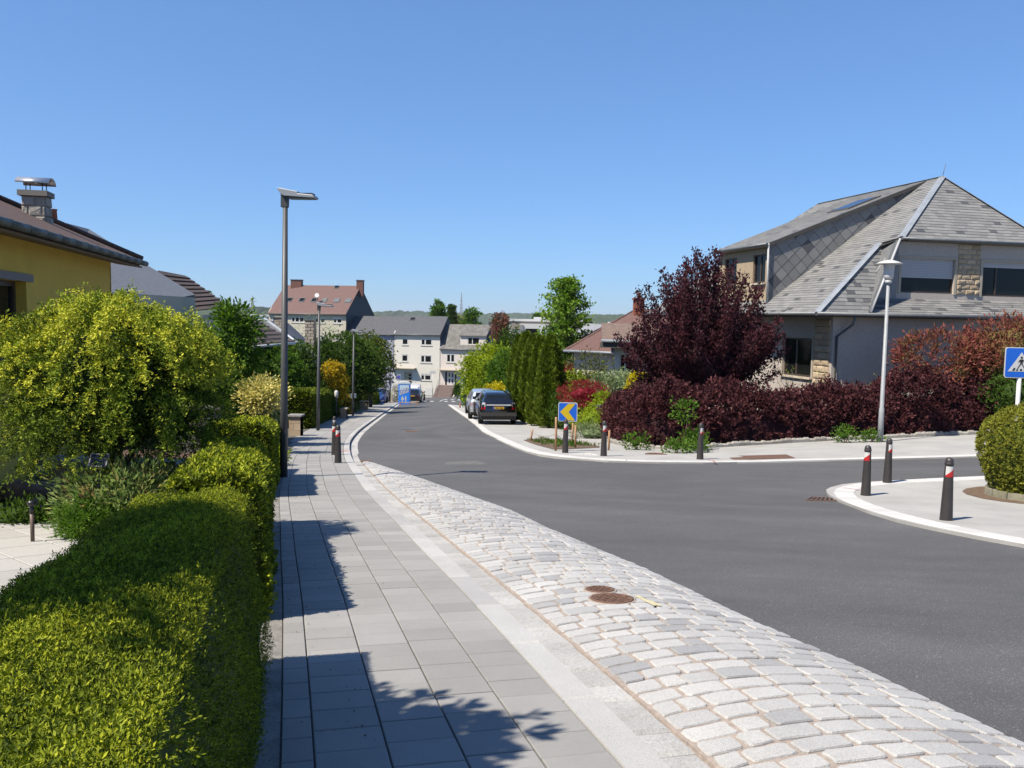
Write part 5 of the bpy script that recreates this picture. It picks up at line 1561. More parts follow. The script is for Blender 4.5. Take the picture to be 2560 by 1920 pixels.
# ---------------------------------------------------------------- left: yellow house and the roofs beyond
def yellow_house():
    M_yel_w = mat('ochre_render', (.86, .60, .10), .9, .06, 3, .3, 40)
    M_rb = mat('mossy_brown_slate', (.115, .065, .05), .85, .45, 14, .6, 30, c2=(.05, .035, .03))
    E = at(355, 650, 16.0)
    d = Vector((.2215, -.975, 0)).normalized()       # towards the viewer along the street
    inn = Vector((-d.y * -1, 0, 0))
    inn = Vector((-.975, -.2215, 0))                 # into the house
    z = E.z
    far_t, near_t = 0.0, 7.7
    Ef = E; En = E + d * near_t
    p = math.tan(R_(24.5)) * .98
    half = 5.0
    Rf = E + d * half + inn * half + Vector((0, 0, half * p)); Rn = En + inn * half + Vector((0, 0, half * p))
    Bf = E + inn * (2 * half); Bn = En + inn * (2 * half)
    zgnd = Tz(E.x, E.y) + .1
    e = empty('yellow_house', (E.x, E.y, zgnd), 0, 'yellow rendered house with dark brown roof at the left edge', 'house', world=True)
    roof_base('roof', [Ef, En, Rn, Rf], M_rb, e, .12)
    b = MB(); b.poly([Ef, Rf, Bf], .1, Vector((-d.x, -d.y, .5))); b.build('roof_hip', M_rb, e)
    roof_base('roof', [Bf, Rf, Rn, Bn], M_rb, e, .12)
    # gutter made of lengths with joints
    b = MB()
    n = 13
    for k in range(n):
        q0 = Ef - inn * .07 + d * (near_t * k / n); q1 = Ef - inn * .07 + d * (near_t * (k + 1) / n - .02)
        b.tube([q0 - Vector((0, 0, .07)), q1 - Vector((0, 0, .07))], .052, 8)
        b.tube([q1 - Vector((0, 0, .07)), q1 + d * .03 - Vector((0, 0, .07))], .057, 8)
    b.build('gutter', mat('green_grey_gutter', (.10, .12, .115), .6, .2, 4), e)
    MB().tube([Ef + Vector((0, 0, .03)), Rf + Vector((0, 0, .03))], .05, 6).build('hip_ridge', M_rb, e)
    # snow guard rail on the roof
    # walls: street side in shade and the far end
    ov = .45
    C = E + d * ov + inn * ov
    z0 = zgnd - 1.5
    L_ = near_t - ov
    Cn = C + d * L_
    hgt = z - .07 - z0
    ws = [(7.05 + .0, 2.9, 9.2, 5.0)]
    # window opening of the big dark door at the left edge: placed by its right jamb
    lo, hi = 0., L_
    for _ in range(40):
        m_ = (lo + hi) / 2
        q = np.array(C + d * m_) - CAMP
        x = 1280 + F * (q @ CR) / (q @ fw)
        if x > 62: lo = m_
        else: hi = m_
    t1 = lo
    q = C + d * t1
    zt = at(62, 704, q.y).z; zb_ = at(62, 905, q.y).z
    U = -d
    wall_panel('street_wall', (Cn.x, Cn.y, z0), U, L_, hgt, [(L_ - t1 - 2.3, zb_ - z0, L_ - t1, zt - z0)], .22, M_yel_w, e)
    w = window(e, Vector((Cn.x, Cn.y, zb_)) + U * (L_ - t1 - 2.3), U, 2.3, zt - zb_, .18, M_brownf, (.5,), .07, True)
    b = MB(); s0 = Vector((Cn.x, Cn.y, zt)) + U * (L_ - t1 - 2.6); b.poly([s0, s0 + U * 2.8, s0 + U * 2.8 + Vector((0, 0, .10)), s0 + Vector((0, 0, .10))], .06, U.cross(Vector((0, 0, 1)))); o = b.build('lintel', mat('grey_lintel', (.30, .29, .28), .9), e); o.location = (U.cross(Vector((0, 0, 1)))) * .03
    b = MB(); b.poly([C + Vector((0, 0, z0 - C.z)), C + inn * 8.4 + Vector((0, 0, z0 - C.z)), C + inn * 8.4 + Vector((0, 0, -.18)), C + Vector((0, 0, -.18))], .1, -d); b.build('end_wall', M_yel_w, e)
    b = MB(); b.poly([Cn + Vector((0, 0, z0 - Cn.z)), Cn + Vector((0, 0, -.18)), Cn + inn * (half - ov) + Vector((0, 0, half * p - .2)), Cn + inn * 8.4 + Vector((0, 0, -.18)), Cn + inn * 8.4 + Vector((0, 0, z0 - Cn.z))], .1, d); b.build('end_wall', M_yel_w, e)
    b = MB(); b.poly([Ef + Vector((0, 0, -.125)), En + Vector((0, 0, -.125)), En + inn * ov + Vector((0, 0, -.06)), Ef + inn * ov + Vector((0, 0, -.06))], .03, Vector((0, 0, 1))); b.build('soffit', mat('brown_soffit', (.24, .17, .11), .8), e)
    # chimney of rough stone blocks with a curved sheet metal hood on rods
    Pc = at(95, 540, 13.6)
    b = MB(); s = .23; hx = 27 * 13.6 / F
    zc0 = Pc.z - .5; zc1 = at(95, 494, 13.6).z
    b.box((Pc.x - hx + .01, Pc.y - .2, zc0), (Pc.x + hx - .01, Pc.y + .08, zc1)); ch = b.build('chimney', M_cjoint, e)
    its = []
    g = random.Random(3)
    n = 5; bh = (zc1 - zc0) / n
    for j in range(n):
        for side in range(2):
            x = -hx - (.1 if j % 2 else 0)
            while x < hx:
                x0, x1 = max(-hx, x) + .005, min(hx, x + .2) - .005
                if x1 - x0 > .03:
                    k = g.uniform(.01, .03)
                    V = [(Pc.x + x0, Pc.y - .2, zc0 + j * bh + .005), (Pc.x + x1, Pc.y - .2, zc0 + j * bh + .005), (Pc.x + x1, Pc.y - .2, zc0 + (j + 1) * bh - .005), (Pc.x + x0, Pc.y - .2, zc0 + (j + 1) * bh - .005)]
                    V2 = [(v[0] + (.015 if i in (0, 3) else -.015), v[1] - k * g.uniform(.6, 1.3), v[2] + (.015 if i < 2 else -.015)) for i, v in enumerate(V)]
                    if side == 1:
                        rot = lambda v: (Pc.x + hx + (Pc.y - .2 - v[1]), Pc.y - .06 + (v[0] - Pc.x) * (.14 / hx), v[2])
                        V = [rot(v) for v in V]; V2 = [rot(v) for v in V2]
                    its.append((V + V2, [(4, 5, 6, 7), (0, 1, 5, 4), (1, 2, 6, 5), (2, 3, 7, 6), (3, 0, 4, 7)], g.random()))
                x += .2
    pieces('stone_block', its, tint_mat('pale_chimney_stone', (.36, .33, .28), (.52, .48, .42), .9, 20, .25, .8, 30), ch)
    b = MB(); b.box((Pc.x - hx - .04, Pc.y - .26, zc1), (Pc.x + hx + .04, Pc.y + .13, zc1 + .085)); b.build('chimney_slab', mat('slab_concrete', (.27, .25, .22), .9), ch)
    b = MB()
    for sx in (-.12, .12):
        for sy in (-.15, .05): b.tube([(Pc.x + sx, Pc.y + sy, zc1 + .08), (Pc.x + sx, Pc.y + sy, zc1 + .22)], .008, 5)
    b.build('rods', M_black, ch)
    b = MB(); hw = 37 * 13.6 / F
    V = []; Fc = []
    m = 9
    for i in range(m):
        an = math.pi * (.04 + .92 * i / (m - 1))
        V += [(Pc.x - hw, Pc.y - .06 - .2 * math.cos(an), zc1 + .19 + .12 * math.sin(an)), (Pc.x + hw, Pc.y - .06 - .2 * math.cos(an), zc1 + .19 + .12 * math.sin(an))]
    Fc = [(2 * i, 2 * i + 1, 2 * i + 3, 2 * i + 2) for i in range(m - 1)]
    b.add(V, Fc, 0, True); hood = b.build('chimney_hood', mat('hood_steel', (.50, .50, .50), .3, metal=.8), ch)
    hood.modifiers.new('thick', 'SOLIDIFY').thickness = .008
    tr_ = Matrix.Translation(Pc) @ Matrix.Rotation(R_(12.8), 4, 'Z') @ Matrix.Translation(-Pc)
    for o_ in [ch] + list(ch.children): o_.data.transform(tr_)
    b = MB(); q = at(130, 540, 15); b.lathe([(.09, 0), (.08, .2), (.1, .22)], 10, (q.x, q.y, q.z - .1)); b.build('flue', mat('terracotta', (.45, .16, .10), .8), e)
yellow_house()
def roof_block(name, label, planes, mats, walls, mwall):
    e = empty(name, planes[0][0], 0, label, 'house', None, world=True)
    for p, m in zip(planes, mats): roof_base('roof', p, m, e, .12)
    for w in walls:
        A, B, z0, z1 = w
        b = MB(); b.poly([(A[0], A[1], z0), (B[0], B[1], z0), (B[0], B[1], z1), (A[0], A[1], z1)], .1); b.build('wall', mwall, e)
    return e
M_sl2 = mat('blue_grey_slate', (.16, .175, .20), .6, .2, 6, .5, 25, stretch=(1, 1, 6))
R0 = at(130, 548, 25); R1 = at(222, 572, 28); E1 = at(488, 736, 26); E0 = at(160, 800, 19)
slh = roof_block('slate_roof_bungalow', 'bungalow with blue grey slate roof behind the yellow house', [[E0, E1, R1], [E0, R1, R0], [R1, E1, E1 + Vector((-4, 5, .0)), R1 + Vector((-2, 3, 0))]], [M_sl2, M_sl2, M_rslate], [(E0, E1, E0.z - 4, E1.z - .1), (E1 + Vector((-.6, .3, 0)), E1 + Vector((-4, 5, 0)), E1.z - 4, E1.z - .1)], M_beige)
def tile_roof(e, A, B, C, D, n, m, proud=.05):
    """courses of tiles from the eave A-B up to C-D (B under C)"""
    for k in range(n):
        t0, t1 = k / n, (k + 1.02) / n
        q = [Vector(A).lerp(D, t0), Vector(B).lerp(C, t0), Vector(B).lerp(C, t1), Vector(A).lerp(D, t1)]
        N_ = (q[1] - q[0]).cross(q[3] - q[0]).normalized()
        if N_.z < 0: N_ = -N_
        q[0] = q[0] + N_ * proud; q[1] = q[1] + N_ * proud
        b = MB(); b.poly(q, .05, N_); b.build('tile_course', m, e)
M_bt = mat('dark_brown_tile', (.075, .055, .05), .75, .25, 5, .4, 12)
e3 = empty('brown_tiled_bungalow', at(450, 760, 36), 0, 'bungalow with dark brown tiled roof beyond the golden conifer', 'house', world=True)
tile_roof(e3, at(380, 790, 32), at(575, 768, 36), at(463, 689, 37.5), at(395, 676, 36), 9, M_bt)
b = MB(); A = at(380, 795, 32); B = at(572, 770, 36); b.poly([(A.x, A.y, A.z - 4), (B.x, B.y, A.z - 4), (B.x, B.y, B.z - .2), (A.x, A.y, A.z - .1)], .1); b.build('wall', M_beige, e3)
e4 = empty('dark_tiled_house', at(680, 860, 44), 0, 'house with dark tiled hip roof behind the nearest lamp post', 'house', world=True)
tile_roof(e4, at(590, 868, 40), at(737, 855, 45), at(612, 784, 47), at(590, 776, 46), 8, M_bt, .07)
b = MB(); A = at(590, 872, 40.5); B = at(700, 863, 44.5); b.poly([(A.x, A.y, A.z - 4), (B.x, B.y, A.z - 4), (B.x, B.y, B.z), (A.x, A.y, A.z)], .1); b.build('wall', mat('dim_render', (.36, .31, .24), .9), e4)
MB().tube([at(590, 871, 39.9), at(738, 858, 44.9)], .08, 6).build('gutter', M_whitef, e4)
M_gsl = mat('pale_reflection_slate', (.20, .20, .21), .75, .2, 3, .4, 12)  # paler left slope: its reflection put into the slate colour
H0 = at(662, 799, 60); H1 = at(795, 896, 57); L1 = at(640, 905, 50)
e5 = roof_block('hip_roof_house_with_stone_chimneys', 'house with grey slate hip roof and two tall stone chimneys', [[H0, L1, H1], [H0, H1, at(812, 890, 66), at(722, 808, 68)], [H0, at(722, 808, 68), at(640, 830, 75), at(600, 850, 62)]], [M_gsl, M_rslate, M_rslate], [(L1, H1, L1.z - 4, H1.z - .1), (H1, at(812, 890, 66), H1.z - 4, H1.z - .1)], M_beige)
MB().tube([H0 + Vector((0, -.05, .06)), H1 + Vector((0, -.05, .06))], .12, 6).build('hip_flashing', M_lead, e5)
def stone_chimney(e, x0, y0, x1, y1, Y, dpt, mst):
    A = at(x0, y1, Y); B = at(x1, y0, Y)
    b = MB(); b.box((A.x + .02, Y, A.z - 1.5), (B.x - .02, Y + dpt, B.z)); c = b.build('chimney', M_cjoint, e)
    its = []; g = random.Random(int(x0)); hh = .22; z = A.z - 1.2; j = 0
    while z < B.z - .05:
        x = A.x - (.2 if j % 2 else 0)
        while x < B.x:
            a0, a1 = max(A.x, x) + .01, min(B.x, x + .42) - .01
            if a1 - a0 > .05:
                k = g.uniform(.01, .05)
                V = [(a0, Y - .002, z + .01), (a1, Y - .002, z + .01), (a1, Y - .002, z + hh - .01), (a0, Y - .002, z + hh - .01), (a0 + .02, Y - k, z + .03), (a1 - .02, Y - k, z + .03), (a1 - .02, Y - k, z + hh - .03), (a0 + .02, Y - k, z + hh - .03)]
                its.append((V, [(4, 5, 6, 7), (0, 1, 5, 4), (1, 2, 6, 5), (2, 3, 7, 6), (3, 0, 4, 7)], g.random()))
            x += .42
        z += hh; j += 1
    pieces('stone_block', its, mst, c)
    b = MB(); b.box((A.x - .05, Y - .06, B.z), (B.x + .05, Y + dpt + .06, B.z + .08)); b.build('chimney_cap', M_dark, c)
    b = MB(); b.tube([(B.x + .08, Y - .05, A.z - 1), (B.x + .08, Y - .05, B.z + .1)], .05, 5); b.build('flue_pipe', M_dark, c)
MS2 = tint_mat('grey_beige_stone', (.36, .31, .25), (.50, .44, .35), .9, 12, .25, .8, 20)
stone_chimney(e5, 686, 796, 707, 832, 60.5, .7, MS2)
stone_chimney(e5, 762, 803, 786, 862, 59.0, .7, MS2)
# ================================================================ VEGETATION, RIGHT SIDE
def ground(px, py): return gp(px, py)
def on(px, Y, dz=0.0):
    """plan position seen at photo column px at distance Y, on the ground"""
    p = at(px, 900, Y)
    return Vector((p.x, p.y, Tz(p.x, p.y) + dz))
def hgt(px, py, Y): return at(px, py, Y).z
# barberry hedge: loose dark purple mass along the corner
def mass(name, label, cat, line, width, hfun, n, per, cr, size, tmpl, m, seed, up=.5, droop=.0, group=None, corem=.7, tw=None):
    """informal hedge: clumps of shoots over an uneven long mound"""
    g = np.random.default_rng(seed)
    Q = resample(line, .1); S = np.concatenate([[0], np.cumsum(np.linalg.norm(np.diff(Q, axis=0), axis=1))]); L_ = S[-1]
    Tn = unit(np.gradient(Q, axis=0)); Nl = np.stack([-Tn[:, 1], Tn[:, 0]], 1)
    s = g.random(n) * L_; a = (g.random(n) * 1.15 - .15) * math.pi          # around the half tube
    h = np.array([hfun(v / L_) for v in s]) * (1 + .10 * np.sin(s * 1.9 + seed) + .06 * np.sin(s * 4.7))
    rr = (.80 + .25 * g.random(n))
    lat = np.cos(a) * width / 2 * rr; z = np.maximum(np.sin(a), -.0) ** .6 * h * rr
    z = np.where(np.sin(a) < 0, g.random(n) * h * .3, z)
    x = np.interp(s, S, Q[:, 0]) + np.interp(s, S, Nl[:, 0]) * (lat + width / 2); y = np.interp(s, S, Q[:, 1]) + np.interp(s, S, Nl[:, 1]) * (lat + width / 2)
    C = np.stack([x, y, T(x, y) + z + .05], -1)
    dirv = np.stack([np.interp(s, S, Nl[:, 0]) * np.cos(a), np.interp(s, S, Nl[:, 1]) * np.cos(a), np.abs(np.sin(a)) + up], -1)
    # each clump a spray of shoots
    off = g.normal(size=(n, per, 3)) * cr
    k = g.random((n, per, 1))
    P = C[:, None, :] + off * .6 + unit(dirv)[:, None, :] * k * cr * 1.6 + np.array([0, 0, -droop]) * k ** 2
    D = unit(dirv)[:, None, :] + g.normal(size=(n, per, 3)) * .6
    t = np.clip(g.random((n, 1)) * .55 + g.random((n, per)) * .45, 0, 1)
    ns = max(3, int(L_ / .6)); V = []; Fc = []
    for v in np.linspace(0, L_, ns):
        hh = hfun(v / L_) * corem
        for q, zz in ((.12, -.1), (.14, hh * .6), (.3, hh), (.7, hh), (.86, hh * .6), (.88, -.1)):
            xx = np.interp(v, S, Q[:, 0]) + np.interp(v, S, Nl[:, 0]) * q * width; yy = np.interp(v, S, Q[:, 1]) + np.interp(v, S, Nl[:, 1]) * q * width
            V.append((xx, yy, Tz(xx, yy) + zz))
    for i in range(ns - 1):
        for j in range(5): Fc.append((i * 6 + j, i * 6 + j + 1, (i + 1) * 6 + j + 1, (i + 1) * 6 + j))
    Fc += [(0, 1, 2, 3, 4, 5), tuple((ns - 1) * 6 + j for j in (5, 4, 3, 2, 1, 0))]
    P = P.reshape(-1, 3); D = D.reshape(-1, 3)
    kk = P[:, 2] > T(P[:, 0], P[:, 1]) + .01
    o = scatter(name, P[kk], D[kk], size * (.6 + .8 * g.random(kk.sum())), tmpl, t.ravel()[kk], m, None, (np.array(V), Fc, np.zeros(len(V))))
    return tag(o, label, cat, group)
bl = [gp(px, py)[:2] for px, py in [(1505, 1092), (1530, 1108), (1570, 1118), (1640, 1126), (1720, 1124), (1800, 1118), (1900, 1112), (2000, 1106), (2150, 1099), (2300, 1092), (2460, 1086), (2640, 1076)]]
bl = [tuple(p) for p in bl]
hb = lambda t: float(np.interp(t, [0, .06, .2, .35, .5, .62, .75, 1], [1.15, 1.45, 1.55, 1.75, 1.5, 1.45, 1.85, 1.9]))
mass('barberry_hedge', 'long loose dark purple barberry hedge around the street corner', 'hedge', bl, 1.7, hb, 2900, 15, .13, .096, BUNCH3, M_barb, 51, .35)
# low edging of rounded stones under it
its = []
Q = resample([(p[0] - .05, p[1] - .28) for p in bl], .05)
Sq = np.concatenate([[0], np.cumsum(np.linalg.norm(np.diff(Q, axis=0), axis=1))])
Tq = unit(np.gradient(Q, axis=0)); Nq = np.stack([Tq[:, 1], -Tq[:, 0]], 1)
eb = empty('stone_edging', (Q[0][0], Q[0][1], Tz(*Q[0])), 0, 'low edging of upright rounded stones at the foot of the barberry hedge', 'edging', world=True)
s = 0.1
while s < Sq[-1] - .3:
    w = rnd.uniform(.16, .26)
    def fq(ss, n): return np.array([np.interp(ss, Sq, Q[:, 0] + n * Nq[:, 0]), np.interp(ss, Sq, Q[:, 1] + n * Nq[:, 1])])
    h = rnd.uniform(.14, .2)
    V = []
    for lv, (ins, z) in enumerate(((0, -.05), (0, h * .7), (.04, h))):
        for a0, b0 in ((s + .008 + ins, 0 + ins), (s + w - .008 - ins, 0 + ins), (s + w - .008 - ins, .14 - ins), (s + .008 + ins, .14 - ins)):
            p = fq(a0, b0); V.append((p[0], p[1], Tz(*p) + z))
    Fc = [(l * 4 + i, l * 4 + (i + 1) % 4, (l + 1) * 4 + (i + 1) % 4, (l + 1) * 4 + i) for l in range(2) for i in range(4)] + [(8, 9, 10, 11)]
    its.append((V, Fc, rnd.random()))
    s += w
pieces('edging_stone', its, tint_mat('edging_granite', (.30, .28, .25), (.44, .42, .38), .9, 30, .25, .6, 60), eb, 200)
# green weeds at the foot of the hedge
for i, (px, py, w, h) in enumerate([(1590, 1128, .55, .55), (1690, 1136, .5, .45), (1740, 1135, .5, .5), (1838, 1110, .35, .35), (2110, 1110, .5, .6), (2180, 1108, .5, .4)]):
    p = gp(px, py); lb = ['green weed clump at the left end of the barberry hedge', 'leafy green creeper left of the bollard under the barberry hedge', 'leafy green creeper right behind the bollard under the barberry hedge', 'small green sprout at the foot of the barberry hedge by the rusty plate', 'green weeds left of the white lamp post', 'green weeds right of the white lamp post'][i]
    shrub('green_weed', lb, 'weed', p, (0, .05, h * .4), (w * .7, .22, h * .45), 34, 14, .08, .07, leaf_flat(.6), M_green, 60 + i, .3, .4, .4, 'green weeds at the foot of the barberry hedge', stems=2)
for i, (px, py) in enumerate([(1710, 1030), (1735, 1090)]):
    p = at(px, py, gp(1710, 1130).y - .1); g_ = gp(px, 1130)
    shrub('climbing_rose', ['pale green climber leaves in the middle of the barberry hedge', 'lower pale green climber shoot in the barberry hedge'][i], 'climber', Vector((p.x, p.y, g_.z)), (0, 0, p.z - g_.z), (.3, .2, .28), 22, 12, .09, .1, leaf_flat(.6), M_green, 70 + i, 0, .4, .3, stems=1)
# purple plum: vase of upright shoots
def plum():
    Y = 30.5
    b0 = on(1745, Y)
    e = empty('purple_plum_tree', b0, 0, 'large dark purple leaved plum tree in front of the slate roofed house', 'tree', world=True)
    zt = hgt(1775, 615, Y); H_ = zt - b0.z
    g = np.random.default_rng(77)
    PS = []; DS = []; TS = []; b = MB()
    trunk_top = b0 + Vector((0, 0, 1.3))
    b.tube([b0 - Vector((0, 0, .1)), b0 + Vector((.03, 0, .7)), trunk_top], [.17, .13, .12], 8)
    n = 150
    for i in range(n):
        az = g.random() * 6.283; rad = math.sqrt(g.random())
        tx, ty = math.cos(az) * rad * 3.1, math.sin(az) * rad * 2.7
        ht = H_ * (1 - .42 * rad ** 2.1) * (.86 + .18 * g.random()) - .25
        start = np.array(trunk_top) + np.array([tx * .05, ty * .05, .2 * g.random()])
        low = g.random() < .27
        if low: ht = H_ * (.22 + .34 * g.random()); 
        end = np.array(b0) + np.array([tx * (1.02 if low else 1.0), ty, ht])
        mid = start * .5 + end * .5 + np.array([tx * .16, ty * .16, -.25])
        tt = np.linspace(0, 1, 46)[:, None]
        cur = (1 - tt) ** 2 * start + 2 * tt * (1 - tt) * mid + tt ** 2 * end
        b.tube([Vector(cur[0]), Vector(cur[15]), Vector(cur[30]), Vector(cur[45])], [.04, .026, .015, .004], 5)
        k0 = 8
        pts = np.repeat(cur[k0:], 12, axis=0); m_ = len(pts)
        spread = .20 * (1 - .62 * np.repeat(tt[k0:], 12, axis=0))
        pts = pts + g.normal(size=(m_, 3)) * spread
        PS.append(pts); DS.append(g.normal(size=(m_, 3)) * .7 + np.array([0, 0, .6]) + unit(end - start) * .6); TS.append(np.clip(g.random() * .5 + g.random(m_) * .5, 0, 1))
    P = np.vstack(PS); k = P[:, 2] > b0.z + 1.0
    ex = blob(b0 + Vector((0, 0, 2.7)), (1.5, 1.35, 1.3), 3, .15, 3)
    scatter('crown', P[k], np.vstack(DS)[k], .105 * (.6 + .8 * g.random(k.sum())), leaf_flat(.6), np.concatenate(TS)[k], M_plum, e, ex)
    b.build('trunk', M_barkd, e)
plum()
# bare pale stems of a shrub before the house
def twig_shrub(name, label, p, h, w, n, m, seed, leafm=None):
    g = random.Random(seed); e = empty(name, p, 0, label, 'shrub', world=True); b = MB(); P = []
    for i in range(n):
        q = p + Vector((g.uniform(-w, w) * .3, g.uniform(-w, w) * .3, -.05)); t = p + Vector((g.uniform(-w, w), g.uniform(-w, w) * .6, h * g.uniform(.6, 1.05)))
        mid = q.lerp(t, .5) + Vector((g.uniform(-.1, .1), 0, .05)); b.tube([q, mid, t], [.014, .010, .003], 4); P += [t, q.lerp(t, .75), mid.lerp(t, .3)]
    b.build('stems', m, e)
    P = np.array(P); P = np.repeat(P, 3, axis=0) + rng.normal(size=(len(P) * 3, 3)) * .05
    scatter('leaves', P, rng.normal(size=P.shape) + np.array([0, 0, .5]), .06 * np.ones(len(P)), leaf_flat(.5), rng.random(len(P)), leafm or M_lime, e)
p = on(2010, 30.0); twig_shrub('twiggy_shrub', 'pale nearly bare twiggy shrub under the side window of the slate house', p, 2.3, 1.1, 46, M_barkp, 4)
p = on(2180, 29.8); twig_shrub('twiggy_shrub', 'few dark bare shoots before the front wall of the slate house', p, 2.6, 1.4, 14, M_barkd, 6)
# photinia behind the hedge at the right
def photinia():
    Y = 29.0; b0 = on(2470, Y)
    zt = hgt(2500, 790, Y) - b0.z
    keep = lambda C: (C[:, 0] > -1.2)
    P1 = clumps(b0 + Vector((-1.6, 0, zt * .62)), (1.9, 1.0, zt * .22), 150, 22, .15, .5, .5, None, 82)
    shr = tree('photinia', 'tall photinia shrub with red young leaves behind the barberry hedge', 'shrub', b0, zt, (.9, 0, zt * .64), (2.2, 1.2, zt * .36), 300, 22, .17, .15, leaf(.36), M_phot, 81, .07, shell=.5, up=.5, core=.65, extra_pts=[P1])
photinia()
p = on(2520, 27.6); shrub('green_shrub', 'dull green shrub between photinia and barberry hedge at the right edge', 'shrub', p, (.5, 0, 1.35), (1.2, .6, .75), 120, 16, .12, .09, BUNCH3, M_dgreen, 84, .6, .6, .3)
# clipped yew dome on the corner pavement, cut by the frame
def dome():
    b0 = gp(2590, 1268); r = 1.12
    b0 = Vector((b0.x + .78, b0.y + .9, 0)); b0.z = Tz(b0.x, b0.y) + .04
    H_ = hgt(2560, 1020, b0.y - .2) - b0.z + .02
    e = empty('clipped_yew_dome', b0, 0, 'round clipped yew bush on the corner pavement at the right edge', 'bush', world=True)
    g = np.random.default_rng(5); n = 8500
    v = g.random(n); a = g.random(n) * 6.283
    prof_z = [0, .10, .3, .55, .75, .9, 1.0]; prof_r = [.80, .84, .94, 1.0, .93, .68, .0]
    zz = v ** .8; rr = np.interp(zz, prof_z, prof_r) * r
    top = g.random(n) < .22; rr = np.where(top, np.sqrt(g.random(n)) * r * .75, rr); zz = np.where(top, np.interp(rr / r, [0, .35, .68, .75], [1.0, .97, .9, .87]), zz)
    jit = g.normal(size=n) * .018 + .02 * np.sin(a * 9) * np.sin(zz * 11)
    P = np.stack([b0.x + np.cos(a) * (rr + jit), b0.y + np.sin(a) * (rr + jit), b0.z + .12 + zz * (H_ - .12) + np.where(top, jit, 0)], -1)
    up = np.where(top, 1.2, np.interp(zz, [0, .6, 1], [.1, .3, 1.2]))
    D = np.stack([np.cos(a), np.sin(a), up], -1) * np.array([1, 1, 1]) + g.normal(size=(n, 3)) * .4
    D[top, :2] *= .3
    V, Fc, t = blob((0, 0, 0), (1, 1, 1), 3, .0, 1)
    zc = (V[:, 2] + 1) / 2; V2 = np.stack([V[:, 0] / np.maximum(.05, np.sqrt(1 - np.minimum(.99, V[:, 2] ** 2))) * np.interp(zc, prof_z, prof_r) * r * .93, V[:, 1] / np.maximum(.05, np.sqrt(1 - np.minimum(.99, V[:, 2] ** 2))) * np.interp(zc, prof_z, prof_r) * r * .93, zc * (H_ - .18)], -1) + np.array(b0)
    scatter('foliage', P, D, .05 * (.6 + .8 * g.random(n)), SPRIGF, np.clip(.5 + g.normal(size=n) * .2 + (zz - .5) * .2, 0, 1), leaf_mat('olive_yew', (.06, .075, .012), (.15, .16, .02), (.27, .27, .04), .25), e, (V2, Fc, t * 0))
    MB().tube([b0 - Vector((0, 0, .1)), b0 + Vector((0, 0, .4))], [.09, .07], 8).build('trunk', M_bark, e)
    # low stone kerb round it
    ek = empty('planter_kerb', b0, 0, 'low weathered stone kerb around the clipped yew', 'kerb', world=True); its = []
    for k in range(18):
        a0, a1 = k * 2 * math.pi / 18 + .01, (k + 1) * 2 * math.pi / 18 - .01
        V = []
        for z in (-.05, .13):
            for rr_, aa in ((.86, a0), (.86, a1), (1.0, a1), (1.0, a0)):
                x, y = b0.x + math.cos(aa) * rr_, b0.y + math.sin(aa) * rr_; V.append((x, y, Tz(x, y) + .04 + z))
        its.append((V, [(0, 3, 2, 1), (4, 5, 6, 7), (0, 1, 5, 4), (1, 2, 6, 5), (2, 3, 7, 6), (3, 0, 4, 7)], rnd.random()))
    pieces('kerb_stone', its, tint_mat('mossy_stone', (.24, .23, .15), (.36, .34, .26), .9, 12, .3, .5, 40), ek)
    gp_ = [tuple(Vector((b0.x, b0.y)) + Vector((math.cos(t), math.sin(t))) * 1.35) for t in np.linspace(0, 6.283, 20)[:-1]]
    sheet('planting_bed', gp_, PR_Z + .016, M_earth, .8)
dome()
# thuja row
thn = ['first thuja column, the tallest and nearest of the row by the parked cars', 'second thuja column of the row by the parked cars', 'third thuja column of the row by the parked cars', 'fourth thuja column of the row by the parked cars', 'last and slimmest thuja column of the row by the parked cars']
for i, (px, Y, top, r) in enumerate([(1376, 37.5, 848, .62), (1352, 39.3, 850, .60), (1333, 41.2, 845, .60), (1315, 43.2, 838, .62), (1296, 46.0, 846, .55)]):
    b0 = on(px, Y); H_ = hgt(px, top, Y) - b0.z
    e = empty('thuja', b0, 0, thn[i], 'conifer', 'thuja columns by the parked cars', world=True)
    g = np.random.default_rng(90 + i); n = 5200
    z = g.random(n) ** .9; a = g.random(n) * 6.283
    rr = np.interp(z, [0, .08, .3, .6, .85, 1], [.75, .95, 1.0, .85, .5, .05]) * r * (1 + .12 * np.sin(a * 5 + z * 3 + i) + .06 * np.sin(z * 40 + a * 3)) * (.88 + .16 * g.random(n))
    P = np.stack([b0.x + np.cos(a) * rr, b0.y + np.sin(a) * rr, b0.z + .05 + z * H_], -1)
    D = np.stack([np.cos(a) * .5, np.sin(a) * .5, np.ones(n) * 1.2], -1) + g.normal(size=(n, 3)) * .3
    V, Fc, t = blob((b0.x, b0.y, b0.z + H_ * .47), (r * .72, r * .72, H_ * .47), 3, .05, i)
    scatter('foliage', P, D, .17 * (.6 + .8 * g.random(n)), leaf_bunch(3, .3, .5), np.clip(.45 + .25 * np.sin(a * 5 + z * 3 + i) + g.normal(size=n) * .2, 0, 1), M_thuja, e, (V, Fc, t * 0))
    MB().tube([b0 - Vector((0, 0, .1)), b0 + Vector((0, 0, H_ * .5))], [.07, .03], 6).build('trunk', M_bark, e)
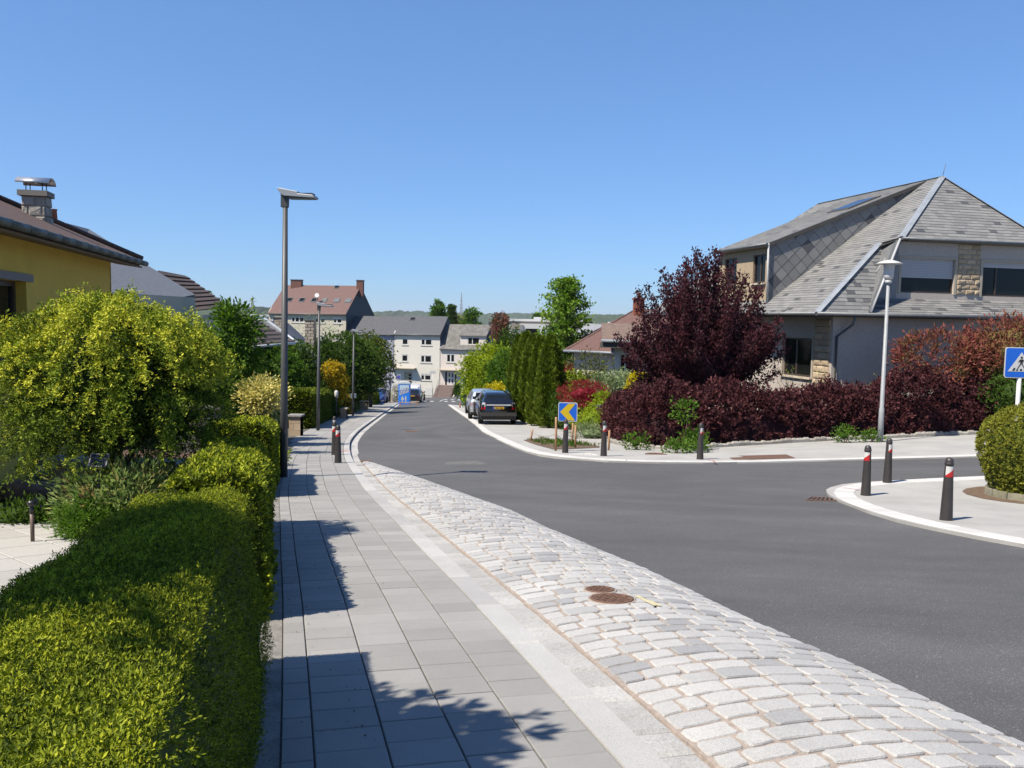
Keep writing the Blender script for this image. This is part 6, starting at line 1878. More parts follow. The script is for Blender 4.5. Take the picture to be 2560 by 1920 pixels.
# tall maple behind the thujas with tiered branches
def tiered(name, label, px, Y, top, wpx, seed, m):
    b0 = on(px, Y); H_ = hgt(px, top, Y) - b0.z; R0 = wpx / F * Y
    e = empty(name, b0, 0, label, 'tree', world=True); g = np.random.default_rng(seed); b = MB()
    b.tube([b0 - Vector((0, 0, .1)), b0 + Vector((0, 0, H_ * .5)), b0 + Vector((.1, 0, H_ * .97))], [.2, .13, .02], 8)
    PS = []; DS = []; TS = []
    for i in range(95):
        z = .28 + .70 * (i / 95) ; az = i * 2.399 + g.random()
        L_ = R0 * np.interp(z, [.25, .45, .7, .9, 1], [.8, 1.0, .85, .55, .25]) * (.7 + .5 * g.random())
        s = np.array(b0) + np.array([0, 0, z * H_]); end = s + np.array([math.cos(az) * L_, math.sin(az) * L_, L_ * (.28 + .25 * g.random())])
        b.tube([Vector(s), Vector((s + end) / 2 + np.array([0, 0, -.05])), Vector(end)], [.04, .025, .006], 4)
        tt = np.linspace(.15, 1, 14)[:, None]; ax = s + (end - s) * tt
        q = np.repeat(ax, 7, axis=0); q = q + g.normal(size=q.shape) * np.array([.20, .20, .09])
        PS.append(q); DS.append(g.normal(size=q.shape) * .6 + np.array([0, 0, .5])); TS.append(np.clip(g.random() * .5 + g.random(len(q)) * .5, 0, 1))
    P = np.vstack(PS)
    scatter('crown', P, np.vstack(DS), .17 * (.6 + .8 * g.random(len(P))), leaf_flat(.7), np.concatenate(TS), m, e)
    b.build('trunk', M_bark, e)
tiered('maple_tree', 'tall bright green tree with tiered branches above the thujas', 1412, 52, 697, 70, 101, leaf_mat('maple_green', (.05, .11, .015), (.11, .20, .02), (.20, .30, .04), .35))
# shrubs right of the thujas and behind the chevron sign
p = on(1475, 38.5); tree('small_tree', 'thin small tree with bronze green leaves before the white bungalow', 'tree', p, 3.3, (0, 0, hgt(1475, 935, 38.5) - p.z), (1.1, .9, 1.15), 90, 16, .16, .11, leaf_flat(.6), leaf_mat('olive_bronze_leaves', (.05, .07, .02), (.09, .11, .03), (.16, .13, .06), .3), 110, .045, M_barkd, shell=.3, up=.3)
p = on(1440, 36.5); shrub('dark_shrub', 'dark green shrub at the right foot of the thujas', 'shrub', p, (0, 0, .9), (1.0, .7, 1.0), 120, 16, .14, .1, BUNCH3, M_dgreen, 111, .7)
p = on(1450, 35); shrub('red_maple', 'bright red cut leaf maple behind the chevron sign', 'shrub', p, (.2, 0, hgt(1455, 985, 35) - p.z), (1.05, .7, .55), 110, 22, .12, .09, leaf_flat(.35), M_red, 112, .5, .6, .1, squash=.5)
p = on(1500, 37.5); shrub('laurel_shrub', 'rounded grey green shrub below the bungalow window', 'shrub', p, (1.0, 0, hgt(1560, 960, 37.5) - p.z - .2), (1.5, .9, .75), 170, 18, .12, .1, BUNCH3, M_grey, 113, .75)
p = on(1430, 40); shrub('green_hedge_bush', 'light green trimmed bush before the bungalow wall', 'shrub', p, (.4, 0, hgt(1430, 965, 40) - p.z), (1.5, .7, .6), 130, 16, .12, .11, BUNCH3, M_lime, 114, .75)
p = on(1600, 34.5); shrub('yellow_dwarf_conifer', 'small bright yellow cone shaped conifer behind the barberry hedge', 'conifer', p, (0, 0, hgt(1600, 965, 34.5) - p.z), (.42, .4, .62), 130, 16, .06, .08, SPRIGF, M_yel, 115, .75, .8, .8)
p = on(1640, 33); shrub('green_shrub', 'mixed green shrub under the left side of the plum tree', 'shrub', p, (.6, 0, 1.7), (1.3, .7, .75), 120, 15, .14, .1, BUNCH3, M_green, 116, .7)
p = on(1478, 30.8); shrub('green_ground_shrub', 'bright green leafy perennial right of the chevron sign', 'plant', p, (.15, 0, .62), (.75, .5, .5), 100, 16, .1, .09, leaf_flat(.5), M_lime, 117, .65)
p = on(1480, 29.9); shrub('blue_grass_clump', 'blue green grassy perennial in front of the bright green one', 'plant', p, (.1, 0, .22), (.8, .35, .28), 70, 16, .08, .14, leaf_flat(.15), M_grey, 118, .5, .5, 1.0)
p = on(1402, 44); shrub('red_shrub', 'small red leaved shrub right of the thujas', 'shrub', p, (.2, 0, hgt(1402, 935, 44) - p.z), (.5, .4, .5), 40, 14, .1, .1, leaf_flat(.4), M_red, 119, .6)
p = on(1530, 33.5); shrub('lime_shrub', 'yellow green shrub between the red maple and the barberry hedge', 'shrub', p, (-.3, 0, 1.0), (.6, .4, .6), 60, 14, .1, .09, BUNCH3, M_lime, 120, .6)
# yellow green shrubs and trees left of the thujas
p = on(1228, 62); tree('golden_shrub_tree', 'large yellow green leafy shrub left of the thuja row', 'shrub', p, 5, (0, 0, hgt(1228, 940, 62) - p.z), (2.1, 1.6, 2.3), 260, 18, .28, .17, BUNCH3, M_lime, 121, .08, shell=.55, core=.75)
p = on(1268, 54); tree('green_shrub_tree', 'darker green dense shrub beside the last thuja column', 'shrub', p, 4, (0, 0, hgt(1268, 950, 54) - p.z), (1.3, 1.2, 1.9), 200, 18, .24, .16, BUNCH3, M_green, 122, .08, shell=.55, core=.75)
p = on(1240, 50.5); shrub('yellow_shrub', 'small bright yellow shrub above the roofs of the parked cars', 'shrub', p, (0, 0, hgt(1240, 985, 50.5) - p.z - .2), (.8, .6, .7), 90, 18, .13, .13, BUNCH3, M_yel, 123, .7, .6, .4)
p = on(1190, 70); shrub('green_shrub', 'green shrub at the street corner beside the blue sign', 'shrub', p, (0, 0, 1.2), (1.1, 1, 1.5), 130, 16, .2, .15, BUNCH3, M_green, 124, .75)
p = on(1284, 88); tree('street_tree', 'green tree behind the yellow shrub with a lamp before it', 'tree', p, 6, (0, 0, hgt(1284, 900, 88) - p.z), (2.0, 1.8, 3.2), 170, 16, .4, .25, BUNCH3, M_dgreen, 125, .12, shell=.4)
p = on(1248, 130); tree('copper_tree', 'slim reddish brown conifer beside the pale pink house', 'tree', p, 9, (0, 0, hgt(1250, 850, 130) - p.z), (1.1, 1.1, 4.6), 120, 16, .35, .3, BUNCH3, leaf_mat('copper_leaves', (.09, .04, .03), (.16, .07, .05), (.2, .1, .06), .2), 126, .12, shell=.4, core=.6)
# trees beyond the terrace
for i, (px, Y, top, w, bot, lb, m) in enumerate([(1094, 215, 752, 17, 800, 'left one of the trees sticking up behind the cream house', M_green), (1128, 230, 760, 8, 805, 'slim poplar behind the cream house', M_dgreen), (1178, 220, 770, 19, 815, 'right one of the trees sticking up behind the pale pink house', M_green), (1150, 240, 790, 18, 815, 'brownish low tree between poplar and mast', M_bronze), (1342, 330, 783, 9, 800, 'small far tree above the modern white house', M_green), (1262, 260, 785, 6, 815, 'dark far spruce left of the modern white house', M_dgreen), (1236, 270, 795, 5, 815, 'small dark far spruce by the pale pink house chimney', M_dgreen)]):
    p = on(px, Y); zt = hgt(px, top, Y); zb_ = hgt(px, bot, Y) - 3
    p.z = min(p.z, zb_ - 1); rz = (zt - zb_) / 2; r = w / F * Y
    tree('far_tree', lb, 'tree', p, 10, (0, 0, (zt + zb_) / 2 - p.z), (r, r, rz), 90, 14, r * .22, .55, BUNCH3, m, 130 + i, .2, shell=.3, group='trees behind the terrace', limbs=5)

# ================================================================ VEGETATION, LEFT SIDE FURTHER DOWN
p = on(590, 25.5, .2); tree('magnolia_tree', 'dark glossy green tree right of the golden conifer', 'tree', p, 4.4, (-.1, 0, hgt(598, 878, 25.5) - p.z), (.74, .7, 1.5), 230, 15, .15, .16, leaf(.45), M_green, 201, .08, shell=.5, core=.6, up=-.2)
p = on(500, 23.5, .2); tree('dark_tree', 'dark shaded tree behind the golden conifer', 'tree', p, 3, (0, 0, 1.3), (1.2, .8, 1.0), 140, 14, .18, .15, BUNCH3, M_dgreen, 211, .08, shell=.5, core=.7)
p = on(655, 22.5, .2); shrub('variegated_shrub', 'cream and yellow variegated shrub behind the third yew hedge', 'shrub', p, (0, 0, hgt(655, 990, 22.5) - p.z), (.62, .5, .50), 110, 14, .10, .10, leaf_flat(.6), M_varieg, 202, .55, .5, .3)
p = on(640, 28.0, .2); shrub('dark_shrub', 'brownish dark shrub below the variegated one', 'shrub', p, (.2, 0, .45), (.5, .4, .5), 70, 14, .1, .09, BUNCH3, M_bronze, 212, .6)
p = on(690, 43, .2); tree('green_shrub_tree', 'broad mid green bush left of the nearest lamp post', 'shrub', p, 4, (-.2, 0, hgt(690, 940, 43) - p.z), (1.5, 1.4, 1.5), 260, 16, .2, .14, BUNCH3, M_green, 203, .08, shell=.5, core=.75)
p = on(738, 48, .2); tree('green_shrub_tree', 'tall loose mid green bush behind the nearest lamp post', 'shrub', p, 4, (0, 0, hgt(738, 925, 48) - p.z), (1.5, 1.4, 1.7), 230, 15, .2, .13, BUNCH3, M_dgreen, 213, .08, shell=.45, core=.65)
p = on(640, 29, .2); tree('dark_tree', 'deep green dark bush in front of the dark tiled house', 'shrub', p, 3, (0, 0, hgt(640, 955, 29) - p.z), (.75, .7, .8), 120, 14, .15, .12, BUNCH3, M_dgreen, 214, .07, shell=.5, core=.75)
p = on(770, 47.5, .2); shrub('grey_shrub', 'grey green feathery shrub above the tall clipped hedge', 'shrub', p, (0, 0, hgt(770, 960, 47.5) - p.z), (.9, .8, .75), 120, 14, .15, .1, SPRIGF, M_dgreen, 204, .65)
p = on(830, 50.5, .1); tree('gold_thread_conifer', 'rounded golden yellow conifer between the second and third lamp post', 'conifer', p, 4.6, (0, 0, hgt(833, 958, 50.5) - p.z), (.74, .7, 1.2), 330, 20, .12, .12, SPRIGF, M_gcon, 205, .07, shell=.8, core=.85, up=.3)
p = on(850, 58, .1); tree('spreading_green_tree', 'wide spreading dark green tree behind the golden yellow conifer', 'tree', p, 6, (-.3, 2, hgt(860, 925, 58) - p.z), (2.9, 2.2, 2.5), 420, 18, .32, .17, BUNCH3, M_dgreen, 206, .14, shell=.45, core=.65, squash=.45)
p = on(925, 72, .1); tree('spreading_green_tree', 'loose green tree before the lilac house with long thin shoots', 'tree', p, 6, (-.2, 0, hgt(922, 910, 72) - p.z), (2.1, 2, 2.5), 300, 16, .34, .2, BUNCH3, leaf_mat('olive_leaves', (.05, .07, .012), (.09, .12, .02), (.15, .17, .03), .3), 207, .12, shell=.4, core=.6)
p = on(805, 64, .1); tree('spreading_green_tree', 'green tree before the stone chimneys, left of the golden yellow conifer', 'tree', p, 6, (0, 0, hgt(800, 925, 64) - p.z), (1.7, 1.6, 2.1), 260, 16, .3, .2, BUNCH3, M_dgreen, 208, .12, shell=.4, core=.7)
p = on(790, 78, .1); tree('bare_tree', 'thin pale flowering tree before the red roofed block', 'tree', p, 7, (0, 0, hgt(790, 855, 78) - p.z), (2.6, 2, 2.2), 130, 14, .4, .13, leaf_flat(.6), M_grey, 209, .1, M_barkp, shell=.3, limbs=16)
# clipped hedges between the garden walls further down
def lpt(px, py): q = gp(px, py); return (q.x, q.y)
def hl(*pp): return [lpt(*q) for q in pp]
hedge('clipped_hedge', 'tall clipped hedge behind the second lamp post', hl((775, 1077), (803, 1060), (831, 1047)), 2.6, 1.62, 220, .125, M_yew2, 220, .1, BUNCH3, 'clipped hedges further down the left side', sides=(1.3, 1, .2, 1, .5), top_tint=.3)
hedge('clipped_hedge', 'low bronze topped clipped hedge behind the third lamp post', hl((870, 1040), (884, 1031), (898, 1024)), 2.2, 1.15, 200, .14, leaf_mat('bronze_hedge', (.05, .06, .01), (.10, .10, .015), (.22, .16, .03), .25), 221, .1, BUNCH3, 'clipped hedges further down the left side', sides=(1.3, 1, .2, 1, .5), top_tint=.35)
hedge('clipped_hedge', 'dark hedge beside the fourth lamp post', hl((934, 1015), (946, 1009), (957, 1004)), 2.0, 1.1, 150, .16, M_yew2, 222, .1, BUNCH3, 'clipped hedges further down the left side', top_tint=.1)
# small plants on the pavement edge
p = Vector((*kpt(s_at_y(18.9), -1.62), 0)); p.z = Tz(p.x, p.y) + .1; shrub('lime_plant', 'small lime green plant at the foot of the nearest lamp post', 'plant', p, (0, 0, .2), (.2, .3, .26), 50, 14, .06, .07, leaf_flat(.5), M_lime, 230, .6)
p = Vector((*kpt(s_at_y(25.4), -2.1), 0)); p.z = Tz(p.x, p.y) + .1; shrub('grey_shrub', 'silvery grey shrub above the first garden pillar', 'shrub', p + Vector((-1.4, 3.2, 0)), (0, 0, 1.0), (.5, .5, .6), 90, 14, .1, .09, SPRIGF, M_grey, 231, .6)
p = Vector((*kpt(s_at_y(48.3), -2.35), 0)); p.z = Tz(p.x, p.y) + .1; shrub('dark_conifer_shrub', 'dark drooping conifer shrub at the second garden pillar', 'shrub', p, (-.2, 0, .6), (.6, .9, .7), 110, 14, .12, .12, SPRIGF, M_dgreen, 232, .75)
p = Vector((*kpt(s_at_y(60), -2.3), 0)); p.z = Tz(p.x, p.y) + .1; shrub('dark_shrub', 'dark low shrub at the foot of the fourth lamp post', 'shrub', p, (0, 0, .3), (.5, .8, .4), 60, 14, .1, .12, BUNCH3, M_bronze, 233, .7)
p = on(993, 93); shrub('white_flowering_shrub', 'white flowering shrub left of the blue portable toilet', 'shrub', p, (0, 0, 1.0), (.42, .5, 1.1), 90, 14, .15, .14, BUNCH3, leaf_mat('white_blossom', (.35, .36, .25), (.62, .60, .55), (.75, .74, .70), .2), 234, .7)
# ================================================================ STREET FURNITURE
M_bol = mat('dark_bollard', (.045, .040, .038), .45, .15, 10)
M_redf = mat('red_film', (.55, .02, .02), .4)
M_whtf = mat('white_film', (.72, .72, .70), .4)
M_pole = mat('anthracite_pole', (.075, .08, .085), .5, .1, 6)
M_lampg = mat('pale_luminaire', (.42, .44, .46), .4, metal=.3)
M_white_p = mat('white_paint', (.75, .75, .73), .5)
def arc_patch(r0, r1, z0, z1, a0, a1, n=5):
    V = []; Fc = []
    for i in range(n + 1):
        a = a0 + (a1 - a0) * i / n; V += [(r0 * math.cos(a), r0 * math.sin(a), z0), (r1 * math.cos(a), r1 * math.sin(a), z1)]
    Fc = [(2 * i, 2 * i + 2, 2 * i + 3, 2 * i + 1) for i in range(n)]
    return V, Fc
def bollard_proto():
    e = empty('bollard', (0, 0, 0))
    MB().lathe([(.088, -.05), (.088, 0), (.084, .06), (.056, .80), (.055, .81)], 20).build('shaft', M_bol, e)
    MB().lathe([(.060, .81), (.062, .82), (.062, .835), (.055, .845), (.056, .855), (.052, .88), (.036, .905), (.001, .915)], 20).build('cap', M_bol, e)
    rr = lambda z: .084 + (.056 - .084) * (z - .06) / .74 + .0015
    V, Fc = arc_patch(rr(.64), rr(.79), .64, .79, -1.0, 1.0); b = MB(); b.add(V, Fc); b.build('reflector', M_whtf, e)
    b = MB()
    n = 8
    for i in range(n):
        a0, a1 = -1.0 + 2 * i / n, -1.0 + 2 * (i + 1) / n
        z0a, z0b = .64, .64; za, zb = .66 + .10 * i / n, .66 + .10 * (i + 1) / n
        f = lambda a, z: ((rr(z) + .0015) * math.cos(a), (rr(z) + .0015) * math.sin(a), z)
        b.add([f(a0, z0a), f(a1, z0b), f(a1, zb), f(a0, za)], [(0, 1, 2, 3)])
    b.build('red_stripe', M_redf, e)
    return e
proto = bollard_proto()
bl_ = [((2365, 1302), 'dark bollard with red and white band, nearest on the right corner pavement', .3), ((2164, 1240), 'dark bollard with red band at the tip of the corner pavement', -.4), ((2218, 1209), 'dark bollard farther back on the right corner pavement', .9), ((1750, 1148), 'dark bollard before the middle of the barberry hedge', .8), ((1509, 1140), 'dark bollard at the left end of the barberry hedge', .5), ((1413, 1132), 'dark bollard under the blue chevron sign', .2),
       ((845, 1157), 'dark bollard with red and white band on the left pavement, the nearest of its row', -.1), ((836, 1137), 'second dark bollard on the left pavement', -.5), ((836, 1108), 'third dark bollard on the left pavement, mostly hidden by the second', .0)]
for i, (q, lb, tw) in enumerate(bl_):
    o = proto if i == 0 else copy_tree(proto)
    left = i > 5
    p = gp(*q, SW_Z if left else PR_Z)
    o.location = p; o.rotation_euler = (0, 0, math.atan2(-p.y, -p.x) + tw)
    tag(o, lb, 'bollard', 'bollards along the street')
# modern street lamps on the left
def lamp_proto():
    e = empty('street_lamp', (0, 0, 0))
    MB().tube([(0, 0, -.1), (0, 0, 1.6), (0, 0, 5.55)], [.075, .07, .045], 14).build('pole', M_pole, e)
    b = MB(); b.box((-.035, -.065, .55), (.06, .065, .95)); b.build('service_door', M_pole, e, .004)
    b = MB(); b.add([(-.075, -.05, 5.45), (.055, -.05, 5.45), (.06, -.06, 5.68), (-.07, -.06, 5.74), (-.075, .05, 5.45), (.055, .05, 5.45), (.06, .06, 5.68), (-.07, .06, 5.74)], [(0, 1, 2, 3), (7, 6, 5, 4), (0, 4, 5, 1), (1, 5, 6, 2), (2, 6, 7, 3), (3, 7, 4, 0)]); b.build('bracket', M_pole, e, .006)
    # head: high wedge over the pole, flat plate further out
    h = MB(); pr = [(-.11, 5.79), (-.10, 5.82), (.28, 5.75), (.285, 5.71), (.58, 5.685), (.605, 5.64), (.60, 5.625), (.02, 5.66), (-.05, 5.70)]
    n = len(pr); V = []
    for sy, k in ((-.13, 1), (.13, 1)): V += [(x, sy, z) for x, z in pr]
    h.add(V, [tuple(range(n)), tuple(range(2 * n - 1, n - 1, -1))] + [(i, i + n, (i + 1) % n + n, (i + 1) % n) for i in range(n)]); hd = h.build('head', M_lampg, e, .008)
    b = MB(); b.box((.08, -.11, 5.615), (.57, .11, 5.63)); b.build('lens', mat('lamp_lens', (.08, .09, .1), .2), hd)
    b = MB()
    for k in range(6): b.box((.31 + k * .045, -.10, 5.68), (.32 + k * .045, .10, 5.73))
    b.build('cooling_fins', M_pole, hd)
    return e
lp = lamp_proto()
for i, (q, lb) in enumerate([((709, 1192), 'tall dark street lamp with flat head, nearest on the left pavement'), ((795, 1076), 'second tall street lamp on the left pavement'), ((882, 1039), 'third street lamp on the left pavement, by the low hedge'), ((929, 1018), 'fourth street lamp on the left pavement'), ((975, 1006), 'fifth street lamp, beside the portable toilet')]):
    o = lp if i == 0 else copy_tree(lp)
    p = gp(*q, SW_Z); o.location = p; o.rotation_euler = (0, R_(.6), R_(-6)); o.scale = (1, 1, .945); tag(o, lb, 'street lamp', 'street lamps on the left pavement')
# old lamp with white hat on the right
p = gp(2200, 1105, PR_Z)
zt = at(2208, 655, p.y).z - p.z
e = empty('hat_lamp', p, 0, 'pale grey lamp post with white dish hat before the barberry hedge', 'street lamp', world=False)
sc_ = zt / 5.3
MB().tube([(0, 0, -.1), (0, 0, 1.0), (0, 0, 1.02), (0, 0, 4.72)], [.085, .075, .062, .045], 14).build('pole', mat('grey_post', (.36, .38, .40), .5, .1, 5), e)
MB().lathe([(.05, 4.68), (.10, 4.70), (.10, 4.76), (.07, 4.78)], 16).build('collar', mat('collar_white', (.62, .63, .64), .5), e)
MB().lathe([(.07, 4.78), (.12, 4.82), (.145, 4.90), (.13, 4.96), (.16, 5.22), (.165, 5.24)], 20).build('globe', mat('opal_glass', (.62, .62, .63), .25), e)
MB().lathe([(.17, 5.24), (.37, 5.245), (.375, 5.255), (.25, 5.31), (.10, 5.355), (.001, 5.36)], 24).build('hat', M_white_p, e)
e.scale = (sc_, sc_, sc_)
# ---------------------------------------------------------------- signs
def rounded(w, h, r, n=5):
    pts = []
    for cx, cy, a0 in ((w / 2 - r, -h / 2 + r, -math.pi / 2), (w / 2 - r, h / 2 - r, 0), (-w / 2 + r, h / 2 - r, math.pi / 2), (-w / 2 + r, -h / 2 + r, math.pi)):
        for k in range(n + 1): pts.append((cx + r * math.cos(a0 + k * math.pi / 2 / n), cy + r * math.sin(a0 + k * math.pi / 2 / n)))
    return pts
def flat(pts, y, th, name, m, parent, c=(0, 0)):
    """flat shape in the x-z plane of the sign, facing -y"""
    b = MB(); b.poly([(x + c[0], y, z + c[1]) for x, z in pts], th, Vector((0, -1, 0))); return b.build(name, m, parent)
M_sblue = mat('sign_blue', (.01, .14, .72), .4)
M_syel = mat('sign_yellow', (.72, .52, .01), .4)
M_sblk = mat('sign_black', (.012, .012, .012), .5)
M_galv = mat('galvanised', (.42, .43, .44), .5, metal=.4)
# chevron sign above the bollard
p = gp(1418, 1128, PR_Z); p.y += .12
zc = at(1420, 1030, p.y).z - p.z
e = empty('chevron_sign', p, R_(-4), 'square blue sign with yellow chevron pointing left above a bollard', 'traffic sign')
sz = 48 / F * p.y
MB().tube([(0, .05, -.1), (0, .05, zc + .2)], .028, 8).build('post', M_galv, e)
pl = flat(rounded(sz, sz, .05), 0, .02, 'plate', M_whtf, e, (0, zc))
flat(rounded(sz * .93, sz * .93, .04), -.003, .002, 'blue_field', M_sblue, pl, (0, zc))
h = sz * .44
flat([(-h * .92, 0), (h * .05, h), (h * .88, h), (h * .1, 0), (h * .88, -h), (h * .05, -h)], -.007, .002, 'chevron', M_syel, pl, (0, zc))
# crossing sign at the right edge
Y = 16.2
c = at(2553, 907, Y)
base = Vector((c.x, Y, Tz(c.x, Y)))
e = empty('crossing_sign', base, R_(-8), 'blue pedestrian crossing sign on a white post at the right edge', 'traffic sign')
zc = c.z - base.z; sz = .60
MB().tube([(0, .04, -.1), (0, .04, zc + .1)], .04, 10).build('post', M_white_p, e)
pl = flat(rounded(sz, sz, .05), 0, .02, 'plate', M_whtf, e, (0, zc))
flat(rounded(sz * .95, sz * .95, .04), -.003, .002, 'blue_field', M_sblue, pl, (0, zc))
t = sz * .40
tri = flat([(-t, -t * .72), (t, -t * .72), (0, t * .86)], -.007, .002, 'white_triangle', mat('sign_white', (.66, .68, .70), .4), pl, (0, zc))
fig = MB()
def fp(pts): fig.poly([(x * sz, -.011, zc + z * sz) for x, z in pts], .002, Vector((0, -1, 0)))
fp([(.035 * math.cos(a), .17 + .035 * math.sin(a)) for a in np.linspace(0, 6.283, 13)[:-1]])
fp([(-.045, .11), (.045, .11), (.04, -.02), (-.04, -.02)])
fp([(-.045, .115), (-.10, .02), (-.085, .005), (-.03, .08)]); fp([(.045, .115), (.10, .02), (.085, .005), (.03, .08)])
fp([(-.035, -.03), (0, -.03), (-.10, -.20), (-.125, -.20)]); fp([(.035, -.03), (0, -.03), (.10, -.20), (.125, -.20)])
for x in (-.26, -.13, 0, .13, .26): fp([(x - .035 - (x * .1), -.26), (x + .035 - x * .1, -.26), (x * .75 + .025, -.17 if abs(x) > .2 else -.20), (x * .75 - .025, -.17 if abs(x) > .2 else -.20)]) if x not in (-.13, .13) else fp([(x - .03, -.26), (x + .03, -.26), (x * .8 + .02, -.215), (x * .8 - .02, -.215)])
fig.build('pedestrian', M_sblk, pl)
# signs at the end of the street
def small_sign(name, label, px, ytop, ybase, shape, w, h, m, Y, extra=None, mp=None):
    b0 = on(px, Y); zc = at(px, ytop, Y).z - b0.z
    e = empty(name, b0, 0, label, 'traffic sign')
    MB().tube([(0, .05, -.1), (0, .05, zc + h * .4)], .035, 6).build('post', mp or M_galv, e)
    pts = rounded(w, h, min(w, h) * .15, 3) if shape == 'r' else [(w / 2 * math.cos(a), w / 2 * math.sin(a)) for a in np.linspace(0, 6.283, 17)[:-1]]
    pl = flat(pts, 0, .03, 'plate', m, e, (0, zc))
    if extra: extra(pl, zc)
    return e
small_sign('parking_sign', 'small blue sign on a white post at the far right corner', 1168, 957, 1004, 'r', .65, .6, M_sblue, 102, lambda pl, z: flat([(-.18, -.18), (.18, -.18), (0, .2)], -.004, .002, 'white_triangle', M_whtf, pl, (0, z)), M_white_p)
small_sign('round_sign', 'small round sign with red rim beside the blue one', 1180, 957, 1004, 'c', .6, .6, mat('sign_red', (.45, .03, .03), .4), 103, lambda pl, z: flat([(.2 * math.cos(a), .2 * math.sin(a)) for a in np.linspace(0, 6.283, 15)[:-1]], -.004, .002, 'white_disc', M_whtf, pl, (0, z)))
small_sign('street_name_sign', 'white street name plate on a pole before the cream house', 1082, 931, 989, 'r', .95, .45, M_whtf, 128, None, M_white_p)
def np_(pl, z):
    flat([(.2 * math.cos(a), .2 * math.sin(a)) for a in np.linspace(0, 6.283, 15)[:-1]], -.004, .002, 'blue_disc', M_sblue, pl, (0, z)); flat([(-.15, .11), (-.11, .15), (.15, -.11), (.11, -.15)], -.007, .002, 'red_bar', M_redf, pl, (0, z))
small_sign('no_parking_sign', 'grey backed no parking sign left of the portable toilet', 997, 943, 1004, 'r', .5, .75, mat('sign_grey', (.35, .37, .42), .5), 97, np_)
# ---------------------------------------------------------------- planting bed with stakes and rope
bed = [tuple(gp(1280 + x * .217, 850 + y * .217)[:2]) for x, y in [(130, 1165), (300, 1150), (520, 1160), (750, 1190), (900, 1215), (1015, 1240), (1000, 1255), (750, 1268), (480, 1275), (300, 1230), (200, 1195)]]
pb = sheet('planting_bed', bed, PR_Z + .012, M_earth, .7)
g = np.random.default_rng(4); P = []
while len(P) < 500:
    w = g.random(len(bed)); w /= w.sum(); q = (np.array(bed) * w[:, None]).sum(0); q = q + (np.array(bed[g.integers(len(bed))]) - q) * g.random() * .9; P.append((q[0], q[1], Tz(*q) + PR_Z + .01))
tag(scatter('grass_tufts', np.array(P), g.normal(size=(500, 3)) * .4 + np.array([0, 0, 1]), .09 * (.5 + g.random(500)), leaf_bunch(4, .12, .5), g.random(500), M_green), 'sparse grass growing in the planting bed', 'grass', kind='stuff')
M_stake = mat('peeled_stake', (.48, .27, .14), .8, .25, 9, .4, 30, stretch=(1, 1, .2))
st = []
for i, (px, pt, pb_, lb) in enumerate([(1389, 1043, 1127, 'wooden stake left of the chevron sign'), (1430, 1058, 1108, 'wooden stake behind the chevron sign'), (1438, 1063, 1120, 'wooden stake right of the chevron sign'), (1521, 1076, 1126, 'wooden stake behind the bollard at the left end of the barberry hedge'), (1325, 1074, 1103, 'short leaning reddish stake at the left end of the planting bed')]):
    p = gp(px, pb_, PR_Z); zt = at(px, pt, p.y).z
    b = MB(); dx = .08 if i == 4 else rnd.uniform(-.02, .02); b.tube([(0, 0, -.1), (dx * .5 + .006, 0, (zt - p.z) * .5), (dx, 0, zt - p.z)], [.032, .03, .028], 8)
    o = b.build('wooden_stake', M_stake, None); o.location = p; tag(o, lb, 'stake', 'stakes around the planting bed'); st.append((p, zt))
def rope(name, label, pts, r=.008, sag=.12, m=None):
    b = MB(); L_ = []
    for a, c in zip(pts[:-1], pts[1:]):
        for t in np.linspace(0, 1, 9)[(0 if not L_ else 1):]: L_.append(Vector(a).lerp(c, t) - Vector((0, 0, sag * 4 * t * (1 - t))))
    b.tube(L_, r, 5); o = b.build(name, m or mat('rope', (.42, .34, .25), .9), None); return tag(o, label, 'rope')
tp = lambda k, f: st[k][0] + Vector((0, 0, (st[k][1] - st[k][0].z) * f))
rope('rope', 'thin rope sagging between the stakes of the planting bed', [tp(4, .9), tp(0, .5), tp(2, .5), tp(3, .45)])
# letter box and posts behind
p = gp(1497, 1090); zt = at(1497, 1022, p.y).z
e = empty('letter_box', p, 0, 'dark grey letter box on a post left of the barberry hedge', 'letter box')
MB().tube([(0, 0, -.1), (0, 0, zt - p.z)], .025, 6).build('post', M_pole, e)
b = MB(); b.box((-.14, -.1, zt - p.z - .15), (.14, .12, zt - p.z + .15)); b.build('box', M_pole, e, .01)
p = gp(1376, 1060); zt = at(1376, 1024, p.y).z
b = MB(); b.box((-.07, -.04, -.1), (.07, .04, zt - p.z)); o = b.build('metal_post', M_galv, None, .006); o.location = p; tag(o, 'short flat grey metal post at the foot of the thujas', 'post')
A = gp(1396, 1070); B = gp(1436, 1071)
block_wall('low_stone_wall', 'low yellowish stone wall behind the chevron sign', (A.x, A.y), (B.x, B.y + .2), .32, 2, .28, .2, M_stone, None, A.z)
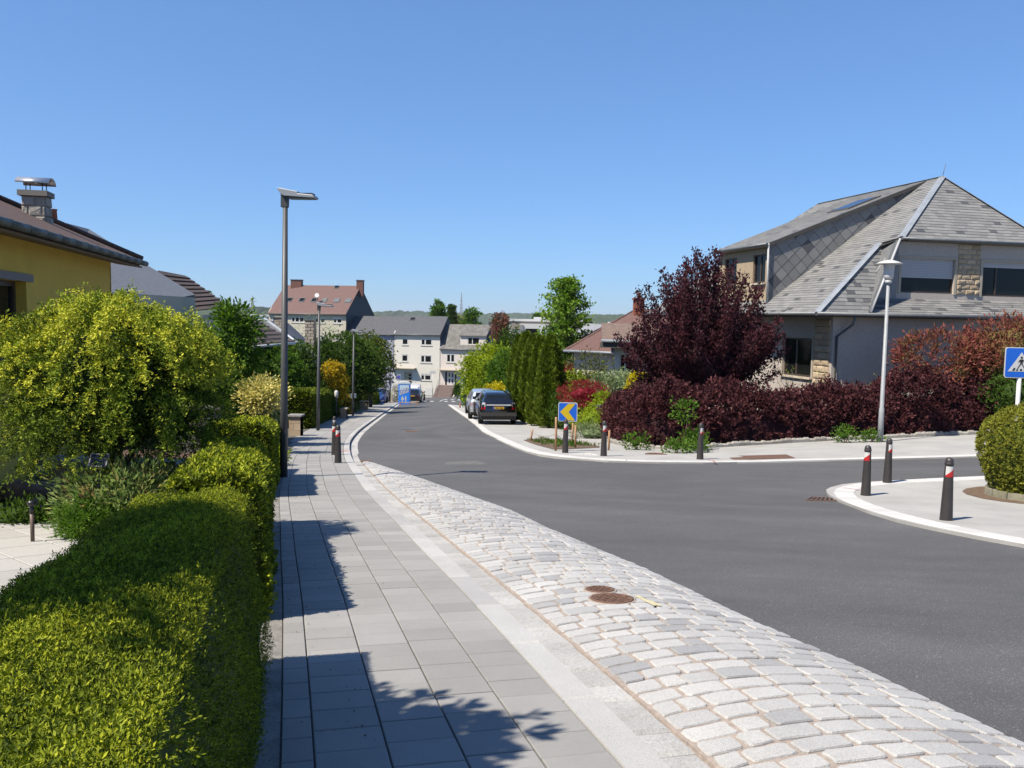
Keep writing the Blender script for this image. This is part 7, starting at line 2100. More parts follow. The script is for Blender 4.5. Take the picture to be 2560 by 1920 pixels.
# ---------------------------------------------------------------- covers and marks on the ground
M_rust = mat('rusty_iron', (.16, .085, .055), .85, .3, 30, .5, 60)
def cover(name, label, c, r, z, m=M_rust, sq=None, rim=True):
    e = empty(name, (c[0], c[1], z), 0, label, 'cover')
    nrm = Vector((0, .1, 1)).normalized()
    b = MB(); b.lathe([(r, -.03), (r, .0), (r - .012, .003), (r - .02, -.002), (.001, -.002)], 24); b.build('frame', m, e)
    b = MB()
    for i in range(-3, 4):
        for j in range(-3, 4):
            x, y = i * r * .26, j * r * .26
            if math.hypot(x, y) < r * .8: b.box((x - r * .09, y - r * .045, -.003), (x + r * .09, y + r * .045, .003), rz=(.0 if (i + j) % 2 else math.pi / 2))
    b.build('tread', m, e)
    return e
def cob_height(c):
    d_ = np.linalg.norm(KC - np.array(c), axis=1); i = d_.argmin(); return Tz(*c) + float(cob_z(KS[i], (np.array(c) - KC[i]) @ KN[i]))
for (px, py), r, lb in (((1530, 1498), .165, 'larger rusty round cover in the cobbled strip'), ((1500, 1475), .115, 'smaller rusty round cover in the cobbled strip')):
    p = gp(px, py, .13); o = cover('manhole_cover', lb, (p.x, p.y), r, cob_height((p.x, p.y)) + .008); o.rotation_euler = (R_(-5.5), R_(2), .4); tag(o, group='covers in the cobbled strip')
    b = MB(); b.lathe([(r + .02, -.03), (r + .02, -.006), (r, -.006), (r, -.03)], 24); b.build('mortar_ring', M_cjoint, o)
q = [gp(px, py, PR_Z + .006) for px, py in ((1833, 1149), (1989, 1145), (1966, 1136), (1815, 1140))]
b = MB(); b.poly(q, .012, Vector((0, 0, 1))); tag(b.build('steel_plate', M_rust, None), 'flat rusty steel plate lying on the pavement before the barberry hedge', 'plate')
q = [gp(px, py, .012) for px, py in ((2012, 1250), (2098, 1252), (2092, 1244), (2030, 1241))]
e = empty('drain_grate', q[0], 0, 'rusty drain grate at the tip of the corner pavement', 'drain', world=True)
b = MB(); b.poly(q, .01, Vector((0, 0, 1))); b.build('frame', M_rust, e)
for k in range(7):
    t0, t1 = (k + .25) / 7, (k + .75) / 7
    b = MB(); b.poly([q[0].lerp(q[1], t0).lerp(q[3].lerp(q[2], t0), .15) + Vector((0, 0, .004)), q[0].lerp(q[1], t1).lerp(q[3].lerp(q[2], t1), .15) + Vector((0, 0, .004)), q[0].lerp(q[1], t1).lerp(q[3].lerp(q[2], t1), .85) + Vector((0, 0, .004)), q[0].lerp(q[1], t0).lerp(q[3].lerp(q[2], t0), .85) + Vector((0, 0, .004))]); b.build('slot', M_sblk, e)
q = [gp(px, py, .014) for px, py in ((885, 1154), (932, 1153), (926, 1150), (884, 1151))]
b = MB(); b.poly(q, .01, Vector((0, 0, 1))); tag(b.build('drain_grate', M_rust, None), 'narrow rusty drain grate at the far end of the cobbled strip', 'drain')
for (px, py), r, lb in (((1032, 1079), .33, 'dark round manhole cover in the middle of the road'), ((1640, 1136), .3, 'rusty manhole cover on the pavement before the barberry hedge'), ((1460, 1138), .38, 'pale round manhole cover near the chevron sign')):
    zz = PR_Z + .004 if px > 1400 else .004
    p = gp(px, py, zz); cover('manhole_cover', lb, (p.x, p.y), r, p.z + .002, M_rust if px != 1460 else M_kerbw)
M_ypaint = mat('faded_yellow_paint', (.62, .57, .36), .85, .2, 30)
b = MB()
for (x0, y0), (x1, y1) in (((1590, 1487), (1640, 1512)), ((1622, 1500), (1650, 1512))):
    a0 = gp(x0, y0, .14); a1 = gp(x1, y1, .14); d_ = (a1 - a0).normalized(); n_ = Vector((-d_.y, d_.x, 0)) * .018
    L_ = [a0.lerp(a1, t) for t in np.linspace(0, 1, 6)]
    for c0, c1 in zip(L_[:-1], L_[1:]):
        z0, z1 = cob_height((c0.x, c0.y)) + .007, cob_height((c1.x, c1.y)) + .007
        b.add([(c0.x + n_.x, c0.y + n_.y, z0), (c1.x + n_.x, c1.y + n_.y, z1), (c1.x - n_.x, c1.y - n_.y, z1), (c0.x - n_.x, c0.y - n_.y, z0)], [(0, 1, 2, 3)])
tag(b.build('paint_mark', M_ypaint, None, fix=False), 'faded yellow surveyor mark sprayed on the cobbles beside the covers', 'paint mark')
M_rpaint = mat('faded_red_paint', (.50, .20, .19), .8, .3, 30)
def ground_line(label, pts, w, dz, m):
    b = MB(); W_ = [gp(*q, dz) for q in pts]
    for a0, a1 in zip(W_[:-1], W_[1:]):
        d_ = (a1 - a0); d_.z = 0; d_.normalize(); n_ = Vector((-d_.y, d_.x, 0)) * w / 2; b.add([a0 + n_, a1 + n_, a1 - n_, a0 - n_], [(0, 1, 2, 3)])
    return tag(b.build('paint_mark', m, None, fix=False), label, 'paint mark')
ground_line('thin red survey line on the corner pavement', [(2108, 1219), (2130, 1222), (2150, 1225)], .03, PR_Z + .026, M_rpaint)
ground_line('curved red survey line beside the middle bollard', [(1768, 1148), (1782, 1151), (1790, 1157)], .035, PR_Z + .016, M_rpaint)
ground_line('faded red mark on the kerb at the left bollards', [(857, 1128), (873, 1127)], .25, SW_Z + .008, M_rpaint)
cs = bpy.data.objects['cross_street']
for i, (x0, x1, y) in enumerate([(1110, 1118, 999.3), (1127, 1135, 999.5), (1144, 1152, 999.8), (1160, 1167, 1000), (1060, 1067, 1003), (1075, 1084, 1003.3), (1111, 1120, 1003.8), (1129, 1138, 1004)]):
    q = [gp(x0, y + .7, .01), gp(x1, y + .7, .01), gp(x1, y - .7, .01), gp(x0, y - .7, .01)]
    b = MB(); b.poly(q); b.build('lane_dash', M_white_p, cs, fix=False)
q = [gp(1098, 1003.3, .01), gp(1100, 1003.8, .01), gp(1109, 999.6, .01), gp(1107, 999.2, .01)]
b = MB(); b.poly(q); b.build('lane_dash', M_white_p, cs, fix=False)
# worn patch in the road
q = [gp(1118, 1166, .005), gp(1222, 1160, .005), gp(1190, 1152, .005), gp(1110, 1156, .005)]
b = MB(); b.poly(q); tag(b.build('asphalt_patch', mat('lighter_asphalt', (.15, .148, .145), .9, .35, 12, .5, 40), None, fix=False), kind='structure')
# ---------------------------------------------------------------- garden pillars and low walls on the left
M_cblock = tint_mat('cream_block', (.50, .38, .26), (.62, .48, .34), .9, 20, .15, .4, 50)
M_ccop = mat('brown_coping', (.33, .26, .21), .85, .15, 10)
def pillar(label, px0, px1, pyt, pyb, dpt, courses, cop=M_ccop, m=M_cblock):
    B = gp(px1, pyb, SW_Z * .5); A = at(px0, pyb, B.y); zt = at(px1, pyt, B.y).z
    return block_wall('garden_pillar', label, (A.x, B.y), (B.x, B.y), zt - B.z - .1, courses, max(.35, (B.x - A.x) * .9), dpt, m, cop, B.z, 'pillar')
pillar('cream block garden pillar with grey coping, nearest on the left', 722, 751, 1036, 1093, .45, 3, M_cop)
pillar('second cream garden pillar, narrow and brightly lit', 849, 866, 1019, 1048, .45, 3, mat('pale_coping', (.5, .45, .38), .85))
pillar('third cream garden pillar with brown coping', 899, 917, 1002, 1026, .5, 3)
A = kpt(s_at_y(17.0), -2.6); B = kpt(s_at_y(19.6), -2.9)
zt = at(640, 1024, 18.5).z
block_wall('garden_wall', 'low garden wall with grey slab coping behind the third yew hedge', tuple(B + np.array([-1.3, -.2])), tuple(B), zt - Tz(*B) - .07, 5, .5, .35, M_wallst, M_cop, Tz(*B))
A = kpt(s_at_y(11.2), -2.6)
block_wall('low_stone_wall', 'low pale stone wall in the gap before the third yew hedge', tuple(A + np.array([-1.8, .1])), tuple(A), .5, 3, .45, .3, M_cblock, M_cop, Tz(*A) + .2)
p = Vector((*kpt(s_at_y(17.3), -1.75), 0)); p.z = Tz(p.x, p.y) + .1
rock('boulder', 'pale boulder behind the nearest lamp post', p + Vector((-.1, .2, .1)), (.2, .16, .2), 9, mat('pale_boulder', (.42, .40, .37), .9, .2, 8))
p = Vector((*kpt(s_at_y(21.5), -1.62), 0)); p.z = Tz(p.x, p.y) + .1
e = empty('garden_spotlight', p, 0, 'small black spotlight box beside the nearest lamp post', 'lamp')
MB().tube([(0, 0, -.05), (0, 0, .2)], .015, 6).build('stake', M_black, e)
b = MB(); b.box((-.07, -.06, .17), (.07, .05, .30)); b.build('head', M_black, e, .012)
MB().lathe([(.05, 0), (.045, .01), (.001, .012)], 10, (0, 0, 0)).build('lens', M_whtf, e).data.transform(Matrix.Translation((0, -.062, .235)) @ Matrix.Rotation(R_(90), 4, 'X'))
p = on(841, 47.5, .1); zt = at(841, 986, 47.5).z
e = empty('garden_lantern', p, 0, 'small white lantern on a post before the golden yellow conifer', 'lamp')
MB().tube([(0, 0, -.1), (0, 0, zt - p.z - .2)], .03, 6).build('post', M_pole, e)
MB().lathe([(.09, -.2), (.11, -.05), (.12, .15), (.07, .22), (.001, .24)], 12, (0, 0, zt - p.z)).build('lantern', M_whtf, e)
p = on(884, 53.0, .1); zt = at(884, 989, 53.0).z
e = empty('letter_box', p, 0, 'pale blue grey letter box on a post behind the third lamp post', 'letter box')
MB().tube([(0, 0, -.1), (0, 0, zt - p.z)], .03, 6).build('post', M_galv, e)
b = MB(); b.box((-.17, -.1, zt - p.z - .15), (.17, .1, zt - p.z + .13)); b.build('box', mat('blue_grey_box', (.20, .26, .32), .5), e, .01)

# ================================================================ VEHICLES
M_rub = mat('tyre_rubber', (.015, .015, .016), .8)
M_chrome = mat('chrome', (.75, .76, .78), .12, metal=1.0)
M_cglass = mat('car_glass', (.012, .016, .018), .05, spec=.5)
M_tail = mat('tail_light_red', (.45, .01, .015), .2)
M_tailw = mat('tail_light_clear', (.6, .58, .58), .15)
M_plast = mat('black_bumper_plastic', (.018, .018, .020), .75, spec=.2)
def car(name, label, loc, rz, paint, st, roof_paint=None, kind='estate', lower=None, plate=True, lights='rear', W2=.90):
    """car body lofted from stations (y, half width at sill, half width at belt, z sill, z belt, half width of roof, z roof); rear at y = 0"""
    e = empty(name, loc, rz, label, 'car')
    V = []; K = 8
    for y, ws, wb, zs, zb, wr, zr in st:
        half = [(ws * .96, zs), (ws, zs + .12), (max(ws, wb) + .005, (zs + zb) / 2), (wb, zb), (wr + (wb - wr) * .12, zb + (zr - zb) * .86), (wr * .88, zr - .005), (wr * .5, zr + .012), (0, zr + .016)]
        ring = [(-x, y, z) for x, z in half] + [(x, y, z) for x, z in half[::-1][1:]]
        V += ring
    n = len(V) // len(st)
    Fc = []
    for i in range(len(st) - 1):
        for j in range(n):
            k = (j + 1) % n
            Fc.append((i * n + j, (i + 1) * n + j, (i + 1) * n + k, i * n + k))
    Fc += [tuple(range(n)), tuple((len(st) - 1) * n + j for j in range(n))[::-1]]
    b = MB(); b.add(V, Fc, 0, True); body = b.build('body', paint, e)
    md = body.modifiers.new('edge', 'EDGE_SPLIT'); md.split_angle = R_(38)
    L_ = st[-1][0]
    # wheels
    for y in (.78, L_ - .82):
        for sx in (-1, 1):
            x0 = sx * (W2 - .12)
            w = MB(); w.tube([(x0 - sx * .09, y, .31), (x0 + sx * .10, y, .31)], .315, 20, smooth=True); wo = w.build('wheel', M_rub, e)
            r = MB(); r.tube([(x0 + sx * .095, y, .31), (x0 + sx * .108, y, .31)], .205, 14); r.build('rim', M_lampg, wo)
            a_ = MB(); a_.tube([(sx * (W2 - .20), y, .33), (sx * (W2 + .004), y, .33)], .37, 18); a_.build('wheel_arch', M_plast, e)
    return e, body
def quadpart(e, name, pts, m, th=.012, nrm=None):
    b = MB(); b.poly(pts, th, nrm); return b.build(name, m, e)
est = [(0.00, .70, .76, .34, .93, .70, .96), (.03, .80, .80, .28, .95, .74, 1.00), (.10, .84, .82, .24, .97, .70, 1.10), (.50, .86, .83, .20, .98, .60, 1.42), (.95, .87, .84, .19, .98, .60, 1.485), (1.9, .88, .85, .19, .97, .61, 1.50), (2.6, .88, .85, .19, .96, .60, 1.45), (2.95, .88, .85, .19, .96, .60, 1.30), (3.45, .87, .83, .19, .95, .68, 1.02), (4.1, .85, .80, .20, .86, .66, .90), (4.55, .74, .68, .26, .72, .58, .76), (4.66, .60, .55, .32, .62, .5, .66)]
def rear_fit(e, zw0, zw1, y0, y1, w0, w1, glass_pts=None, chrome=True, plate_m=None, light=(.62, .84, .74, 1.02), dark_bumper=None, plate_z=(.76, .87), txt=None, tm=None, split=True):
    quadpart(e, 'rear_window', [(-w0, y0 - .012, zw0), (w0, y0 - .012, zw0), (w1, y1 - .012, zw1), (-w1, y1 - .012, zw1)], M_cglass, .02, Vector((0, -1, .6)))
    if chrome: quadpart(e, 'chrome_strip', [(-.60, -.045, .93), (.60, -.045, .93), (.60, -.045, .985), (-.60, -.045, .985)], M_chrome, .05, Vector((0, -1, 0)))
    for sx in (-1, 1):
        x0, x1, z0, z1 = light
        zm = z0 + (z1 - z0) * .42
        q = lambda a, z, y: (sx * a, y, z)
        b = MB(); b.poly([q(x0, z0, -.03), q(x1, z0, .03), q(x1 - .02, zm, .05), q(x0, zm, -.02)][::sx], .05, Vector((0, -1, 0))); tl = b.build('tail_light', M_tail, e)
        if split:
            b = MB(); b.poly([q(x0, zm + .005, -.02), q(x1 - .02, zm + .005, .05), q(x1 - .07, z1, .09), q(x0 + .01, z1, .0)][::sx], .05, Vector((0, -1, 0))); b.build('clear_lens', M_tailw, tl)
    quadpart(e, 'bumper', [(-.86, -.075, .42), (.86, -.075, .42), (.86, -.075, .60), (-.86, -.075, .60)], dark_bumper, .16, Vector((0, -1, 0)))
    quadpart(e, 'lower_bumper', [(-.80, -.06, .24), (.80, -.06, .24), (.86, -.07, .415), (-.86, -.07, .415)], M_plast, .15, Vector((0, -1, 0)))
    z0, z1 = plate_z
    pl = quadpart(e, 'number_plate', [(-.26, -.06, z0), (.26, -.06, z0), (.26, -.06, z1), (-.26, -.06, z1)], mat('plate_yellow', (.72, .42, .02), .5), .03, Vector((0, -1, 0)))
    quadpart(pl, 'plate_band', [(-.255, -.063, z0 + .004), (-.20, -.063, z0 + .004), (-.20, -.063, z1 - .004), (-.255, -.063, z1 - .004)], M_sblue, .002, Vector((0, -1, 0)))
    if txt:
        me = text_mesh(txt, .1, .001); me.transform(Matrix.Translation((.03, -.064, (z0 + z1) / 2)) @ Matrix.Rotation(R_(90), 4, 'X')); link('plate_text', me, mat('plate_brown', (.12, .06, .01), .6), pl)
    for sx in (-1, 1):
        b = MB(); b.poly([(sx * .86, 3.1, .93), (sx * 1.02, 3.08, .93), (sx * 1.02, 3.1, 1.07), (sx * .87, 3.12, 1.07)], .08, Vector((0, -1, 0))); b.build('mirror', M_plast, e)
def side_glass(e, pts):
    for sx in (-1, 1):
        for q in pts:
            b = MB(); b.poly([(sx * x, y, z) for x, y, z in q][::sx], .01, Vector((sx, 0, .35))); b.build('side_window', M_cglass, e)
hd = unit(np.array(EDGE_R[2]) - np.array(EDGE_R[3])); hrz = math.atan2(hd[1], hd[0]) - math.pi / 2
p = gp(1246, 1062, PR_Z)
M_blackp = mat('black_car_paint', (.008, .008, .010), .18, coat=1.0)
c1, _ = car('parked_car', 'black estate car parked on the right with yellow number plate', p, hrz + .02, M_blackp, est)
rear_fit(c1, 1.02, 1.40, .06, .43, .64, .52, dark_bumper=M_blackp, txt='UB 1866', light=(.64, .84, .74, 1.06))
side_glass(c1, [[(.815, .55, 1.02), (.83, 1.45, 1.02), (.665, 1.35, 1.42), (.66, .75, 1.40)], [(.835, 1.52, 1.02), (.835, 2.55, 1.01), (.665, 2.35, 1.40), (.67, 1.48, 1.42)]])
for sx in (-1, 1): MB().tube([(sx * .56, .7, 1.49), (sx * .56, 1.6, 1.53), (sx * .56, 2.4, 1.49)], .015, 5).build('roof_rail', M_chrome, c1)
MB().tube([(0, .55, 1.44), (0, .45, 1.56)], [.012, .005], 5).build('aerial', M_plast, c1)
sil = [(0.00, .72, .76, .40, .98, .70, 1.02), (.04, .82, .80, .34, 1.0, .72, 1.06), (.12, .85, .82, .30, 1.02, .70, 1.14), (.42, .86, .83, .26, 1.03, .60, 1.50), (.9, .87, .84, .25, 1.03, .60, 1.56), (1.8, .88, .85, .25, 1.02, .61, 1.57), (2.5, .88, .85, .25, 1.0, .60, 1.48), (3.1, .87, .83, .25, 1.0, .66, 1.10), (3.7, .85, .80, .26, .92, .66, .96), (4.15, .74, .68, .32, .78, .58, .82), (4.22, .60, .55, .40, .66, .5, .70)]
p = gp(1214, 1049, PR_Z)
M_silver = mat('silver_car_paint', (.50, .52, .55), .28, metal=.6, coat=.8)
c2, _ = car('parked_car', 'silver hatchback parked in front of the black estate car', p, hrz + .02, M_silver, sil)
rear_fit(c2, 1.06, 1.46, .06, .36, .62, .52, dark_bumper=M_silver, txt=None, light=(.60, .84, .80, 1.08), split=False, chrome=False, plate_z=(.60, .71))
side_glass(c2, [[(.825, .5, 1.07), (.835, 1.3, 1.07), (.665, 1.25, 1.46), (.66, .75, 1.44)], [(.84, 1.36, 1.07), (.84, 2.4, 1.06), (.665, 2.15, 1.44), (.67, 1.32, 1.47)]])
# black car and white van behind the portable toilet, blue car on the left
lh = unit(kpt(s_at_y(95), 0) - kpt(s_at_y(85), 0)); lrz = math.atan2(lh[1], lh[0]) - math.pi / 2
p = on(1032, 93); p.z += .01
c3, _ = car('parked_car', 'black car parked behind the blue portable toilet', p, lrz - .12, M_blackp, est)
rear_fit(c3, 1.02, 1.40, .06, .43, .64, .52, dark_bumper=M_blackp, chrome=False)
p = on(954, 91, .1)
c4, _ = car('parked_car', 'blue car standing behind the dark hedge of the fourth lamp post', p, lrz + 2.9, mat('blue_car_paint', (.02, .10, .45), .25, coat=1.0), sil)
side_glass(c4, [[(.825, .5, 1.07), (.835, 1.3, 1.07), (.665, 1.25, 1.46), (.66, .75, 1.44)], [(.84, 1.36, 1.07), (.84, 2.4, 1.06), (.665, 2.15, 1.44), (.67, 1.32, 1.47)]])
quadpart(c4, 'windscreen', [(-.64, 3.02, 1.12), (.64, 3.02, 1.12), (.54, 2.55, 1.48), (-.54, 2.55, 1.48)], M_cglass, .02, Vector((0, .7, .8)))
van = [(0.0, .85, .86, .40, 1.3, .80, 2.05), (.05, .90, .90, .34, 1.3, .84, 2.15), (.3, .92, .92, .3, 1.3, .84, 2.25), (3.0, .92, .92, .3, 1.3, .84, 2.25), (3.5, .92, .92, .3, 1.28, .80, 2.15), (4.1, .91, .90, .3, 1.20, .76, 1.55), (4.3, .90, .88, .3, 1.15, .78, 1.25), (4.8, .86, .82, .32, .95, .72, 1.0), (4.95, .75, .7, .4, .7, .6, .8)]
p = on(1036, 104); p.z += .01
c5, _ = car('white_van', 'white van facing the viewer behind the black car', p, lrz + math.pi, mat('white_van_paint', (.72, .72, .72), .35, coat=.6), van)
c5['category'] = 'van'
quadpart(c5, 'windscreen', [(-.74, 4.28, 1.30), (.74, 4.28, 1.30), (.68, 3.58, 2.08), (-.68, 3.58, 2.08)], M_cglass, .04, Vector((0, .7, .6)))
quadpart(c5, 'grille', [(-.5, 4.97, .55), (.5, 4.97, .55), (.5, 4.9, .85), (-.5, 4.9, .85)], M_plast, .05, Vector((0, 1, 0)))
for sx in (-1, 1):
    b = MB(); b.box((sx * .95, 3.9, 1.3), (sx * 1.15, 4.0, 1.65)); b.build('mirror', M_plast, c5, .02)
    b = MB(); b.poly([(sx * .55, 4.93, .72), (sx * .8, 4.86, .72), (sx * .8, 4.82, .95), (sx * .55, 4.87, .98)], .05, Vector((0, 1, 0))); b.build('headlight', M_tailw, c5)
# portable toilet
p = on(1012, 87.5); p.z += .02
e = empty('portable_toilet', p, R_(3), 'bright blue portable toilet standing at the left kerb far down the street', 'toilet cabin')
w = .60; h = 2.18
M_tblue = mat('toilet_blue', (.02, .28, 1.05), .45)
b = MB(); b.box((-w, -w, .0), (w, w, h)); b.build('body', M_tblue, e, .03)
b = MB()
n = 9; V = []; Fc = []
for i in range(n):
    a = math.pi * i / (n - 1); V += [(-(w + .02) * math.cos(a), -w - .02, h + .22 * math.sin(a) ** .7), (-(w + .02) * math.cos(a), w + .02, h + .22 * math.sin(a) ** .7)]
Fc = [(2 * i, 2 * i + 1, 2 * i + 3, 2 * i + 2) for i in range(n - 1)] + [tuple(2 * i for i in range(n)), tuple(2 * i + 1 for i in range(n))[::-1]]
b.add(V, Fc); b.build('roof', mat('translucent_roof', (.60, .68, .74), .5), e)
M_tpale = mat('toilet_pale_panel', (.62, .85, 1.0), .5)
door = flat([(-w + .1, .1), (w - .07, .1), (w - .07, 2.1), (-w + .1, 2.1)], -w - .004, .02, 'door', M_tblue, e)
flat([(-w + .13, 1.02), (w - .09, 1.38), (w - .09, 2.08), (-w + .13, 2.08)], -w - .012, .004, 'pale_panel', M_tpale, door)
flat([(-w + .13, 1.02), (w - .09, 1.38), (w - .09, 1.90), (-w + .13, 1.54)], -w - .018, .004, 'stripe', M_whtf, door)
flat([(-w + .13, 1.62), (w - .30, 1.88), (w - .30, 1.93), (-w + .13, 1.67)], -w - .018, .004, 'stripe', M_whtf, door)
me = text_mesh('DIXI', .50, .003); me.transform(Matrix.Translation((.02, -w - .026, 1.46)) @ Matrix.Rotation(R_(90), 4, 'X') @ Matrix.Rotation(R_(19), 4, 'Z')); link('lettering', me, mat('lettering_blue', (.01, .10, .62), .5), door)
def picto(dx, skirt):
    b = MB(); q = lambda pts: b.poly([(x + dx, -w - .014, z) for x, z in pts], .004, Vector((0, -1, 0)))
    q([(.06 * math.cos(a), .88 + .06 * math.sin(a)) for a in np.linspace(0, 6.283, 11)[:-1]])
    q([(-.1, .80), (.1, .80), (.16 if skirt else .07, .52), (-.16 if skirt else -.07, .52)]); q([(-.06, .52), (-.01, .52), (-.01, .30), (-.06, .30)]); q([(.01, .52), (.06, .52), (.06, .30), (.01, .30)])
    b.build('pictogram', M_whtf, door)
picto(-.17, True); picto(.17, False)
# planks of a low barrier before it
b0 = gp(1000, 1014); b1 = gp(1042, 1013)
e = empty('plank_barrier', b0, 0, 'low plank barrier lying before the portable toilet', 'barrier', world=True)
for t in (0, 1):
    q = b0.lerp(b1, t); b = MB(); b.box((q.x - .05, q.y - .05, q.z - .05), (q.x + .05, q.y + .05, q.z + .42)); b.build('post', M_stake, e)
b = MB(); b.box((b0.x + .06, b0.y - .02, b0.z + .26), (b1.x - .06, b0.y + .02, b0.z + .36)); b.build('plank', mat('red_white_plank', (.45, .18, .15), .6, c2=(.6, .55, .5), scale=3), e)
# bins and container
def bin_(label, px, Y, m, lid, ht=1.05, w=.29):
    p = on(px, Y, .1); e = empty('wheelie_bin', p, .2, label, 'bin', 'bins by the fifth street lamp')
    b = MB(); b.add([(-w * .8, -w * .8, .05), (w * .8, -w * .8, .05), (w * .8, w * .8, .05), (-w * .8, w * .8, .05), (-w, -w, ht), (w, -w, ht), (w, w, ht), (-w, w, ht)], [(0, 3, 2, 1), (4, 5, 6, 7), (0, 1, 5, 4), (1, 2, 6, 5), (2, 3, 7, 6), (3, 0, 4, 7)]); b.build('body', m, e, .02)
    b = MB(); b.box((-w * 1.08, -w * 1.08, ht), (w * 1.08, w * 1.1, ht + .07)); b.build('lid', lid, e, .02)
    for sx in (-1, 1): MB().tube([(sx * w * .75, w * .9, .1), (sx * w * .95, w * .9, .1)], .1, 10).build('wheel', M_rub, e)
bin_('dark green wheelie bin behind the fifth street lamp', 979, 99, mat('bin_green', (.03, .10, .04), .5), mat('bin_green_lid', (.03, .09, .04), .5), 1.3, .33)
bin_('black wheelie bin left of the fifth street lamp', 968, 95, M_plast, M_plast, 1.15, .33)
p = on(981, 96.5, .1); e = empty('sand_box', p, 0, 'wooden box with yellow lid beside the fifth street lamp', 'box')
b = MB(); b.box((-.4, -.3, 0), (.4, .3, .62)); b.build('box', mat('pale_wood', (.50, .36, .20), .8, .2, 8), e, .02)
b = MB(); b.box((-.42, -.32, .62), (.42, .32, .76)); b.build('lid', mat('yellow_lid', (.62, .52, .03), .5), e, .02)
for i, (px, pt, pb_, lb) in enumerate([(1150, 1008, 1020, 'short orange post in the gap of the right kerb'), (1172, 1004, 1022, 'thin orange post beside the silver car')]):
    p = gp(px, pb_); zt = at(px, pt, p.y).z; b = MB(); b.tube([(0, 0, -.05), (0, 0, (zt - p.z) * .98), (0, 0, zt - p.z)], [.06, .055, .02], 8); o = b.build('orange_post', mat('orange_plastic', (.45, .12, .05), .6), None); o.location = p; tag(o, lb, 'post', 'orange posts on the right')
# garden ornament: topiary in the entrance of the pink house
p = Vector(Wp(us1 - uL2 + .9, -2.2, zground + 1.0)); shrub('cone_topiary', 'small dark cone shaped conifer beside the steps of the pale pink house', 'conifer', p, (0, 0, .9), (.38, .38, 1.0), 60, 14, .12, .2, SPRIGF, M_dgreen, 301, .8)
# ---------------------------------------------------------------- person beside the hedge
def person():
    p = on(963, 89.5, .1)
    me = bpy.data.meshes.new('body')
    # forward is -x (towards the blue car), leaning over
    J_ = {'pelvis': (0, 0, .92), 'waist': (-.05, 0, 1.05), 'chest': (-.16, 0, 1.28), 'neck': (-.24, 0, 1.44), 'head0': (-.30, 0, 1.54), 'head1': (-.34, 0, 1.68), 'hipL': (0, .10, .88), 'kneeL': (-.05, .11, .48), 'ankL': (.03, .11, .08), 'toeL': (-.13, .12, .035), 'hipR': (.0, -.10, .88), 'kneeR': (-.02, -.11, .48), 'ankR': (.08, -.11, .08), 'toeR': (-.08, -.12, .035),
          'shL': (-.18, .19, 1.38), 'elL': (-.26, .24, 1.10), 'wrL': (-.45, .20, 1.02), 'haL': (-.54, .18, 1.02), 'shR': (-.18, -.19, 1.38), 'elR': (-.26, -.25, 1.10), 'wrR': (-.46, -.22, 1.00), 'haR': (-.55, -.20, 1.0)}
    R = {'pelvis': .15, 'waist': .14, 'chest': .165, 'neck': .06, 'head0': .075, 'head1': .09, 'hipL': .105, 'kneeL': .06, 'ankL': .042, 'toeL': .035, 'hipR': .105, 'kneeR': .06, 'ankR': .042, 'toeR': .035, 'shL': .07, 'elL': .047, 'wrL': .033, 'haL': .032, 'shR': .07, 'elR': .047, 'wrR': .033, 'haR': .032}
    E_ = [('pelvis', 'waist'), ('waist', 'chest'), ('chest', 'neck'), ('neck', 'head0'), ('head0', 'head1'), ('pelvis', 'hipL'), ('hipL', 'kneeL'), ('kneeL', 'ankL'), ('ankL', 'toeL'), ('pelvis', 'hipR'), ('hipR', 'kneeR'), ('kneeR', 'ankR'), ('ankR', 'toeR'), ('chest', 'shL'), ('shL', 'elL'), ('elL', 'wrL'), ('wrL', 'haL'), ('chest', 'shR'), ('shR', 'elR'), ('elR', 'wrR'), ('wrR', 'haR')]
    nm = list(J_); ix = {k: i for i, k in enumerate(nm)}
    me.from_pydata([J_[k] for k in nm], [(ix[a], ix[b_]) for a, b_ in E_], [])
    e = empty('person', p, 0, 'person in a blue and red shirt and beige shorts leaning forward by the dark hedge', 'person')
    m, nt, N, L, bs = _new('person_skin_and_clothes')
    tc = N.new('ShaderNodeTexCoord'); sp = N.new('ShaderNodeSeparateXYZ'); L.new(tc.outputs['Object'], sp.inputs[0])
    cr = N.new('ShaderNodeValToRGB'); cr.color_ramp.interpolation = 'CONSTANT'
    mr = N.new('ShaderNodeMapRange'); mr.inputs[1].default_value = 0; mr.inputs[2].default_value = 1.8; L.new(sp.outputs[2], mr.inputs[0]); L.new(mr.outputs[0], cr.inputs[0])
    els = cr.color_ramp.elements
    els[0].position = 0; els[0].color = (.08, .06, .05, 1); els[1].position = .045; els[1].color = (.45, .28, .20, 1)
    for pos, c in ((.25, (.55, .45, .32, 1)), (.53, (.02, .05, .30, 1)), (.64, (.38, .02, .03, 1)), (.70, (.02, .05, .30, 1)), (.83, (.45, .28, .20, 1)), (.93, (.06, .04, .03, 1))):
        q = els.new(pos); q.color = c
    L.new(cr.outputs[0], bs.inputs['Base Color']); bs.inputs['Roughness'].default_value = .8
    o = link('body', me, m, e)
    o.modifiers.new('skin', 'SKIN'); sd = o.modifiers.new('sub', 'SUBSURF'); sd.levels = 2; sd.render_levels = 2
    for i, k in enumerate(nm): me.skin_vertices[0].data[i].radius = (R[k], R[k])
    me.skin_vertices[0].data[ix['pelvis']].use_root = True
    b = MB(); b.lathe([(.001, -.10), (.07, -.09), (.098, -.02), (.10, .04), (.07, .10), (.001, .12)], 12); h = b.build('hair', mat('brown_hair', (.05, .03, .02), .8), e); h.data.transform(Matrix.Translation((-.32, 0, 1.70)))
try: person()
except Exception as ex: print('person', ex)
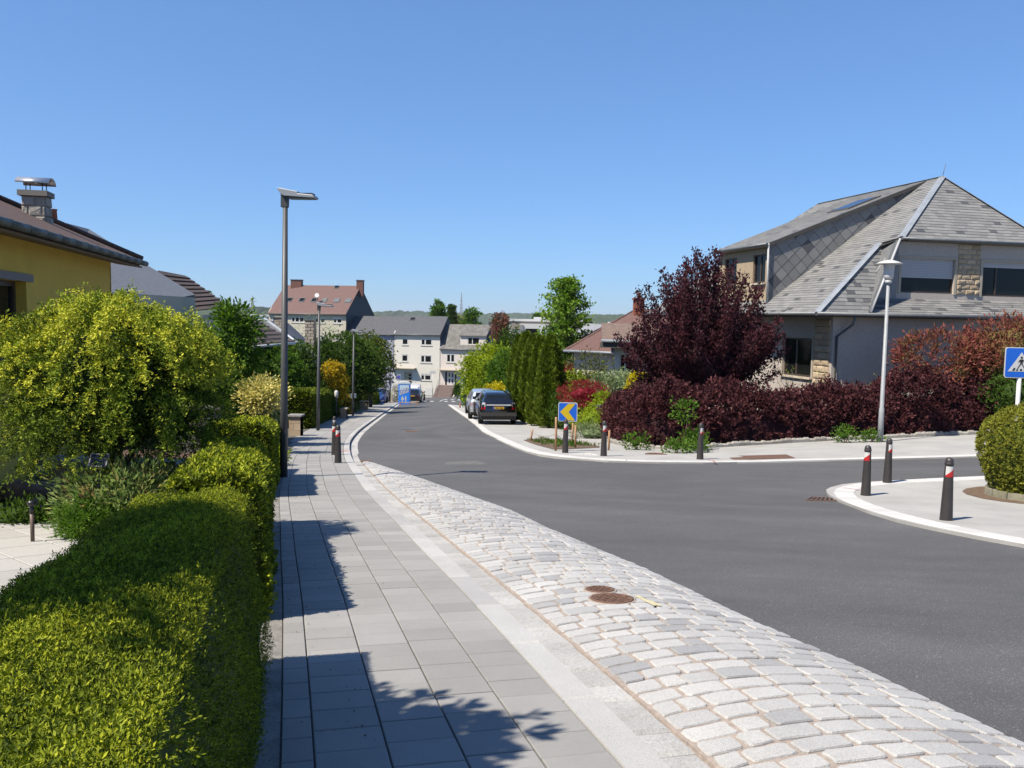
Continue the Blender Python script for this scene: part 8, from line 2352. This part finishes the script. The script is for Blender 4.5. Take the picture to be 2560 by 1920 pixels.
# ---------------------------------------------------------------- far masts
def mast(name, label, px, ytop, ybot, Y, wb, arms, m, th):
    A = at(px, ybot, Y); B = at(px, ytop, Y); h = B.z - A.z + 6
    e = empty(name, (A.x, Y, A.z - 6), 0, label, 'mast'); b = MB()
    n = 9
    wz = lambda t: wb * (1 - .8 * min(1, t / .75)) if t < .75 else wb * .2 * (1 - (t - .75) / .25 * .9)
    C4 = lambda t: [(sx * wz(t), sy * wz(t), t * h) for sx, sy in ((-1, -1), (1, -1), (1, 1), (-1, 1))]
    for i in range(n):
        a, c = C4(i / n), C4((i + 1) / n)
        for k in range(4):
            b.tube([a[k], c[k]], th, 4); b.tube([a[k], c[(k + 1) % 4]], th * .7, 4); b.tube([a[(k + 1) % 4], c[k]], th * .7, 4); b.tube([c[k], c[(k + 1) % 4]], th * .7, 4)
    b.build('lattice', m, e)
    for t, w in arms:
        c = MB(); c.tube([(-w, 0, t * h), (0, 0, t * h + .02 * h), (w, 0, t * h)], [th * .6, th, th * .6], 4); c.tube([(-w, 0, t * h), (w, 0, t * h)], th * .7, 4); c.build('cross_arm', m, e)
M_mast = mat('mast_steel', (.30, .31, .33), .6)
mast('lattice_mast', 'thin lattice mast standing behind the terrace roofs', 1153, 729, 790, 700, 1.6, [], M_mast, .16)
mast('power_pylon', 'faint far power pylon left of the red roofed block', 631, 738, 772, 1900, 4.0, [(.62, 11), (.8, 8)], M_mast, .42)
# ---------------------------------------------------------------- air
def haze():
    m = bpy.data.materials.new('haze_air'); m.use_nodes = True; nt = m.node_tree
    for n in list(nt.nodes):
        if n.type != 'OUTPUT_MATERIAL': nt.nodes.remove(n)
    v = nt.nodes.new('ShaderNodeVolumePrincipled'); v.inputs['Color'].default_value = (.86, .93, 1.0, 1); v.inputs['Density'].default_value = HAZE; v.inputs['Anisotropy'].default_value = .2
    nt.links.new(v.outputs[0], [n for n in nt.nodes if n.type == 'OUTPUT_MATERIAL'][0].inputs['Volume'])
    b = MB(); b.box((-9500, -500, -160), (9500, 12500, 160)); o = b.build('haze', m, None); tag(o, kind='stuff')
HAZE = 5e-5
haze()
